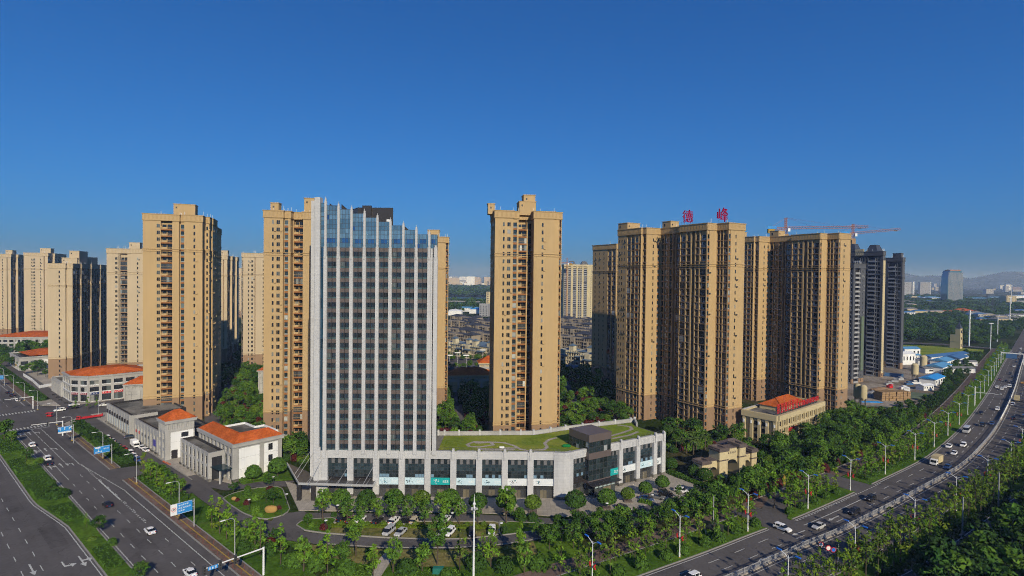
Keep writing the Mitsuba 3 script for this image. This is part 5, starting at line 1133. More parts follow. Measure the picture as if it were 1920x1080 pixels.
K = thing('hoarding', 'blue site fence at the foot of the right unfinished tower', 'fence'); a, b = at(1658, 705), at(1694, 708); put('panel', MB().fb(Fr.ab(a, b), 0, float(np.hypot(*(b - a))), 0, .2, 0, 2.6), 'm_bluerf', K)
rq = random.Random(12)
for i, (px, py) in enumerate([(1662, 722), (1672, 716), (1685, 713), (1700, 722), (1668, 728), (1690, 730), (1695, 733), (1710, 720), (1728, 688), (1738, 686), (1748, 687), (1722, 691)]):
    c = at(px, py); m = rq.choice(['m_wpaint', 'm_netg', 'm_red', 'm_steel', 'm_wpaint', 'm_bluerf']); K = thing('material_pile', 'small pile of building material lying on the open site ground', 'pile', 'piles on the building site'); fr = Fr(c, (1, rq.uniform(-.5, .5)))
    put('bundle', MB().fb(fr, 0, rq.uniform(3, 5), -2.2, 0, 0, rq.uniform(.8, 1.8)), m, K); put('bundle', MB().fb(fr, 1, 3, -1.6, .3, 1.9, 2.3), m, K)

# small watch tower, telecom mast, other masts on the right
K = thing('watch_tower', 'small square cream tower with a pointed grey roof on the far edge of the meadow', 'tower'); c = at(1800, 654); fr = Fr(c, (math.cos(.5), math.sin(.5)))
put('wall', MB().fb(fr, 0, 4.5, -9, 0, 0, 14).fb(fr, .2, 4.3, -4.5, -.2, 14, 20.5).fb(fr, -.3, 4.8, -9.2, .3, 7, 7.4).fb(fr, -.2, 4.7, -4.9, .3, 14, 14.5), 'm_cream', K); mb = MB(); hip(mb, fr, .2, 4.3, .2, 4.3, 20.5, 6.5, .3); put('spire', mb, 'm_frame', K)
for z in (2, 9, 16): put('window', MB().fb(fr, 1.4, 3.0, 0, .08, z, z + 2.6), 'm_dark', K)
def pole(base, label, cat, p, h, r0, r1, mat='m_wpaint', head=None, group=None):
    c = at(*p); K = thing(base, label, cat, group); put('pole', MB().tube([[*c, 0], [*c, h]], [r0, r1], 8), mat, K)
    if head == 'tel':
        mb = MB(); 
        for a in range(3):
            for z in (h - 9, h - 5.5, h - 2.2): mb.box(c[0] + .8 * math.cos(a * 2.1) - .25, c[0] + .8 * math.cos(a * 2.1) + .25, c[1] + .8 * math.sin(a * 2.1) - .2, c[1] + .8 * math.sin(a * 2.1) + .2, z, z + 2.2)
        put('antenna', mb, mat, K, kind='stuff')
    if head == 'lamp': put('lamp_head', MB().box(c[0] - 2.2, c[0] + 2.2, c[1] - .5, c[1] + .5, h, h + .7), mat, K)
    if head == 'ball': put('lamp_head', MB().lathe([(0, -.9), (.9, 0), (0, .9)], (c[0] + 1.6, c[1], h), 8), 'm_wpaint', K); 
    return K
pole('telecom_mast', 'white telecom mast with stacked antennas behind the small cream tower', 'mast', (1817, 649), 38, .7, .45, head='tel')
pole('floodlight_mast', 'white mast with a ring of lamps over the far road junction', 'mast', (1870, 641), 30, .5, .3, head='ball'); pole('floodlight_mast', 'thin white mast beside the lane near the small cream tower', 'mast', (1857, 655), 26, .4, .25, head='lamp'); pole('floodlight_mast', 'tall white mast far along the highway, nearer of two', 'mast', (1893, 611), 44, .8, .5, head='lamp'); pole('floodlight_mast', 'tall white mast far along the highway, farther of two', 'mast', (1896, 577), 60, 1.0, .7, head='lamp')
def pylon(label, p, h):
    c = at(*p); K = thing('power_pylon', label, 'pylon'); mb = MB()
    for sx in (-1, 1):
        for sy in (-1, 1): mb.tube([[c[0] + sx * 4, c[1] + sy * 4, 0], [c[0] + sx * .6, c[1] + sy * .6, h]], .3, 4)
    for z in np.linspace(.1, .9, 8): w = 4 * (1 - z) + .6 * z; mb.tube([[c[0] - w, c[1], h * z], [c[0] + w, c[1], h * (z + .1)]], .2, 3); mb.tube([[c[0] + w, c[1], h * z], [c[0] - w, c[1], h * (z + .1)]], .2, 3)
    for z in (.75, .85, .95): mb.tube([[c[0] - 7, c[1], h * z], [c[0] + 7, c[1], h * z]], .22, 3)
    put('lattice', mb, 'm_frame', K)
pylon('grey lattice power pylon over the far village, left', (1850, 585), 42); pylon('grey lattice power pylon over the far village, right', (1861, 590), 36)

# far office tower with curved flanks, and other far buildings on the right
K = thing('distant_office_tower', 'lone grey glass tower with narrowing top in front of the far hills', 'office building'); Yd = 1850.0; d = _fwd + (1777 - 960) / FPX * RT; x0 = float(d[0] / d[1] * Yd); mb, mf = MB(), MB(); prof = [(0, 62), (6, 62), (6, 50), (30, 52), (60, 50), (85, 47), (100, 41), (106, 36)]
for (z0, w0), (z1, w1) in zip(prof[:-1], prof[1:]):
    cx = x0 + 25; v = [[cx + sx * w / 2, Yd + (0 if sy == 0 else 30), z] for z, w in ((z0, w0), (z1, w1)) for sx in (-1, 1) for sy in (0, 1)]
    mb.add(v, [[0, 2, 6], [0, 6, 4], [0, 4, 5], [0, 5, 1], [2, 3, 7], [2, 7, 6], [4, 6, 7], [4, 7, 5]])
for k in range(26): mf.box(x0 + 1, x0 + 49, Yd - .6, Yd + .2, 8 + k * 3.6, 9.2 + k * 3.6)
for k in range(13): mf.box(x0 + 2 + k * 3.7, x0 + 2.8 + k * 3.7, Yd - .8, Yd + .2, 6, 100)
put('glass_wall', mb, 'm_glassblue', K); put('wall_grid', mf, 'm_concl', K); put('crown', MB().box(x0 + 8, x0 + 43, Yd + 3, Yd + 25, 106, 109), 'm_orange', K)
rq = random.Random(77); FARM = ['m_concl', 'm_beige', 'm_wpaint', 'm_grey', 'm_base', 'm_cream']
def farblock(px, Y, w, d_, h, mat, lab, grp, cat='building', base='distant_building', roof=None, fl=3.2, stripes=True):
    dd = _fwd + (px - 960) / FPX * RT; x = float(dd[0] / dd[1] * Y); K = thing(base, lab, cat, grp); fr = Fr((x, Y), (math.cos(a_ := rq.uniform(-.35, .35)), math.sin(a_)))
    put('wall', MB().fb(fr, 0, w, -d_, 0, 0, h), mat, K)
    if stripes and h > 8:
        mb = MB(); n = int(h / fl)
        for k in range(n):
            for j in range(max(2, int(w / 5))): a = w * (j + .2) / max(2, int(w / 5)); mb.fb(fr, a, a + w * .5 / max(2, int(w / 5)), -.1, .08, k * fl + 1.0, k * fl + 2.4)
        put('window', mb, 'm_frame', K, kind='stuff')
    if roof: mb = MB(); hip(mb, fr, 0, w, 0, d_, h, 2.5, .6); put('roof', mb, roof, K)
    return K
for px in (1694, 1725): farblock(px, 2900, 50, 18, 68, 'm_concl', 'grey far apartment slab with a bright end wall, one of two before the hills', 'far grey slab pair', 'apartment building')
for px in (1711.5, 1743.5): farblock(px, 2905, 7, 18, 70, 'm_wpaint', 'bright white end wall of a far grey slab', 'far white end walls')
for i in range(26): farblock(rq.uniform(1745, 1990), rq.uniform(3200, 6200), rq.uniform(30, 80), 20, rq.choice([14, 20, 30, 45, 55]), rq.choice(FARM), 'far building at the foot of the hills', 'far buildings at the foot of the hills')
farblock(1710, 2100, 22, 20, 15, 'm_cream', 'far cream block at the left end of a long dark building', None); farblock(1722, 2110, 85, 22, 13, 'm_bluerf', 'long dark blue glass building left of the lone grey tower', None); farblock(1888, 1700, 30, 24, 30, 'm_cream', 'far cream block right of the lone grey tower', None); farblock(1905, 1720, 60, 24, 14, 'm_concl', 'long pale far building at the right edge of the view', None)
farblock(1770, 1560, 26, 14, 8, 'm_wpaint', 'white low house in the trees before the lone grey tower', None); farblock(1802, 1500, 20, 14, 8, 'm_concl', 'pale low block at the foot of the lone grey tower', None)
for i, (px, py) in enumerate([(1694, 571), (1712, 573), (1735, 570), (1702, 587), (1716, 592), (1734, 590), (1745, 591), (1761, 590), (1697, 596), (1794, 588), (1808, 590), (1822, 596), (1835, 600), (1846, 600), (1858, 603), (1868, 604), (1880, 604), (1892, 600), (1838, 607), (1872, 610), (1700, 578), (1722, 579), (1905, 590)]):
    g = at(px, py); farblock(px, g[1], rq.uniform(16, 34), rq.uniform(10, 16), rq.uniform(6, 11), rq.choice(FARM), 'village house among the far trees right of the unfinished towers', 'village houses on the right', 'house', 'village_house', rq.choice(['m_tile', 'm_flat', 'm_conc', 'm_conc', 'm_bluerf']))
for i in range(6): farblock(1690 + i * 42, rq.uniform(2000, 2600), rq.uniform(60, 140), 22, rq.uniform(8, 12), rq.choice(['m_wpaint', 'm_concl']), 'low pale far shed beyond the village', 'far sheds on the right', 'shed', 'distant_shed', 'm_blueroof', stripes=False)

# town seen through the gap left of the centre tower
lake = Polygon([(-900, 1480), (-300, 1500), (40, 1470), (120, 1560), (60, 1900), (-500, 1960), (-950, 1850)]); put('lake', MB().poly(lake, -0.1), 'm_water', kind='structure')
K = thing('viaduct', 'grey elevated road on pale piers in front of the lake', 'bridge'); mb, mp = MB(), MB(); fr = Fr((-320, 1330), (1, -.12)); mb.fb(fr, 0, 420, -12, 0, 10.5, 12.4).fb(fr, 0, 420, -.4, .1, 12.4, 13.4); put('deck', mb, 'm_conc', K)
for k in range(14): put('pier', MB().fb(fr, k * 32, k * 32 + 2.6, -8, -3, 0, 10.5), 'm_concl', K)
for px, Y, w, h, m, rf_, lab in ((853, 1120, 62, 7, 'm_wpaint', 'm_blueroof', 'long shed with a pale blue roof below the viaduct'), (880, 1060, 30, 8, 'm_wpaint', 'm_blue', 'blue roofed shed right of the long shed below the viaduct'), (838, 1000, 26, 8, 'm_wpaint', 'm_wpaint', 'white low hall left of the sheds below the viaduct')): farblock(px, Y, w, 18, h, m, lab, None, 'shed', 'distant_shed', rf_)
farblock(912, 1000, 18, 15, 42, 'm_cream', 'far cream apartment block left edge of the centre tower', None, 'apartment building'); farblock(899, 985, 16, 14, 22, 'm_concl', 'lower pale block beside the far cream apartment block', None)
for i in range(34): farblock(rq.uniform(832, 925), rq.uniform(4200, 6800), rq.uniform(40, 110), 30, rq.choice([20, 26, 40, 60, 75]), rq.choice(['m_wpaint', 'm_beige', 'm_concl', 'm_cream']), 'far hazy block of the town beyond the lake', 'town blocks beyond the lake', stripes=False)
for i in range(16): farblock(rq.uniform(835, 920), rq.uniform(2500, 3800), rq.uniform(20, 50), 16, rq.uniform(7, 12), 'm_wpaint', 'low white house among the woods beyond the lake', 'white houses beyond the lake', 'house', 'far_house', stripes=False)
for i in range(14): farblock(rq.uniform(1128, 1142), rq.uniform(2200, 5500), rq.uniform(30, 60), 20, rq.choice([10, 20, 35]), rq.choice(FARM), 'far hazy block in the gap left of the stepped slabs', 'blocks in the right gap', stripes=False)
for i in range(8): farblock(rq.uniform(440, 452), rq.uniform(1400, 3000), rq.uniform(20, 50), 20, rq.choice([12, 30, 60]), rq.choice(FARM), 'far hazy block in the gap left of the office tower', 'blocks in the left gap', stripes=False)

# townhouse rows with dark roofs, in line with the avenue
def townhouse(L, d, h, seed, villa=False):
    r = random.Random(seed); fr = Fr((0, 0), (1, 0)); w, c, wi, rf_, tu = MB(), MB(), MB(), MB(), MB(); n = int(L / 4.5)
    w.fb(fr, 0, L, -d, 0, 0, h)
    for i in range(n):
        x = L * i / n; fw = L / n
        if i % 3 == 1: w.fb(fr, x, x + fw, 0, 1.6, 0, h - r.choice([0, 3]))
        for k in range(int(h / 3.1)):
            n0 = 1.62 if i % 3 == 1 and k < int(h / 3.1) - 1 else .03
            wi.fb(fr, x + fw * .18, x + fw * .8, n0, n0 + .04, k * 3.1 + .8, k * 3.1 + 2.6); c.fb(fr, x + fw * .1, x + fw * .9, n0, n0 + .7, k * 3.1 - .1, k * 3.1 + (.7 if k and i % 2 else .15))
        for xx in (x + .1, x + fw * .5): c.fb(fr, xx, xx + .35, .02, .5, 0, h)
    x = 0
    while x < L - 6:
        l = min(L - x, r.uniform(14, 24)); dz = r.choice([0, -1.6, 0]); hip(rf_, fr, x, x + l, 0, d, h + dz, 2.6, 1.0); x += l
    if villa:
        for q in (.25, .62): tu.fb(fr, L * q, L * q + 4.2, -4.2, 0, h, h + 3.6); hip(rf_, fr, L * q, L * q + 4.2, 0, 4.2, h + 3.6, 1.8, .5)
        for i in range(3): x = L * (i + .2) / 3; hip(rf_, fr, x, x + 8, -2.5, 0, h * .62, 1.0, .3)
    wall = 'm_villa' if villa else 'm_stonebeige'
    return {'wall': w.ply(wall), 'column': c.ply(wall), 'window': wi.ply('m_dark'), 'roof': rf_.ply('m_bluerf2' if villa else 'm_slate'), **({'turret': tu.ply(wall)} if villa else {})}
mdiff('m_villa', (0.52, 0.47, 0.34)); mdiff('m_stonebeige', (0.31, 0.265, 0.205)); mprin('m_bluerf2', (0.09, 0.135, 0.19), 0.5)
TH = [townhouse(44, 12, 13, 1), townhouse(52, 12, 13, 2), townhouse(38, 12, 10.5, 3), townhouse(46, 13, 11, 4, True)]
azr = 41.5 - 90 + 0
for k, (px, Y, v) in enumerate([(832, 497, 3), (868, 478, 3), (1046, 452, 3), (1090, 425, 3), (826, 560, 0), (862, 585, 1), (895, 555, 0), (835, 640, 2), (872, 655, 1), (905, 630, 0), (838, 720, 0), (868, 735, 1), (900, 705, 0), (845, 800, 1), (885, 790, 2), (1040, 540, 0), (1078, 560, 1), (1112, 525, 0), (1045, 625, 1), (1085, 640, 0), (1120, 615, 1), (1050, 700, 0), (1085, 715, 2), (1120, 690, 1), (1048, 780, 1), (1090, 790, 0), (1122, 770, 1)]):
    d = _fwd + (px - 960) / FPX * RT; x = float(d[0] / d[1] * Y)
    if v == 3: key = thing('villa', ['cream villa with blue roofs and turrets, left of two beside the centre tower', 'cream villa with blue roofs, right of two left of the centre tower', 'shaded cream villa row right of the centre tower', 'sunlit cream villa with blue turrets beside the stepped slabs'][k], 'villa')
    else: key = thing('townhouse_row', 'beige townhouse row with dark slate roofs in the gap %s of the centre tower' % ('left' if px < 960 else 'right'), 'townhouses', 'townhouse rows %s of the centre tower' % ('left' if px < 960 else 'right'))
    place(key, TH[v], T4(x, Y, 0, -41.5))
K = thing('hoarding', 'long bright blue site fence in front of the villas right of the centre tower', 'fence')
for px0, px1, y in ((1062, 1145, 697),):
    a, b = at(px0, 690), at(px1 + 10, 702); put('panel', MB().fb(Fr.ab(a, b), 0, float(np.hypot(*(b - a))), 0, .15, .2, 2.8), 'm_blueroof', K)
vg = pxpoly((1000, 640), (1160, 640), (1165, 705), (1050, 690), (1000, 690)); vg2 = pxpoly((800, 640), (930, 640), (930, 700), (800, 690)); put('townhouse_street', MB().poly(unary_union([vg2]), -0.1), 'm_asphalt', kind='structure')
for i, (px, py) in enumerate(((843, 690), (858, 684), (874, 690), (905, 678))): pole('street_lamp', 'thin white street lamp before the villas left of the centre tower', 'street lamp', (px, py), 9, .12, .08, head='lamp', group='lamps before the villas')

# hills: a ridge along the right of the horizon
hp = [(1500, 40), (1600, 120), (1660, 185), (1700, 200), (1725, 165), (1772, 190), (1800, 160), (1822, 145), (1850, 185), (1880, 225), (1905, 235), (1925, 222), (1960, 240), (2010, 200), (2080, 230), (2160, 120), (2260, 40)]
xs = np.linspace(1480, 2300, 140); zs = np.interp(xs, [a for a, _ in hp], [b for _, b in hp]); V = []; nr = 15
for px, z in zip(xs, zs):
    d = _fwd + (px - 960) / FPX * RT; d = d / d[1]
    for k in range(nr):
        Y = 6600 + k * 240; sh = math.exp(-((k - 7) / 3.6) ** 2); V.append([d[0] * Y, Y, z * sh])
V = np.array(V); nz = meshkit.fbm(V / np.array([420, 420, 1e9]), 5) - .5; V[:, 2] = np.maximum(-5, V[:, 2] + nz * 90 * np.clip(V[:, 2] / 120, 0, 1))
F = []
for i in range(len(xs) - 1):
    for k in range(nr - 1): a = i * nr + k; F += [[a, a + nr, a + nr + 1], [a, a + nr + 1, a + 1]]
put('hills', MB().add(V, F), 'm_land', kind='structure', smooth=True)
# ---------------- trees, hedges, shrubs ----------------
def leafcloud(P, Nn, size, col, rg, jit=.55):
    """Quads at P facing roughly along Nn, coloured per leaf."""
    n = len(P); Nn = Nn + rg.normal(0, jit, (n, 3)); Nn /= np.linalg.norm(Nn, axis=1, keepdims=True) + 1e-9
    a = np.cross(Nn, rg.normal(0, 1, (n, 3))); a /= np.linalg.norm(a, axis=1, keepdims=True) + 1e-9; b = np.cross(Nn, a)
    s = size * rg.uniform(.6, 1.35, (n, 1)); a = a * s; b = b * s * .62
    V = np.stack([P - a, P - b * .9 + a * .1, P + a, P + b * .9 + a * .1], 1).reshape(-1, 3); i = np.arange(n) * 4
    F = np.vstack([np.stack([i, i + 1, i + 2], 1), np.stack([i, i + 2, i + 3], 1)]); return V, F, np.repeat(col, 4, 0)
def sph(rg, n):
    d = rg.normal(0, 1, (n, 3)); return d / np.linalg.norm(d, axis=1, keepdims=True)
GREENS = {'lime': (0.120, 0.225, 0.022), 'fresh': (0.10, 0.19, 0.026), 'mid': (0.066, 0.135, 0.022), 'dark': (0.040, 0.086, 0.018), 'olive': (0.090, 0.150, 0.022), 'deep': (0.032, 0.074, 0.020), 'red': (0.09, 0.024, 0.024), 'yellow': (0.150, 0.225, 0.022)}
def clumps(rg, centres, radii, per, size, tone, squash=.8, vary=.28):
    Ps, Ns, Cs = [], [], []; tone = np.array(tone)
    for c, r in zip(centres, radii):
        k = max(6, int(per * r * r)); d = sph(rg, k); d[:, 2] = np.where(d[:, 2] < -.5, -d[:, 2], d[:, 2]); q = rg.uniform(.55, 1.05, (k, 1)); p = c + d * q * r * np.array([1, 1, squash])
        hue = rg.uniform(1 - vary, 1 + vary) * np.array([rg.uniform(.85, 1.12), 1, rg.uniform(.8, 1.2)])
        Ps.append(p); Ns.append(d + np.array([0, 0, .35])); Cs.append(tone * hue * rg.uniform(.7, 1.35, (k, 1)))
    return leafcloud(np.vstack(Ps), np.vstack(Ns), size, np.vstack(Cs), rg)
def trunkmesh(rg, h, r, crown_z, spread, nb=5):
    mb = MB(); lean = rg.normal(0, .02, 2); top = np.array([lean[0] * h, lean[1] * h, h]); mb.tube([[0, 0, -.1], top * .5, top], [r, r * .75, r * .3], 6)
    for i in range(nb):
        a = rg.uniform(0, 6.28); z = crown_z + (h - crown_z) * rg.uniform(.0, .6); b = top * (z / h); e = b + np.array([math.cos(a) * spread, math.sin(a) * spread, rg.uniform(.5, 1.3) * spread])
        mb.tube([b, (b + e) / 2 + [0, 0, .1], e], [r * .5, r * .35, r * .12], 4)
    return mb
def mk(leaf, trunk=None):
    d = {'crown': MB().add(leaf[0], leaf[1]).__class__ and None}
    mb = MB(); mb.V.append(leaf[0]); mb.F.append(leaf[1]); mb.C.append(leaf[2]); mb.n = len(leaf[0])
    out = {'crown': mb.ply('m_leaf', color=True)}
    if trunk is not None: out['trunk'] = trunk.ply('m_bark')
    return out
def t_ginkgo(seed, tone='lime', H=7.2, R=1.55, per=30):
    rg = np.random.default_rng(seed); cs, rs = [], []
    for i in range(rg.integers(20, 27)):
        q = rg.uniform(0, 1) ** .9; z = H * (.24 + .74 * q); rad = R * (1.0 - .82 * q ** 1.3) * rg.uniform(.35, 1.0); a = rg.uniform(0, 6.28); cs.append([math.cos(a) * rad, math.sin(a) * rad, z]); rs.append(rg.uniform(.38, .68) * (1.15 - .5 * q))
    cs.append([0, 0, H * .97]); rs.append(.3)
    return mk(clumps(rg, np.array(cs), rs, per / .5, .26, GREENS[tone], 1.0), trunkmesh(rg, H * .9, .11, H * .25, .9, 6))
def t_ellip(seed, tone, rx, z0, z1, nc, per, size=.3, dome=False, trunk_r=.14, cr=.9):
    rg = np.random.default_rng(seed); d = sph(rg, nc); c = np.array([0, 0, (z0 + z1) / 2]); 
    if dome: d[:, 2] = np.where(d[:, 2] < 0, d[:, 2] * .75, d[:, 2]); 
    ctr = c + d * rg.uniform(.55 if not dome else .8, 1.0 if not dome else .92, (nc, 1)) * np.array([rx - .3, rx - .3, (z1 - z0) / 2 - .25]); rs = rg.uniform(.6, 1.15, nc) * cr
    return mk(clumps(rg, ctr, rs, per, size, GREENS[tone], .85, .22 if not dome else .12), trunkmesh(rg, z0 + (z1 - z0) * .7, trunk_r, z0, rx * .5, 5))
def t_ball(seed, tone, R, H):
    """A clipped crown: leaves on one smooth dome."""
    rg = np.random.default_rng(seed); n = int(620 * R); d = sph(rg, n); z0 = H * .27; zc = z0 + (H - z0) * .36; p = d * rg.uniform(.9, 1.04, (n, 1)); up = p[:, 2] > 0
    P = np.stack([p[:, 0] * R, p[:, 1] * R, zc + np.where(up, p[:, 2] * (H - zc), p[:, 2] * (zc - z0))], 1)
    n3 = meshkit.noise(P * 1.1 + seed, seed); P[:, :2] *= (1 + .18 * (n3 - .5))[:, None]
    col = np.array(GREENS[tone]) * (0.7 + .6 * meshkit.noise(P * 1.6 + 9, seed))[:, None] * rg.uniform(.7, 1.35, (n, 1))
    return mk(leafcloud(P, d, .30, col, rg, .5), trunkmesh(rg, H * .6, .14, z0 * .7, R * .4, 4))
def t_shrub(seed, tone, R, H):
    rg = np.random.default_rng(seed); n = int(420 * R + 60); d = sph(rg, n); d[:, 2] = np.abs(d[:, 2]) ** .8; P = d * rg.uniform(.8, 1.05, (n, 1)) * np.array([R, R, H]); P += .12 * R * (meshkit.noise(P * 2 + seed) - .5)[:, None]
    col = np.array(GREENS[tone]) * rg.uniform(.6, 1.4, (n, 1)); return mk(leafcloud(P, d, .2, col, rg, .5))
def t_palm(seed):
    rg = np.random.default_rng(seed); H = rg.uniform(4.5, 6.5); mb = MB().tube([[0, 0, 0], [.1, 0, H * .5], [0, .1, H]], [.26, .2, .17], 7); V, F, C = [], [], []; n = 0
    for i in range(22):
        a = rg.uniform(0, 6.28); el = rg.uniform(-.3, 1.2); L = rg.uniform(1.7, 2.6); dr_ = np.array([math.cos(a), math.sin(a)]); pr = None
        col = np.array((0.075, 0.12, 0.03)) * rg.uniform(.6, 1.3)
        for k in range(6):
            t = k / 5; x = L * t * math.cos(el * (1 - .5 * t)); z = H + L * t * math.sin(el) - 1.1 * t * t * L * .55; w = .38 * math.sin(math.pi * min(1, .12 + t * .9)) + .02; s = np.array([-dr_[1], dr_[0]]) * w
            l = [*(dr_ * x + s), z - .12]; m = [*(dr_ * x), z]; r = [*(dr_ * x - s), z - .12]; V += [l, m, r]; C += [col] * 3
            if k: b = n + (k - 1) * 3; F += [[b, b + 1, b + 4], [b, b + 4, b + 3], [b + 1, b + 2, b + 5], [b + 1, b + 5, b + 4]]
        n += 18
    m2 = MB(); m2.V.append(np.array(V)); m2.F.append(np.array(F)); m2.C.append(np.array(C)); m2.n = len(V); return {'crown': m2.ply('m_leaf', color=True), 'trunk': mb.ply('m_bark')}
PR = {'ginkgo': [t_ginkgo(100 + i, ('lime', 'yellow', 'lime', 'fresh', 'lime')[i], (7.2, 7.8, 6.6, 7.4, 8.2)[i]) for i in range(5)],
      'sparse': [t_ginkgo(120 + i, ('olive', 'lime', 'olive', 'yellow')[i], 7.8, 2.1, 17) for i in range(4)],
      'column': [t_ellip(140 + i, ('fresh', 'fresh', 'mid')[i], 1.5, 1.3, 6.0, 22, 52, .27, cr=.72) for i in range(3)],
      'ball': [t_ball(150 + i, ('mid', 'olive', 'dark', 'mid')[i], 2.35, 5.0) for i in range(4)],
      'broad': [t_ellip(160 + i, ('mid', 'fresh', 'dark', 'mid')[i], 3.0, 2.0, 8.2, 30, 30, .36, cr=1.15) for i in range(4)],
      'tall': [t_ellip(170 + i, ('mid', 'fresh')[i], 2.6, 3.4, 11.5, 34, 34, .34, cr=1.05, trunk_r=.2) for i in range(2)],
      'wood': [t_ellip(180 + i, ('deep', 'dark', 'mid', 'deep', 'mid')[i], 4.2, 1.5, 10.5, 34, 15, .55, cr=1.6, trunk_r=.25) for i in range(5)],
      'shrub': [t_shrub(190 + i, ('mid', 'fresh', 'olive', 'dark', 'red')[i], 1.0, 1.5) for i in range(5)],
      'low': [t_shrub(200 + i, ('olive', 'lime', 'dark')[i], 1.6, .9) for i in range(3)],
      'palm': [t_palm(210 + i) for i in range(3)]}
TR = random.Random(11)
CATS = {'shrub': 'shrub', 'low': 'shrub', 'palm': 'palm tree'}; BASES = {'ginkgo': 'street_tree', 'sparse': 'street_tree', 'column': 'columnar_tree', 'ball': 'clipped_tree', 'broad': 'broadleaf_tree', 'tall': 'tall_tree', 'wood': 'woodland_tree', 'shrub': 'shrub', 'low': 'low_shrub', 'palm': 'palm_tree'}
def tree(kind, xy, label, group=None, sc=None, var=None, z=0.0):
    key = thing(BASES[kind], label, CATS.get(kind, 'tree'), group); v = PR[kind]
    place(key, v[TR.randrange(len(v)) if var is None else var % len(v)], T4(xy[0], xy[1], z, TR.uniform(0, 360), (sc or 1) * TR.uniform(.88, 1.13), None)); return key
def stuff(base, kind, pts, label, cat='trees', scs=(.8, 1.3), zs=(0.9, 1.15)):
    K = nm(base); tag(K, label, cat, None, 'stuff')
    for i in range(len(PR[kind])):
        gid = 'group_%s_%s_%d' % (base, kind, i)
        if gid not in scene: scene[gid] = {'type': 'shapegroup', 'leaves': {k: v for k, v in PR[kind][i]['crown'].items()}}
    for j, p in enumerate(pts, 1):
        s = TR.uniform(*scs); scene['%s__%03d' % (K, j)] = {'type': 'instance', 'to_world': T4(p[0], p[1], 0, TR.uniform(0, 360), s, s * TR.uniform(*zs)), 'shapegroup': {'type': 'ref', 'id': 'group_%s_%s_%d' % (base, kind, TR.randrange(len(PR[kind])))}}
def fill(poly, spacing, rnd, avoid=None):
    x0, y0, x1, y1 = poly.bounds; out = []; pp = shapely.prepared.prep(poly) if hasattr(shapely, 'prepared') else poly; y = y0
    while y < y1:
        x = x0
        while x < x1:
            q = (x + rnd.uniform(-.45, .45) * spacing, y + rnd.uniform(-.45, .45) * spacing)
            if poly.contains(shapely.Point(q)) and (avoid is None or not avoid.contains(shapely.Point(q))): out.append(q)
            x += spacing
        y += spacing * .9
    return out

# forecourt
for px, py in [(639, 955), (687, 955), (739, 955), (790, 957), (844, 957), (896, 960), (949, 961), (999, 961), (1079, 961), (1137.5, 954), (1177, 941), (1210, 930), (1242, 919)]:
    g = at(px, py); tree('ball', g, 'round clipped tree in a planter on the paved forecourt of the podium', 'round trees on the forecourt', 1.12 if px < 1150 else .98, var=[0, 2, 0, 1][int(px / 50) % 4]); kp = put('tree_planter', MB().box(g[0] - 1.2, g[0] + 1.2, g[1] - 1.0, g[1] + 1.0, .1, .55), 'm_brown', label='dark square planter at the foot of a round clipped forecourt tree', cat='planter', group='planters on the forecourt')
for px, py, s in [(605, 976, 1.25), (651, 982, 1), (676, 981, 1), (706, 981, 1), (737, 982, 1.1), (764, 980, 1), (796, 985, 1.1), (829, 982, 1.1), (861, 983, 1.05), (896, 981, 1), (949, 981, 1.25)]:
    tree('column', at(px, py), 'slim dense tree between the parking bays before the podium', 'trees of the parking strip', s * 1.32)
for px, py, l in [(475, 902, 'round green tree against the white end wall of the hall, left of two'), (521, 893, 'round green tree against the white end wall of the hall, right of two')]: tree('ball', at(px, py), l, None, 1.15, 0)
for px, py, k, s, l in [(437, 926, 'broad', .5, 'dark pine-like tree at the left tip of the round lawn'), (464, 919, 'shrub', .9, 'small dark shrub at the upper edge of the round lawn'), (503, 914, 'broad', .55, 'small broad tree at the top of the round lawn by the lamp'), (463, 931, 'shrub', 1.3, 'rounded bush on the left of the round lawn'), (480, 937, 'shrub', 1.3, 'rounded olive bush in the middle of the round lawn'), (506, 924, 'shrub', 1.25, 'rounded bush near the upper right of the round lawn'), (522, 929, 'shrub', 1.0, 'bush at the right edge of the round lawn'), (499, 943, 'broad', .5, 'leafy dark shrub, left of the pair above the yellow stone'), (513, 945, 'broad', .55, 'leafy green shrub, right of the pair above the yellow stone'), (463, 946, 'shrub', .9, 'small reddish shrub by the lawn lamp'), (480, 960, 'shrub', 1.1, 'dark shrub near the lower kerb of the round lawn'), (523, 955, 'shrub', .8, 'low bush right of the yellow stone'), (505, 952, 'low', .6, 'low brownish bush behind the yellow stone'), (445, 940, 'shrub', .7, 'tiny bush beside the small stone on the round lawn')]:
    tree(k, at(px, py), l, None, s)
for px, py, k, s, l in [(577, 985, 'broad', .45, 'thin sapling at the left end of the parking lawn'), (584, 988, 'shrub', .8, 'young shrub beside the sapling at the left end of the parking lawn'), (607, 993, 'shrub', .95, 'dark round bush by the lamp at the left end of the parking lawn'), (626, 968, 'shrub', .9, 'dark round bush at the roadside near the first parked cars')]: tree(k, at(px, py), l, None, s)
for px in (640, 689, 719, 749, 778, 844, 876, 907): tree('shrub', at(px, 986 + (px - 760) * .002), 'round clipped bush on the hedge strip between the two parking rows', 'bushes between the parking rows', .85, 2)
for px, py, s in [(976, 976, 1.6), (999, 976, 1.5), (945, 998, 1.05), (1046, 978, 1.2)]: tree('shrub', at(px, py), 'dark round bush on the green lawn right of the parking strip', 'bushes right of the parking strip', s, 3)
tree('broad', at(972, 980), 'ragged young tree on the lawn right of the parking strip', None, .55)
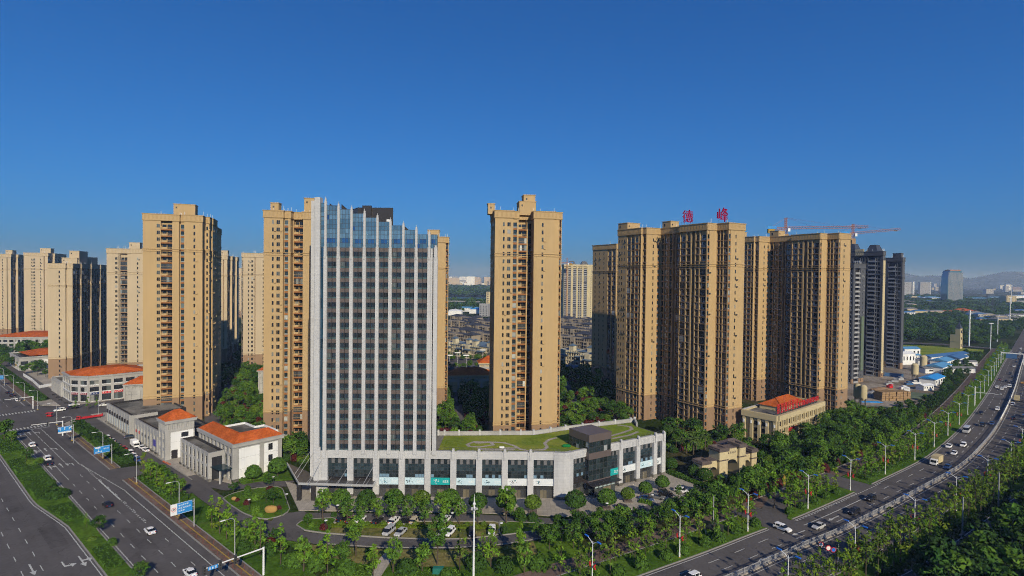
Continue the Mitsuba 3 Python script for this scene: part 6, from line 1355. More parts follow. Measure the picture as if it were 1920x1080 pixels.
def hedge(label, poly, h, tone='mid', dens=9, core=True, size=.26, base='hedge', cat='hedge', kind=None, z=0.1):
    rg = np.random.default_rng(int(abs(poly.area * 37)) % 9999); K = nm(base); tag(K, label, cat, None, kind); x0, y0, x1, y1 = poly.bounds; n = int((x1 - x0) * (y1 - y0) * dens); P = rg.uniform([x0, y0], [x1, y1], (n, 2)); m = shapely.contains_xy(poly, P[:, 0], P[:, 1]); P = P[m]
    zt = h * (.82 + .36 * meshkit.noise(np.c_[P * .7, np.zeros(len(P))]) ) ; top = np.c_[P, z + zt]
    r = poly.exterior; L = r.length; k = int(L * h * dens * .9); d = rg.uniform(0, L, k); E = np.array([r.interpolate(q).coords[0] for q in d]); side = np.c_[E + rg.normal(0, .12, (k, 2)), z + rg.uniform(0.05, h, k)]; c = np.array(poly.centroid.coords[0])
    Pn = np.vstack([top, side]); Nn = np.vstack([np.tile([0, 0, 1.0], (len(top), 1)), np.c_[(E - c) / (np.linalg.norm(E - c, axis=1, keepdims=True) + 1e-6), np.full(k, .3)]])
    col = np.array(GREENS[tone]) * (0.6 + .8 * meshkit.noise(Pn * .9 + 3))[:, None] * rg.uniform(.65, 1.35, (len(Pn), 1)); lv = leafcloud(Pn, Nn, size, col, rg, .5)
    mb = MB(); mb.V.append(lv[0]); mb.F.append(lv[1]); mb.C.append(lv[2]); mb.n = len(lv[0])
    if core: mb.prism(poly.buffer(-.15), 0, z + h * .75, np.array(GREENS[tone]) * .6)
    scene[K] = mb.ply('m_leaf', color=True); return K
hedge('tall clipped dark hedge between the avenue pavement and the service road', band(LR, -306, -234, 58.2, 61.4).buffer(.4), 2.8, 'dark', 8, size=.34)
hedge('bright low hedge in front of the tall clipped hedge by the avenue', band(LR, -300, -240, 57.3, 58.0), .7, 'olive', 10)
hedge('dark hedge along the avenue beyond the side street', band(LR, -560, -380, 58, 61.0).buffer(.3), 2.2, 'dark', 5, size=.4)
hedge('low yellow-green hedge strip between the two rows of parked cars', pxpoly((620, 986), (935, 988), (935, 993), (620, 990)), .6, 'yellow', 12, size=.18)
hedge('low clipped hedge below the white end wall of the hall', pxpoly((450, 905), (500, 897), (540, 884), (542, 880), (470, 892), (447, 900)), .7, 'fresh', 9, size=.2)
hedge('low hedge island in the side parking lot', pxpoly((1105, 968), (1126, 970), (1152, 969), (1160, 960), (1120, 962)), .7, 'fresh', 9, size=.2)
hedge('low hedge island with brown bed near the side lot lamp', pxpoly((1196, 943), (1222, 949), (1224, 944), (1204, 937)), .8, 'fresh', 9, size=.2)
# avenue median: low shrub beds and groups of bushes
for i, (s0, s1) in enumerate(((-303, -278), (-266, -246), (-241, -214), (-205, -190), (-166, -152))):
    hedge('low olive shrub bed on the avenue median, number %s from the junction' % ('one', 'two', 'three', 'four', 'five')[i], band(LR, s0, s1, lambda s: medL(s) + .7, 38.6), .65, 'mid', 7, size=.24, base='shrub_bed', cat='shrub bed')
for px, py, k, s, l in [(8, 826, 'broad', .95, 'big green bush cluster at the junction end of the avenue median'), (22, 832, 'broad', .75, 'second green bush beside the big cluster at the junction end of the median'), (50, 866, 'broad', .7, 'light green bush on the median, left of a group of three'), (62, 870, 'low', 1.7, 'olive spreading bush in the middle of a group of three on the median'), (73, 877, 'broad', .5, 'small round green bush at the right of the group of three on the median'), (96, 918, 'broad', .42, 'small light bush above the wide brown bush on the median'), (106, 931, 'low', 2.0, 'wide dark brown bush on the median'), (162, 990, 'ginkgo', .55, 'yellow-green young bush on the median, left of a pair'), (186, 1002, 'broad', .55, 'round bright green bush on the median, right of a pair'), (172, 1012, 'low', .9, 'low brown bush under the pair of green bushes on the median'), (210, 1022, 'shrub', 1.2, 'small brown bush standing alone on the median'), (262, 1090, 'broad', .55, 'green bush at the bottom edge on the median')]:
    tree(k, at(px, py), l, None, s)
# strip between the avenue pavement and the service road, then the front garden
for i, s in enumerate(np.arange(-213, -186, 4.2)):
    for t in (59.2, 62.0): tree('ginkgo' if t < 60 else 'column', LR(s + TR.uniform(-1, 1), t), 'light green young tree in the strip between the avenue pavement and the service road', 'trees along the service road', 1.0)
hedge('dense green hedge under the young trees beside the service road', band(LR, -214, -184, 58.4, 63.0), 1.3, 'mid', 6, size=.3)
for px, py, k, s in [(397, 990, 'ginkgo', 1.0), (412, 1000, 'ginkgo', .95), (425, 1010, 'ginkgo', .95), (440, 1018, 'ginkgo', 1), (462, 1024, 'column', 1.1), (488, 1040, 'ginkgo', 1.15), (478, 1032, 'ginkgo', 1.1), (526, 1057, 'ginkgo', 1.1), (569, 1070, 'column', 1.15), (600, 1068, 'ginkgo', .9), (614, 1080, 'ginkgo', 1.2), (640, 1062, 'broad', .6), (737, 1072, 'column', 1.3), (792, 1076, 'column', 1.2), (862, 1068, 'sparse', 1.0), (920, 1062, 'ginkgo', 1.15), (905, 1060, 'sparse', .9), (975, 1052, 'ginkgo', 1.1), (983, 1075, 'column', 1.2), (700, 1085, 'ginkgo', .9)]:
    tree(k, at(px, py), 'light green tree in the front garden below the forecourt loop', 'light trees of the front garden', s * 1.15)
tree('tall', at(667, 1042), 'tall green tree standing over the loop road beside the garden path', None, .78, 1); tree('tall', at(820, 1058), 'tall dark tree in front of the parked white car', None, .95, 0)
for px, py, s in [(457, 1030, 1.6), (505, 1040, 1.7), (548, 1060, 2.0), (592, 1066, 1.9), (648, 1078, 2.3), (763, 1075, 2.2), (838, 1085, 1.6), (893, 1066, 2.1), (945, 1070, 1.9), (1010, 1066, 2.0), (560, 1042, 1.2)]: tree('shrub', at(px, py), 'big rounded dark shrub under the trees of the front garden', 'dark shrubs of the front garden', s, 3 if px % 2 else 0)
tree('shrub', at(694, 1040), 'round clipped bush alone on the dry lawn beside the garden path', None, 1.25, 1); tree('broad', at(513, 1020), 'dark red leaved tree at the edge of the loop road', None, .45, 2); tree('shrub', at(507, 1026), 'dark red shrub at the edge of the loop road', None, 1.6, 4)
hedge('low hedge bed along the bottom of the front garden', pxpoly((640, 1062), (705, 1062), (695, 1085), (600, 1085)), .7, 'fresh', 7, size=.25); hedge('low hedge bed right of the garden path', pxpoly((740, 1075), (850, 1070), (880, 1085), (745, 1090)), .6, 'fresh', 6, size=.25)
# between the loop and the highway: camphors, then the verge ginkgos
for px, py, s in [(1030, 1030, 1), (1010, 1016, .8), (1052, 1018, 1), (1075, 1028, 1.05), (1090, 1008, .9), (1110, 1012, 1.05), (1128, 1024, .95), (1150, 1012, 1), (1172, 1020, 1), (1168, 992, .9), (1195, 1000, 1.05), (1215, 1006, .9), (1232, 990, .95), (1255, 990, 1.05), (1270, 975, 1), (1290, 985, 1), (1302, 965, 1), (1318, 972, 1.1), (1340, 962, 1.1), (1350, 946, 1), (1365, 955, 1.05), (1385, 945, 1.1), (1402, 935, 1.15), (1420, 932, 1.05), (1388, 925, .9), (1330, 940, .95)]:
    tree('broad', at(px, py), 'dark green roadside tree between the side lot and the highway lane', 'dark trees between lot and highway', s * .85)
for px, py in [(1075, 985), (1125, 978), (1163, 985), (1272, 935), (1305, 925), (1313, 935)]: tree('column', at(px, py), 'slim young tree at the edge of the side parking lot', 'young trees at the side lot', .75)
for s in np.concatenate([np.arange(-34, 28, 5.6), np.arange(44, 77, 5.6), np.arange(93, 190, 6.0)]):
    for d in (15.2, 19.0):
        if 78 < s < 92: continue
        tree('ginkgo' if s > 10 else 'sparse', HW(s + TR.uniform(-1.5, 1.5), d + TR.uniform(-.8, .8)), 'yellow-green young street tree on the verge along the near side of the highway', 'street trees on the highway verge', 1.15)
for s in np.arange(-30, 29, 7.2): tree('shrub', HW(s + TR.uniform(-1, 1), 14.0), 'round dark green bush on the verge beside the highway kerb', 'round bushes on the verge', 1.7, 0)
for s in np.arange(44, 76, 7): tree('shrub', HW(s, 14.2), 'round dark green bush on the verge beside the highway kerb', 'round bushes on the verge', 1.4, 0)
pts = [HW(s + TR.uniform(-2, 2), d + TR.uniform(-.8, .8)) for s in np.arange(193, 640, 5.5) for d in (15.0, 18.6)]; stuff('verge_trees', 'ginkgo', pts, 'long row of yellow-green trees far along the highway verge', scs=(.75, 1.0))
for s in np.arange(93, 190, 4.0): pass
hedge('dense low hedge along the highway verge beyond the second opening', band(HW, 93, 190, 13.6, 17.5), 1.1, 'mid', 5, size=.3)
# belt beyond the fence, back lane and the dark wood in the corner
for s in np.arange(-2, 150, 4.7):
    for d in (-13.0, -16.6): tree('sparse', HW(s + TR.uniform(-1.6, 1.6), d + TR.uniform(-.9, .9)), 'thin yellow-green street tree in the belt beyond the highway fence', 'street trees beyond the fence', 1.28)
pts = [HW(s + TR.uniform(-2, 2), d + TR.uniform(-1, 1)) for s in np.arange(152, 420, 4.8) for d in (-13, -16.4)]; stuff('belt_trees', 'ginkgo', pts, 'yellow-green tree belt beyond the far highway carriageway', scs=(.85, 1.15))
for s in np.arange(20, 120, 3.1): tree('low', HW(s + TR.uniform(-1, 1), -17.6 + TR.uniform(-.6, .6)), 'low dark shrub at the foot of the belt trees beyond the fence', 'shrubs under the belt trees', 1.0, 2)
wood = band(HW, -25, 260, -75, -27)
wp = fill(wood, 5.6, TR); wn = sorted(wp, key=lambda p: p[0] ** 2 + p[1] ** 2)
for p in wn[:90]: tree('wood', p, 'big dark green tree of the wood in the bottom right corner', 'trees of the corner wood', .85)
stuff('corner_wood', 'wood', wn[90:], 'dark wood beyond the back lane of the highway', scs=(.8, 1.15))
stuff('wood_edge', 'shrub', fill(band(HW, 10, 160, -29, -26), 1.8, TR), 'dense undergrowth along the back lane at the wood edge', 'undergrowth', (1.2, 2.2))
# estate planting
towers_pg = unary_union([Polygon(q).buffer(3) for q in ([(-8, 230), (22, 233), (20, 255), (-10, 255)], [(-102, 231), (-80, 234), (-82, 255), (-104, 253)], [(-166, 253), (-142, 262), (-150, 285), (-175, 275)], [(91, 240), (105, 247), (95, 280), (70, 300), (55, 295), (60, 268), (82, 243)], [(164, 286), (176, 293), (168, 326), (143, 346), (128, 341), (133, 314), (155, 289)], [(99, 243), (109, 231), (144, 261), (134, 273)], [(62, 186), (90, 197), (84, 208), (58, 198)])] + [foot.buffer(1.5), court and pxline(7, (420, 905), (395, 760), (440, 720)), pxline(6, (395, 760), (350, 700)), pxline(5, (870, 800), (850, 740), (880, 700)), pxline(6, (1090, 780), (1060, 720), (1130, 690))])
gardens = [('between the podium and the clubhouse', pxpoly((820, 815), (926, 815), (925, 715), (825, 735)), 7.6), ('between the centre tower and the stepped slab', pxpoly((1045, 812), (1180, 800), (1178, 705), (1046, 690)), 9.0), ('behind the white hall', pxpoly((400, 860), (500, 850), (500, 690), (400, 700)), 9.0), ('beside the tower with rust balconies', pxpoly((528, 862), (580, 870), (590, 845), (530, 840)), 4.5),
           ('round the hotel', pxpoly((1395, 875), (1450, 860), (1550, 815), (1600, 790), (1640, 815), (1560, 880), (1470, 905), (1440, 885)), 6.4), ('between the gate and the slab with roof characters', pxpoly((1255, 850), (1390, 832), (1395, 810), (1240, 800)), 6.2)]
n_t = 0
for lab, pg, sp in gardens:
    for p in fill(pg, sp, TR, towers_pg):
        tree(TR.choice(['broad', 'broad', 'broad', 'column', 'ball', 'tall'] if sp > 5 else ['broad', 'column', 'broad']), p, 'leafy garden tree %s' % lab, 'garden trees %s' % lab, TR.uniform(.65, 1.1)); n_t += 1
    stuff('undergrowth', 'shrub', fill(pg, 2.6, TR, towers_pg), 'low mixed shrubs under the garden trees %s' % lab, 'undergrowth', (.9, 1.9))
for px, py in [(1268, 848), (1287, 850), (1300, 858), (1279, 840), (1305, 846), (1322, 843), (1262, 838), (1295, 838)]: tree('palm', at(px, py), 'palm tree on the lawn between the podium and the estate gate', 'palms beside the gate', 1.0)
for px, py, l in [(1258, 884, 'round dark tree at the right end of the podium'), (1303, 898, 'round dark tree against the left pier of the estate gate'), (1322, 907, 'small round bush tree below the left pier of the estate gate')]: tree('ball', at(px, py), l, None, 1.0, 2)
for px, py, s in [(1352, 908, .45), (1380, 910, .5)]: tree('broad', at(px, py), 'leafy tree in front of the arches of the estate gate', 'trees before the gate', s)
hedge('clipped hedge along the right edge of the forecourt', pxpoly((1248, 888), (1325, 918), (1330, 912), (1256, 884)), .9, 'mid', 7, size=.25)
# bushes between the side lane and the building site, and the wooded band further on
tree_r = [p for p in fill(band(HW, 46, 190, 27.5, 52), 7.2, TR, towers_pg)]
for p in tree_r: tree('broad', p, 'leafy tree between the highway side lane and the estate', 'trees along the side lane', TR.uniform(.75, 1.15))
stuff('lane_bushes', 'wood', fill(band(HW, 190, 560, 27.5, 41).difference(dirt), 6.0, TR), 'dense bushes and trees along the lane beside the building site', scs=(.3, .5))
stuff('undergrowth', 'shrub', fill(band(HW, 46, 220, 27, 54), 2.8, TR, towers_pg), 'low shrubs under the trees beside the side lane', 'undergrowth', (1.0, 2.0))
stuff('rough_grass', 'low', fill(band(HW, 180, 300, 40, 66).difference(dirt), 3.4, TR), 'rough weeds on the bank below the building site', 'weeds', (1.0, 2.0))
# trees by the left shops
for px, py, s in [(45, 702, .8), (60, 700, 1.0), (70, 705, 1.1), (80, 700, 1.1), (86, 708, .8), (40, 692, .7), (72, 696, 1.0)]: tree('broad', at(px, py), 'garden tree behind the white wall beside the second shop building', 'trees behind the white wall', s)
for px, py, l in [(142, 768, 'small street tree in front of the red shop signs, left'), (181, 764, 'small street tree in front of the red shop signs, right'), (165, 768, 'thin sapling beside the red lorry')]: tree('ginkgo', at(px, py), l, None, .75, 3)
for px, py in [(2, 690), (12, 684), (24, 690)]: tree('broad', at(px, py), 'tree at the far left shop corner', 'trees at the far left corner', 1.0)
K = thing('garden_wall', 'low white wall curving in front of the garden trees left of the street corner', 'wall'); mbw = MB(); q = [at(*p) for p in ((44, 705), (60, 715), (74, 728), (96, 724))]
for a, b in zip(q[:-1], q[1:]): mbw.fb(Fr.ab(a, b), 0, float(np.hypot(*(b - a))), -.15, .15, 0, 1.7)
put('wall', mbw, 'm_white', K)
# far woods
far_r = pxpoly((1650, 640), (1760, 642), (1850, 648), (1900, 632), (1918, 610), (1940, 590), (1930, 570), (1680, 565))
hs = unary_union([shapely.Point(at(px, py)).buffer(22) for px, py in [(1702, 587), (1716, 592), (1734, 590), (1745, 591), (1761, 590), (1822, 596), (1835, 600), (1846, 600), (1858, 603), (1868, 604), (1880, 604)]])
pts = [p for p in fill(far_r, 12, TR, hs) if p[1] < 1500]; stuff('far_wood', 'wood', pts, 'dark far wood right of the building site', scs=(.9, 1.4), zs=(.55, .8))
pts = [p for p in fill(sbox(600, 1250, 1900, 2600), 30, TR)]; stuff('far_wood', 'wood', pts, 'dark wood around the far village houses', scs=(2.2, 3.6), zs=(.3, .45))
pts = [p for p in fill(sbox(-600, 1960, 300, 3600), 34, TR)]; stuff('far_wood', 'wood', pts, 'woods on the far shore of the lake', scs=(2.6, 4.0), zs=(.45, .65))
pts = [p for p in fill(sbox(-330, 1390, 60, 1475), 11, TR)] + [p for p in fill(sbox(-330, 1090, 100, 1310), 22, TR)]; stuff('far_wood', 'wood', pts, 'line of trees between the viaduct and the lake', scs=(.9, 1.5))
pts = [p for p in fill(sbox(80, 1000, 420, 2200), 34, TR)]; stuff('far_wood', 'wood', pts, 'far trees in the gap left of the stepped slabs', scs=(1.5, 2.6), zs=(.6, .8))
pts = [at(px, py) for px in np.arange(838, 922, 5) for py in (668, 676, 690)]; stuff('street_shrubs', 'broad', [p + np.array([TR.uniform(-3, 3), TR.uniform(-3, 3)]) for p in pts], 'small street trees before the villas left of the centre tower', scs=(.4, .7))
pts = fill(sbox(-420, 420, -150, 560), 14, TR); stuff('far_wood', 'wood', pts, 'dark trees among the pale towers on the left', scs=(.7, 1.1))
# ---------------- vehicles ----------------
for k, c in (('white', (.78, .78, .79)), ('black', (.012, .012, .015)), ('silver', (.42, .43, .45)), ('blue', (.03, .07, .19)), ('red', (.42, .015, .02)), ('grey', (.13, .135, .14)), ('yellow', (.6, .34, .03)), ('beige', (.5, .44, .33)), ('darkred', (.12, .02, .02))): mprin('m_car_' + k, c, .3, 0, .5, 1.0)
mprin('m_cabglass', (.012, .014, .016), .05, 0, .8); mdiff('m_lamp', (.75, .75, .72)); mdiff('m_tail', (.4, .01, .01)); mdiff('m_plate', (.05, .12, .45))
def loft(st, close=True):
    V, F = [], []; n = 8
    for x, hw, zb, zt in st:
        m = zb + (zt - zb) * .45; V += [[x, -hw * .86, zb], [x, -hw * .97, zb + .1], [x, -hw, m], [x, -hw * .9, zt], [x, hw * .9, zt], [x, hw, m], [x, hw * .97, zb + .1], [x, hw * .86, zb]]
    for i in range(len(st) - 1):
        for j in range(n): a, b = i * n + j, i * n + (j + 1) % n; F += [[a, b, b + n], [a, b + n, a + n]]
    for o in (0, (len(st) - 1) * n):
        for j in range(1, n - 1): F.append([o, o + j, o + j + 1])
    return np.array(V), np.array(F)
def frust(b, t, z0, z1, wb, wt):
    v = [[b[0], -wb, z0], [b[1], -wb * .96, z0], [b[1], wb * .96, z0], [b[0], wb, z0], [t[0], -wt, z1], [t[1], -wt, z1], [t[1], wt, z1], [t[0], wt, z1]]
    return v, [[0, 1, 5], [0, 5, 4], [1, 2, 6], [1, 6, 5], [2, 3, 7], [2, 7, 6], [3, 0, 4], [3, 4, 7], [4, 5, 6], [4, 6, 7]]
def wheels(xs, hw, r=.33):
    out = {}
    for i, x in enumerate(xs):
        for j, s in enumerate((-1, 1)):
            mb = MB(); mb.tube([[x, s * (hw - .2), r], [x, s * (hw + .02), r]], [r, r], 12); out['wheel' if not out else 'wheel_%03d' % len(out)] = mb.ply('m_tyre')
    return out
def carproto(kind, mat):
    b, g = MB(), MB()
    if kind == 'sedan':
        b.add(*loft([(-2.3, .70, .48, .80), (-2.2, .82, .32, .96), (-1.5, .89, .24, 1.0), (-.2, .90, .22, .97), (.9, .90, .22, .95), (1.7, .87, .24, .84), (2.15, .80, .28, .72), (2.3, .68, .38, .62)])); g.add(*frust((-1.75, 1.15), (-1.05, .35), .94, 1.40, .80, .60)); b.add(*frust((-1.1, .4), (-.95, .25), 1.40, 1.46, .62, .52)); w = wheels((-1.4, 1.42), .89)
        for s in (-1, 1): b.fb(WORLD, -.22, -.14, s * .70 - .06, s * .70 + .06, .95, 1.4)
    elif kind == 'suv':
        b.add(*loft([(-2.3, .76, .5, 1.0), (-2.2, .88, .34, 1.08), (-1.2, .93, .28, 1.08), (.8, .93, .28, 1.05), (1.7, .9, .3, .98), (2.2, .84, .34, .86), (2.32, .72, .44, .74)])); g.add(*frust((-2.15, 1.15), (-1.85, .45), 1.05, 1.58, .85, .70)); b.add(*frust((-1.95, .5), (-1.8, .3), 1.58, 1.66, .72, .64)); w = wheels((-1.4, 1.45), .92, .37)
        for s in (-1, 1): b.fb(WORLD, -.25, -.15, s * .78 - .07, s * .78 + .07, 1.05, 1.6); b.fb(WORLD, -1.5, -1.38, s * .78 - .07, s * .78 + .07, 1.05, 1.6)
    else:
        b.add(*loft([(-2.3, .80, .4, 1.15), (-2.2, .86, .3, 1.2), (1.2, .86, .3, 1.15), (1.9, .84, .32, 1.0), (2.2, .74, .4, .8)])); g.add(*frust((-2.25, 1.75), (-2.15, 1.05), 1.13, 1.78, .82, .74)); b.add(*frust((-2.2, 1.1), (-2.1, .95), 1.78, 1.88, .76, .70)); w = wheels((-1.45, 1.4), .85)
        for s in (-1, 1):
            for x in (-1.2, 0): b.fb(WORLD, x - .06, x + .06, s * .78 - .06, s * .78 + .06, 1.13, 1.8)
    d = {'body': b.ply(mat, 30), 'window': g.ply('m_cabglass')}; d.update(w)
    zl = .62 if kind == 'sedan' else .8
    for j, s in enumerate((-1, 1)):
        d['headlight' + ('' if j == 0 else '_001')] = MB().box(2.12, 2.27, s * .58 - .16, s * .58 + .16, zl, zl + .13).ply('m_lamp'); d['tail_light' + ('' if j == 0 else '_001')] = MB().box(-2.31, -2.2, s * .6 - .14, s * .6 + .14, zl + .12, zl + .3).ply('m_tail')
    d['number_plate'] = MB().box(-2.34, -2.28, -.24, .24, .55, .68).ply('m_plate'); return d
_cars = {}
def car(kind, col, xy, dirv, label, group=None, sc=1.0, z=0.0):
    k = (kind, col)
    if k not in _cars: _cars[k] = carproto(kind, 'm_car_' + col)
    place(thing('car' if kind != 'van' else 'van', label, 'car' if kind != 'van' else 'van', group), _cars[k], T4(xy[0], xy[1], z, math.degrees(math.atan2(dirv[1], dirv[0])), sc))
aw, tw = -E_, E_
for px, py, kd, c, l in [(60, 837, 'suv', 'white', 'white car driving away on the avenue, nearest the crossing of the three in line'), (88.5, 862, 'suv', 'white', 'white car driving away on the avenue, just ahead of a black car'), (91, 871, 'sedan', 'black', 'black car beside the median of the avenue behind a white car'), (201, 949, 'sedan', 'black', 'dark car alone in the middle of the avenue'), (281, 999, 'sedan', 'white', 'white saloon alone in the middle lane of the avenue'), (356, 1078, 'sedan', 'white', 'white car at the bottom edge on the avenue, near the signal gantry'),
                      (33, 752, 'sedan', 'white', 'white car on the avenue beyond the side street signal'), (15, 738, 'sedan', 'black', 'dark car far on the avenue, left of two close together'), (22, 743, 'suv', 'black', 'dark car far on the avenue, right of two close together')]:
    car(kd, c, at(px, py), aw, l)
for px, py, kd, c, l in [(171, 805, 'sedan', 'white', 'white car parked behind the hedge, nearest the street corner'), (183, 813, 'sedan', 'white', 'white car parked behind the hedge, second from the street corner'), (200, 823, 'suv', 'white', 'white car parked behind the hedge, third from the street corner'), (210, 829, 'sedan', 'silver', 'silver car parked behind the hedge, fourth from the street corner'), (220, 836, 'sedan', 'grey', 'grey car parked behind the hedge beside a red one'), (231, 843, 'sedan', 'red', 'red car parked behind the hedge along the service road'), (243, 851, 'suv', 'white', 'white car parked behind the hedge just past the red one'), (251, 857, 'sedan', 'white', 'white car parked behind the hedge near the lamp post'), (257, 864, 'suv', 'blue', 'blue car parked at the end of the hedge by the lamp post')]:
    car(kd, c, at(px, py), aw, l)
for px, py, kd, c, dv, l in [(246, 822, 'suv', 'black', N_ * 1.0 + E_ * .3, 'black car parked in the gap of the shop arcade'), (266, 841, 'sedan', 'white', aw, 'white car parked before the shop arcade, nearer the van'), (273, 846, 'sedan', 'white', aw, 'white car parked before the shop arcade, farther from the van'), (112, 771, 'suv', 'white', N_ * -1, 'white car coming out of the side street'), (137, 766.5, 'suv', 'black', N_, 'black car in the side street before the red lorry'), (139, 761, 'sedan', 'white', N_, 'white car behind the black one in the side street'), (195, 761, 'sedan', 'white', N_, 'white car in the side street half hidden by the arcade roof')]:
    car(kd, c, at(px, py), dv, l)
# parked before the podium
back_ = np.array([0.25, 1.0]); bk2 = np.array([.33, 1.0])
for px, py, kd, c, dv, l in [(643, 976, 'suv', 'black', back_, 'black car in the upper parking row, leftmost'), (659, 978, 'sedan', 'darkred', back_, 'dark maroon car in the upper parking row, second from the left'), (675, 978, 'sedan', 'white', back_, 'white car in the upper parking row under a slim tree'), (708, 980, 'sedan', 'black', back_, 'black car in the upper parking row, fourth from the left'), (739, 981, 'suv', 'white', back_, 'white car in the upper parking row behind a slim tree'), (760, 981, 'sedan', 'black', -back_, 'black car in the upper parking row beside the beige one'), (778, 980, 'suv', 'beige', back_, 'beige car in the upper parking row'), (836, 977, 'sedan', 'white', bk2, 'white car in the upper parking row by the lamp post'),
                             (729, 1001, 'van', 'silver', -bk2, 'silver van in the lower parking row'), (751, 1002, 'sedan', 'silver', -bk2, 'silver car in the lower parking row beside the van'), (843, 1002, 'suv', 'white', -bk2, 'large white car in the lower parking row beside the tall dark tree'), (827, 1004, 'sedan', 'white', -bk2, 'white car in the lower parking row hidden by the tall dark tree'), (885, 1004, 'suv', 'black', -back_ * np.array([-.3, 1]), 'black car in the lower parking row behind the tall mast'), (922, 1000, 'suv', 'white', -np.array([.05, 1]), 'white car with a dark roof window in the lower parking row'),
                             (1170, 958, 'suv', 'black', np.array([.9, -.9]), 'black car parked by the clipped trees at the corner entrance'), (1212, 939, 'sedan', 'blue', np.array([1, -.7]), 'dark blue car in the side lot'), (1248, 930, 'suv', 'black', np.array([1, -.5]), 'black car in the side lot next to the white one'), (1278, 924, 'suv', 'white', np.array([.9, -.6]), 'white car at the top of the side lot'), (1232, 935, 'sedan', 'grey', np.array([1, -.6]), 'grey car in the shade of the side lot')]:
    car(kd, c, at(px, py), dv, l, z=.08)
def hcar(px, py, kd, c, l, group=None, out=False):
    g = at(px, py); ss = np.linspace(-60, 640, 1400); P = np.array([HW(s, 0) for s in ss]); s = ss[np.argmin(((P - g) ** 2).sum(1))]; t = HWt(s); car(kd, c, g, t if out else -t, l, group)
for a in [(1535, 990, 'sedan', 'silver', 'silver car on the highway nearest the dashed fence bend'), (1601, 963, 'suv', 'black', 'black car on the highway, nearer of two dark ones'), (1632, 938, 'suv', 'black', 'black car on the highway, farther of two dark ones'), (1776, 878, 'sedan', 'blue', 'blue car beside the highway fence near the box lorry'), (1789, 852, 'sedan', 'white', 'white car on the highway, lowest of a group of three'), (1779, 839, 'sedan', 'white', 'white car on the highway, left of a group of three'), (1806, 837, 'suv', 'white', 'white car on the highway, right of a group of three'), (1841, 799, 'suv', 'black', 'black car on the highway beside the silver van'), (1860, 796, 'sedan', 'blue', 'blue car near the fence beyond the silver van'), (1839, 776, 'sedan', 'black', 'dark car on the highway under the camera arm'), (1870, 769, 'suv', 'white', 'white car near the fence, level with the camera arm'), (1297, 1088, 'suv', 'white', 'white car at the bottom edge on the highway')]: hcar(*a)
car('suv', 'white', at(1467, 994), np.array([.62, -.9]), 'white car turning off the highway at the gate junction')
rq = random.Random(31)
for px, py, c in [(1869, 727, 'white'), (1878, 731, 'white'), (1885, 727, 'white'), (1893, 726, 'white'), (1886, 716, 'black'), (1897, 718, 'black'), (1874, 713, 'darkred'), (1898, 708, 'black'), (1894, 702, 'black'), (1901, 688, 'white'), (1911, 685, 'black'), (1905, 680, 'black'), (1900, 675, 'grey'), (1909, 674, 'black'), (1904, 664, 'grey'), (1912, 662, 'silver'), (1908, 668, 'black'), (1914, 655, 'white')]: hcar(px, py, rq.choice(['sedan', 'suv']), c, '%s car far along the near carriageway of the highway' % c.replace('darkred', 'dark red'), 'far %s cars on the highway' % c)
for px, py, kd, c, l in [(1899, 760, 'suv', 'white', 'white car beyond the fence under the far tree tops'), (1899, 786, 'sedan', 'black', 'dark car beyond the fence in the tree shade'), (1917, 719, 'sedan', 'yellow', 'yellow taxi beyond the fence at the right edge')]: hcar(px, py, kd, c, l, None, True)
# lorries
def lorry(label, xy, dirv, kind, cat='lorry'):
    K = thing('lorry', label, cat); M = T4(xy[0], xy[1], 0, math.degrees(math.atan2(dirv[1], dirv[0]))); P = {}
    if kind == 'box': P['box'] = MB().box(-3.4, 1.2, -1.15, 1.15, .9, 3.3).ply('m_cream'); cab, x0, x1 = 'm_car_white', 1.35, 3.0; wl = (-2.2, 2.2)
    elif kind == 'flat':
        b = MB().box(-8, 4.6, -1.25, 1.25, 1.1, 1.35)
        for s in (-1, 1):
            b.box(-8, 4.6, s * 1.22 - .05, s * 1.22 + .05, 1.3, 2.0)
            for q in np.arange(-8, 4.7, 1.57): b.box(q - .06, q + .06, s * 1.25 - .06, s * 1.25 + .06, 1.3, 2.5)
        b.box(4.5, 4.7, -1.25, 1.25, 1.3, 3.0); b.box(-8.1, -7.9, -1.25, 1.25, 1.3, 2.9); P['flatbed'] = b.ply('m_car_red'); cab, x0, x1 = 'm_car_red', 5.0, 7.0; wl = (-6.8, -5.6, -4.4, 3.0, 5.8)
    else: P['box'] = MB().box(-2.6, 1.0, -1, 1, .7, 2.7).ply('m_car_white'); cab, x0, x1 = 'm_car_white', 1.1, 2.5; wl = (-1.6, 1.8)
    zt = {'box': 2.35, 'flat': 3.1, 'small': 2.0}[kind]; v, f = frust((x0, x1), (x0, x1 - .25), .55, zt, 1.08, 1.0); P['cab'] = MB().add(v, f).ply(cab, 30)
    P['window'] = MB().add([[x1 + .005 - .25 * ((zt * .55 - .55) / (zt - .55)), -.92, zt * .55], [x1 + .005 - .25 * ((zt * .55 - .55) / (zt - .55)), .92, zt * .55], [x1 - .2, .86, zt * .9], [x1 - .2, -.86, zt * .9]], [[0, 1, 2], [0, 2, 3]]).box(x0 + .4, x1 - .35, -1.06, 1.06, zt * .58, zt * .86).ply('m_cabglass')
    P['chassis'] = MB().box(min(wl) - 1, x1 - .1, -.5, .5, .45, .8).ply('m_dark'); P.update(wheels(wl, 1.1, .48)); place(K, P, M @ mi.ScalarTransform4f().scale([.66] * 3) if kind == 'flat' else M)
lorry('cream box lorry coming along the highway with its shadow to the left', at(1755, 871), -HWt(110), 'box'); lorry('long red flatbed lorry crossing in the side street', at(166, 786), -N_ + .0 * E_, 'flat'); lorry('small white box van parked before the shop arcade', at(253, 838), E_, 'small', 'van')
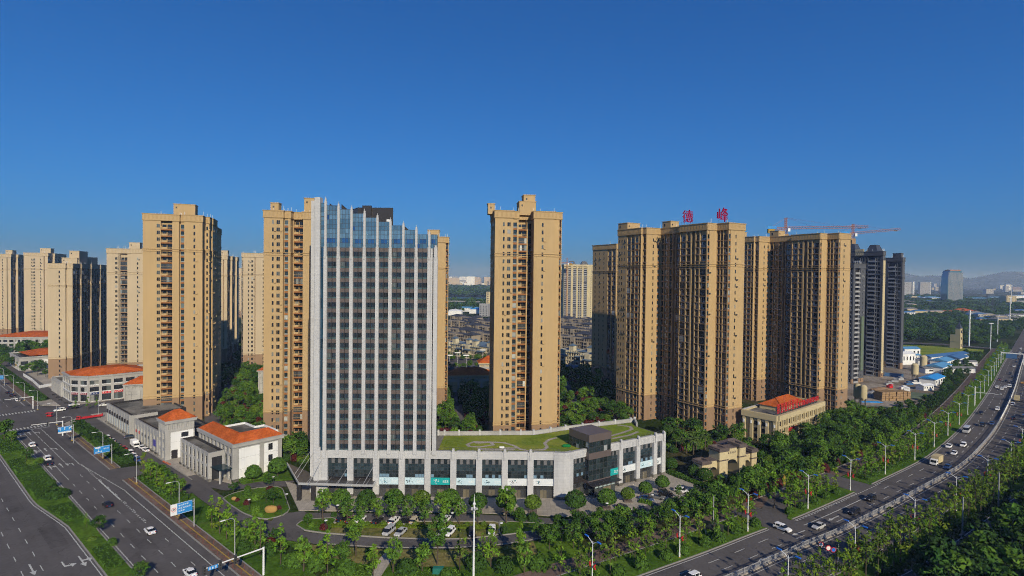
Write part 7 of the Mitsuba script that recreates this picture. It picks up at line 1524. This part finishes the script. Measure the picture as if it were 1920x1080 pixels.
K = thing('minibus', 'silver grey minibus at the highway kerb ahead of its dark shadow', 'minibus'); g = at(1812, 811); t = -HWt(205); P = {}
b = MB().add(*loft([(-3, 1.0, .4, 1.5), (-2.9, 1.05, .35, 1.55), (2.6, 1.05, .35, 1.5), (3.1, .9, .5, 1.2)])); b.add(*frust((-2.95, 2.2), (-2.8, 1.9), 2.3, 2.5, .92, .8)); P['body'] = b.ply('m_car_silver', 30); P['window'] = MB().add(*frust((-2.95, 2.75), (-2.9, 2.15), 1.5, 2.32, 1.0, .92)).ply('m_cabglass'); P.update(wheels((-1.9, 1.9), 1.03, .4)); place(K, P, T4(g[0], g[1], 0, math.degrees(math.atan2(t[1], t[0])), 1.15))
lorry('blue lorry far beyond the fence of the highway', at(1907, 752), HWt(300), 'box')
K = thing('tricycle', 'red three wheeled cart standing on the street corner', 'tricycle'); g = at(94, 782); fr = Fr(g, (1, .2)); put('box', MB().fb(fr, -1.2, .8, -.7, .7, .5, 1.0), 'm_red', K); put('canopy', MB().fb(fr, -1.6, 1.0, -1, 1, 1.9, 2.05), 'm_red', K); put('frame', MB().fb(fr, .7, .78, -.6, .6, 1, 1.9).fb(fr, -1.2, -1.12, -.6, .6, 1, 1.9), 'm_frame', K)
for x, n in ((-.8, -.7), (-.8, .7), (1.2, 0)): put('wheel', MB().tube([[*fr.p(x, n - .06), .33], [*fr.p(x, n + .06), .33]], [.33, .33], 10), 'm_tyre', K)

# ---------------- lamp posts, signs, fence ----------------
mprin('m_ledblue', (.02, .16, .62), .35)
def wlamp():
    P = {'pole': MB().tube([[0, 0, 0], [0, 0, 1.2], [0, 0, 1.25], [0, 0, 10.3]], [.19, .19, .13, .085], 8).ply('m_wpaint')}
    for j, s in enumerate((-1, 1)):
        q = '' if j == 0 else '_001'; P['arm' + q] = MB().tube([[0, 0, 9.7], [0, s * .7, 10.3], [0, s * 1.75, 10.75]], [.08, .07, .06], 6).ply('m_wpaint'); P['lamp_head' + q] = MB().box(-.17, .17, min(s * 1.55, s * 2.65), max(s * 1.55, s * 2.65), 10.72, 10.92).ply('m_ledblue')
        mb = MB()
        for a in range(5): mb.lathe([(0, -.2), (.18, -.08), (.2, .04), (.14, .16), (0, .2)], (.15 * math.cos(a * 1.3), s * (.75 + .14 * math.sin(a * 2.1)), 4.5 + a * .24), 6)
        mb.box(-.03, .03, min(0, s * .8), max(0, s * .8), 5.95, 6.02); P['lantern' + q] = mb.ply('m_red', 40)
    P['collar'] = MB().lathe([(.24, 0), (.24, .12), (.17, .3)], (0, 0, 0), 10).ply('m_yellow'); return P
WL = wlamp(); WLf = {k: WL[k] for k in ('pole', 'arm', 'arm_001', 'lamp_head', 'lamp_head_001')}
def hlamp(s, d, label, group, proto=WL, sc=1.0):
    p = HW(s, d); t = HWt(s); place(thing('street_lamp', label, 'street lamp', group), proto, T4(p[0], p[1], 0, math.degrees(math.atan2(t[1], t[0])), sc))
for s in (-31, -4, 23, 52, 78.5, 105, 132.5, 160, 186, 214): hlamp(s, 12.9, 'white two-armed lamp with blue heads and red lanterns on the near highway verge', 'two-armed lamps on the near verge')
for s in (243, 272, 300, 328, 356, 384, 412, 440, 470, 500, 530): hlamp(s, 12.9, 'white two-armed lamp far along the near highway verge', 'far two-armed lamps on the near verge', WLf)
for s in (0, 27, 57, 87, 116, 146, 175): hlamp(s, -12.4, 'white two-armed lamp with blue heads rising from the tree belt beyond the fence', 'two-armed lamps in the tree belt')
for s in (204, 233, 262, 291, 320): hlamp(s, -12.4, 'white two-armed lamp far off in the tree belt beyond the fence', 'far two-armed lamps in the tree belt', WLf)
AL = {'pole': MB().tube([[0, 0, 0], [0, 0, 1.0], [0, 0, 9.2]], [.14, .14, .08], 8).ply('m_steel'), 'arm': MB().tube([[0, 0, 9.0], [0, -.25, 9.6], [0, -.9, 9.9], [0, -2.3, 9.9]], [.075, .07, .06, .05], 6).ply('m_steel'), 'lamp_head': MB().box(-.16, .16, -3.3, -2.2, 9.86, 10.02).ply('m_wpaint'), 'base': MB().box(-.28, .28, -.28, .28, 0, .35).ply('m_yellow')}
aa = math.degrees(math.atan2(E_[1], E_[0]))
for i, (px, py) in enumerate([(256, 907), (336, 968), (440, 1049), (193, 860), (135, 827), (106.6, 797), (70.6, 769), (45.6, 752), (25, 736), (6, 721)]):
    g = at(px, py); place(thing('avenue_lamp', 'single-armed grey lamp post on the avenue pavement, %s' % ['beside the slip road mouth', 'by the sign with a white third', 'nearest the signal gantry', 'by the second blue sign', 'by the first blue sign', 'at the street corner', 'beside the far signal arm', 'in the far row', 'in the far row', 'in the far row'][i], 'street lamp', 'far avenue lamps' if i > 6 else None), AL, T4(g[0], g[1], .1, aa))
g = at(184.5, 781); put('flag_pole', MB().tube([[*g, 0], [*g, 9]], [.1, .07], 6), 'm_steel', label='bare grey pole in front of the red lorry', cat='pole')
GL_ = {'post': MB().tube([[0, 0, 0], [0, 0, 3.1]], [.07, .06], 6).ply('m_frame'), 'lamp_shade': MB().lathe([(0, 3.35), (.42, 3.22), (.42, 3.12), (.1, 3.05)], (0, 0, 0), 10).ply('m_wpaint')}
for px, py, l in [(467, 958, 'on the left part of the round lawn'), (512.5, 913, 'at the top of the round lawn'), (537.5, 947, 'at the right edge of the round lawn'), (633, 969, 'at the road before the first parked cars'), (611, 999, 'at the tip of the parking lawn'), (848, 984, 'in the middle of the parking strip'), (940, 1004, 'at the right end of the parking strip'), (1138, 965, 'on the hedge island of the side lot'), (1223, 948, 'on the second island of the side lot'), (1313, 903, 'beside the estate gate')]:
    g = at(px, py); place(thing('garden_lamp', 'short garden lamp with a flat white shade %s' % l, 'garden lamp'), GL_, T4(g[0], g[1], .1))
K = thing('camera_mast', 'tall white mast with cameras at the bottom centre of the view', 'mast'); g = at(887.5, 1122); put('pole', MB().tube([[*g, 0], [*g, 19.5], [*g, 22]], [.26, .15, .03], 10), 'm_wpaint', K)
put('camera_dome', MB().lathe([(0, 20.3), (.28, 20.05), (.32, 19.85), (.2, 19.6), (0, 19.5)], (*g, 0), 12), 'm_wpaint', K); mb = MB()
for a in range(5): mb.box(g[0] + .55 * math.cos(a * 1.25) - .2, g[0] + .55 * math.cos(a * 1.25) + .2, g[1] + .5 * math.sin(a * 1.25) - .12, g[1] + .5 * math.sin(a * 1.25) + .12, 18.7, 19.05)
put('camera', mb, 'm_steel', K, kind='stuff')
# direction signs on posts over the avenue
def dsign(label, px, py, w, h, z, off, kind, seed):
    r = random.Random(seed); K = thing('road_sign', label, 'road sign'); g = at(px, py); fr = Fr(g, N_); hz = z + h * .75
    put('post', MB().tube([[*g, 0], [*g, hz + .8]], [.16, .12], 8), 'm_steel', K); ar = Fr(g, -N_)
    put('bracket', MB().fb(ar, 0, off + w, -.06, .06, z + h * .3, z + h * .3 + .12).fb(ar, 0, off + w, -.06, .06, z + h * .8, z + h * .8 + .12), 'm_steel', K)
    b = Fr(ar.p(off + w, .0), N_)                          # the face looks towards the camera, along +E_
    x0 = w * .3 if kind == 'ban' else 0
    put('panel', MB().fb(b, x0, w, .08, .16, z, z + h), 'm_blue', K); mb = MB(); n = .16
    mb.fb(b, x0 + .05, w - .05, n, n + .02, z + .06, z + .12).fb(b, x0 + .05, w - .05, n, n + .02, z + h - .12, z + h - .06)
    if kind == 'lanes':
        for i, dx in enumerate((-1, 0, 1)):
            x = w * (i + .5) / 3; mb.fb(b, x - .1, x + .1, n, n + .03, z + h * .3, z + h * .75); 
            v = [[*b.p(x + dx * .55 - .3 + .0, n + .03), z + h * .7], [*b.p(x + dx * .55 + .3, n + .03), z + h * .7], [*b.p(x + dx * .75, n + .03), z + h * .9]]; mb.add(v, [[0, 1, 2]]); mb.fb(b, min(x, x + dx * .55) - .08, max(x, x + dx * .55) + .08, n, n + .03, z + h * .62, z + h * .72)
        put('lower_plate', MB().fb(b, 0, w, .08, .16, z - .5, z - .04), 'm_wpaint', K)
    elif kind == 'map':
        for i in range(3): glyph(mb, b, w * .6 + i * .52, n, z + h * .5, .42, r)
        put('place_plate', MB().fb(b, .35, 1.9, .16, .19, z + h - .62, z + h - .2), 'm_wpaint', K)
        mb.fb(b, .5, 2.2, n, n + .03, z + .55, z + .68).fb(b, 1.2, 1.36, n, n + .03, z + .55, z + 1.5).fb(b, .5, .64, n, n + .03, z + .35, z + .68).fb(b, 2.06, 2.3, n, n + .03, z + .4, z + .82)
    else:
        put('white_panel', MB().fb(b, 0, x0, .08, .16, z, z + h), 'm_wpaint', K); pr, pq = MB(), MB(); c = (x0 / 2, z + h * .5)
        for a in np.linspace(0, 2 * np.pi, 21)[:-1]:
            a2 = a + 2 * np.pi / 20; q = [(c[0] + rr_ * math.cos(t), c[1] + rr_ * math.sin(t)) for rr_, t in ((.44, a), (.44, a2), (.56, a2), (.56, a))]; pr.add([[*b.p(x, n + .03), zz] for x, zz in q], [[0, 1, 2], [0, 2, 3]])
        pq.fb(b, c[0] - .26, c[0] + .26, n, n + .03, c[1] - .12, c[1] + .16); put('ban_ring', pr, 'm_red', K); put('lorry_symbol', pq, 'm_dark', K)
        for rw in range(3):
            for i in range((5, 6, 3)[rw]): glyph(mb, b, x0 + .35 + i * .5, n, z + h - .85 - rw * .72, .42, r)
    put('lettering', mb, 'm_wpaint', K)
dsign('blue lane direction sign with three white arrows at the crossing', 138, 831, 4.2, 2.0, 5.2, .7, 'lanes', 1); dsign('blue direction sign with a white route drawing, second along the avenue', 209.5, 870, 4.6, 2.4, 4.6, .6, 'map', 2); dsign('large road sign, white left third with a red ring, blue right part', 364, 988, 5.2, 2.9, 4.6, .5, 'ban', 3); dsign('far blue direction sign at the left edge of the view', 8.8, 724, 4.4, 2.4, 4.2, .5, 'map', 4)
def gantry(label, px, py, h, L, nl, rise=0.0, sign=True):
    K = thing('signal_gantry', label, 'traffic signal'); g = at(px, py); ar = Fr(g, -N_); put('post', MB().tube([[*g, 0], [*g, h]], [.24, .2], 8), 'm_wpaint', K); e = ar.p(L, 0); put('arm', MB().tube([[*g, h - .25], [*e, h - .25 + rise]], [.17, .1], 7), 'm_wpaint', K)
    for i in range(nl):
        p = ar.p(L * (.5 + .5 * (i / max(1, nl - 1))) - .1, 0); b = Fr(p, N_); z = h - 1.5
        k = put('signal_head', MB().fb(b, -.3, .3, -.18, .18, z, z + 1.9), 'm_frame', K); put('lens', MB().fb(b, -.16, .16, .18, .22, z + .15, z + .5).fb(b, -.16, .16, .18, .22, z + .75, z + 1.1).fb(b, -.16, .16, .18, .22, z + 1.35, z + 1.7), 'm_dark', k, kind='stuff')
    if sign: b = Fr(ar.p(L * .86, 0), N_); k = put('name_sign', MB().fb(b, -1.0, 1.0, .12, .2, h - .85, h - .1), 'm_blue', K); mb = MB(); [glyph(mb, b, -.85 + i * .6, .2, h - .7, .45, random.Random(i)) for i in range(3)]; put('lettering', mb, 'm_wpaint', k)
gantry('white signal gantry with three signals at the bottom left of the view', 494, 1078, 6.3, 12.5, 3); gantry('white signal arm over the avenue beyond the side street', 62, 766, 6.2, 11, 2, sign=False); gantry('white signal arm at the near side of the crossing', 117.5, 817, 6.2, 10, 1, .3, False)
K = thing('camera_gantry', 'white camera arm reaching over the highway from the verge', 'gantry'); p = HW(276, 13.2); q = HW(276, 2.5); put('post', MB().tube([[*p, 0], [*p, 10.5]], [.25, .18], 8), 'm_wpaint', K); put('arm', MB().tube([[*p, 7.2], [*q, 7.4]], [.16, .1], 6), 'm_wpaint', K); put('camera', MB().box(q[0] - .3, q[0] + .3, q[1] - .3, q[1] + .3, 7.4, 7.9), 'm_steel', K)
K = thing('sign_gantry', 'white gantry with a dark sign board far along the highway', 'gantry'); p, q = HW(505, 13), HW(505, -1); fr = Fr.ab(p, q); L = float(np.hypot(*(q - p))); put('post', MB().fb(fr, -.2, .2, -.2, .2, 0, 9).fb(fr, L - .2, L + .2, -.2, .2, 0, 9), 'm_wpaint', K); put('beam', MB().fb(fr, 0, L, -.3, .3, 8.4, 9.2), 'm_wpaint', K); put('sign_board', MB().fb(fr, 3, 10, .3, .4, 4.5, 8.3), 'm_bluerf', K)
K = thing('prohibition_signs', 'three round traffic signs on a thin post beside the highway fence', 'road sign'); g = at(1571, 1074); z = 6.2
put('post', MB().tube([[*g, 0], [*g, 7.0]], [.1, .07], 6), 'm_steel', K); ar = Fr(g, -HWt(30) * 0 + np.array([-1.0, 0.18])); put('arm', MB().fb(ar, 0, 4.2, -.05, .05, 5.6, 5.7), 'm_steel', K)
for i, (u, m, zz) in enumerate(((3.8, 'm_wpaint', 6.3), (2.2, 'm_wpaint', 5.6), (1.1, 'm_ledblue', 5.3))):
    c = ar.p(u, 0); k = put('disc', MB().tube([[c[0], c[1] - .1, zz], [c[0], c[1] - .16, zz]], [.62, .62], 18), 'm_red', K); put('face', MB().tube([[c[0], c[1] - .16, zz], [c[0], c[1] - .2, zz]], [.46, .46], 18), m, k)
for s, l in ((12, 'dark billboard back among the verge trees, nearer one'), (50, 'dark billboard back among the verge trees, farther one')):
    K = thing('billboard', l, 'billboard'); fr = Fr(HW(s, 18.4), (.75, -.62)); put('board', MB().fb(fr, 0, 5.2, -.1, .1, 1.6, 3.9), 'm_frame', K); put('leg', MB().fb(fr, .6, .8, -.1, .1, 0, 1.6).fb(fr, 4.4, 4.6, -.1, .1, 0, 1.6), 'm_steel', K)
# fence down the middle of the highway
K = thing('highway_fence', 'long white and grey railing on a low kerb down the middle of the highway', 'fence')
pn = MB(); f0 = Fr((0, 0), (1, 0)); pn.fb(f0, 0, 2.9, -.03, .03, .3, .4).fb(f0, 0, 2.9, -.03, .03, 1.15, 1.27).fb(f0, -.06, .06, -.06, .06, 0, 1.4)
for i in range(14): pn.fb(f0, .2 + i * .2, .26 + i * .2, -.02, .02, .35, 1.2)
pp_ = pn.ply('m_steel'); ks = MB(); far = MB(); s = -60.0; i = 0
while s < 620:
    p = HW(s, 0); t = HWt(s + 1.5); az_ = math.degrees(math.atan2(t[1], t[0]))
    if s < 240: scene[nm('panel', K)] = {**pp_, 'to_world': T4(p[0], p[1], .25, az_)}
    else: far.fb(Fr(p, t), 0, 2.9, -.05, .05, .5, 1.5)
    if i % 2 == 0: ks.fb(Fr(p, t), 0, 3.6, -.28, .28, 0, .26)
    else: ks.fb(Fr(p, t), .4, 2.6, -.26, .26, 0, .2)
    s += 3.0; i += 1
put('far_panel', far, 'm_wpaint', K, kind='stuff'); put('footing', ks, 'm_pave', K, kind='stuff')
# odds and ends
g = at(508, 961); ico = trimesh.creation.icosphere(3, 1.0); v = ico.vertices * np.array([2.0, .8, 1.0]); v = np.sign(v) * np.abs(v) ** .8 * np.array([1, 1, 1]) + .2 * (meshkit.fbm(ico.vertices * 1.6 + 2, 3) - .5)[:, None]; put('landscape_stone', MB().add(v + np.array([*g, .95]), ico.faces), 'm_sandstone', smooth=40, label='big honey coloured stone lying on the round lawn', cat='stone')
mdiff('m_sandstone', (0.42, 0.26, 0.09)); g = at(439, 938); put('landscape_stone', MB().add(ico.vertices * np.array([.8, .5, .6]) + np.array([*g, .5]), ico.faces), 'm_sandstone', smooth=40, label='small pale stone at the left of the round lawn', cat='stone')
mdiff('m_cabinet', (0.03, 0.17, 0.14)); K = thing('utility_cabinet', 'green utility cabinet among the shrubs at the bottom of the front garden', 'cabinet'); g = at(821, 1082); fr = Fr(g, (1, 0)); put('cabinet', MB().fb(fr, -1.2, 1.2, -1.2, 0, 0, 1.9), 'm_cabinet', K); put('door', MB().fb(fr, -1.1, -.05, 0, .05, .2, 1.7).fb(fr, .05, 1.1, 0, .05, .2, 1.7), 'm_cabinet', K)
for px, py, h, l in [(1804, 1010, 7.0, 'grey concrete post standing out of the corner wood'), (1871.5, 963, 8.0, 'pale post behind the corner wood')]: g = at(px, py); put('wood_post', MB().tube([[*g, 0], [*g, h + 4]], [.18, .14], 8), 'm_concl', label=l, cat='post')
g = at(1337, 1000); put('utility_pole', MB().tube([[*g, 0], [*g, 10]], [.16, .12], 8), 'm_concl', label='plain concrete pole among the verge trees near the gate junction', cat='pole')
for px, py in [(1400, 941), (1408, 939), (1423, 934), (1375, 950)]: g = at(px, py); put('bollard', MB().tube([[*g, 0], [*g, 1.0]], [.12, .1], 8), 'm_tail', label='small red and white bollard beside the lane at the gate junction', cat='bollard', group='bollards at the gate junction')
g = at(1470, 908); put('gate_post', MB().tube([[*g, 0], [*g, 3.2]], [.45, .4], 10), 'm_yellow', label='yellowish stone post by the drive to the gate', cat='post')
for px, py in [(205, 790), (214, 797), (224, 803), (60.5, 690), (150, 757), (188, 752), (195, 750)]: pass
for i, (px, py) in enumerate([(113, 751), (124, 757), (133, 757), (108, 746), (101, 741)]):
    K = thing('scooter', 'dark scooter parked along the side of the corner shops', 'scooter', 'scooters by the corner shops'); g = at(px, py); fr = Fr(g, (1, .3)); put('body', MB().fb(fr, -.7, .6, -.18, .18, .35, .75).fb(fr, .45, .6, -.3, .3, .9, 1.05), 'm_dark', K); put('wheel', MB().fb(fr, -.85, -.35, -.06, .06, 0, .5), 'm_tyre', K); put('wheel', MB().fb(fr, .4, .9, -.06, .06, 0, .5), 'm_tyre', K)
mdiff('m_cone', (.5, .1, .03))
for i in range(6): g = at(306 + i * 2.6, 867 + i * 1.1); put('traffic_cone', MB().lathe([(.2, 0), (.05, .6)], (*g, .15), 8), 'm_cone', label='orange cone in the short row beside the hall forecourt', cat='traffic cone', group='cones beside the hall')
# ---------------- the air ----------------
scene['haze_medium'] = {'type': 'homogeneous', 'albedo': rgb(.95, .95, .95), 'sigma_t': rgb(.00006, .00008, .00013)}
_b = (-12000, 12000, -200, 13500, -3.0, 260.0)
scene['haze'] = {'type': 'cube', 'to_world': mi.ScalarTransform4f().translate([(_b[0] + _b[1]) / 2, (_b[2] + _b[3]) / 2, (_b[4] + _b[5]) / 2]).scale([(_b[1] - _b[0]) / 2, (_b[3] - _b[2]) / 2, (_b[5] - _b[4]) / 2]), 'bsdf': {'type': 'null'}, 'interior': {'type': 'ref', 'id': 'haze_medium'}}
tag('haze', 'thin blue haze in the air over the town', 'haze', None, 'stuff')
scene['camera']['medium'] = {'type': 'ref', 'id': 'haze_medium'}
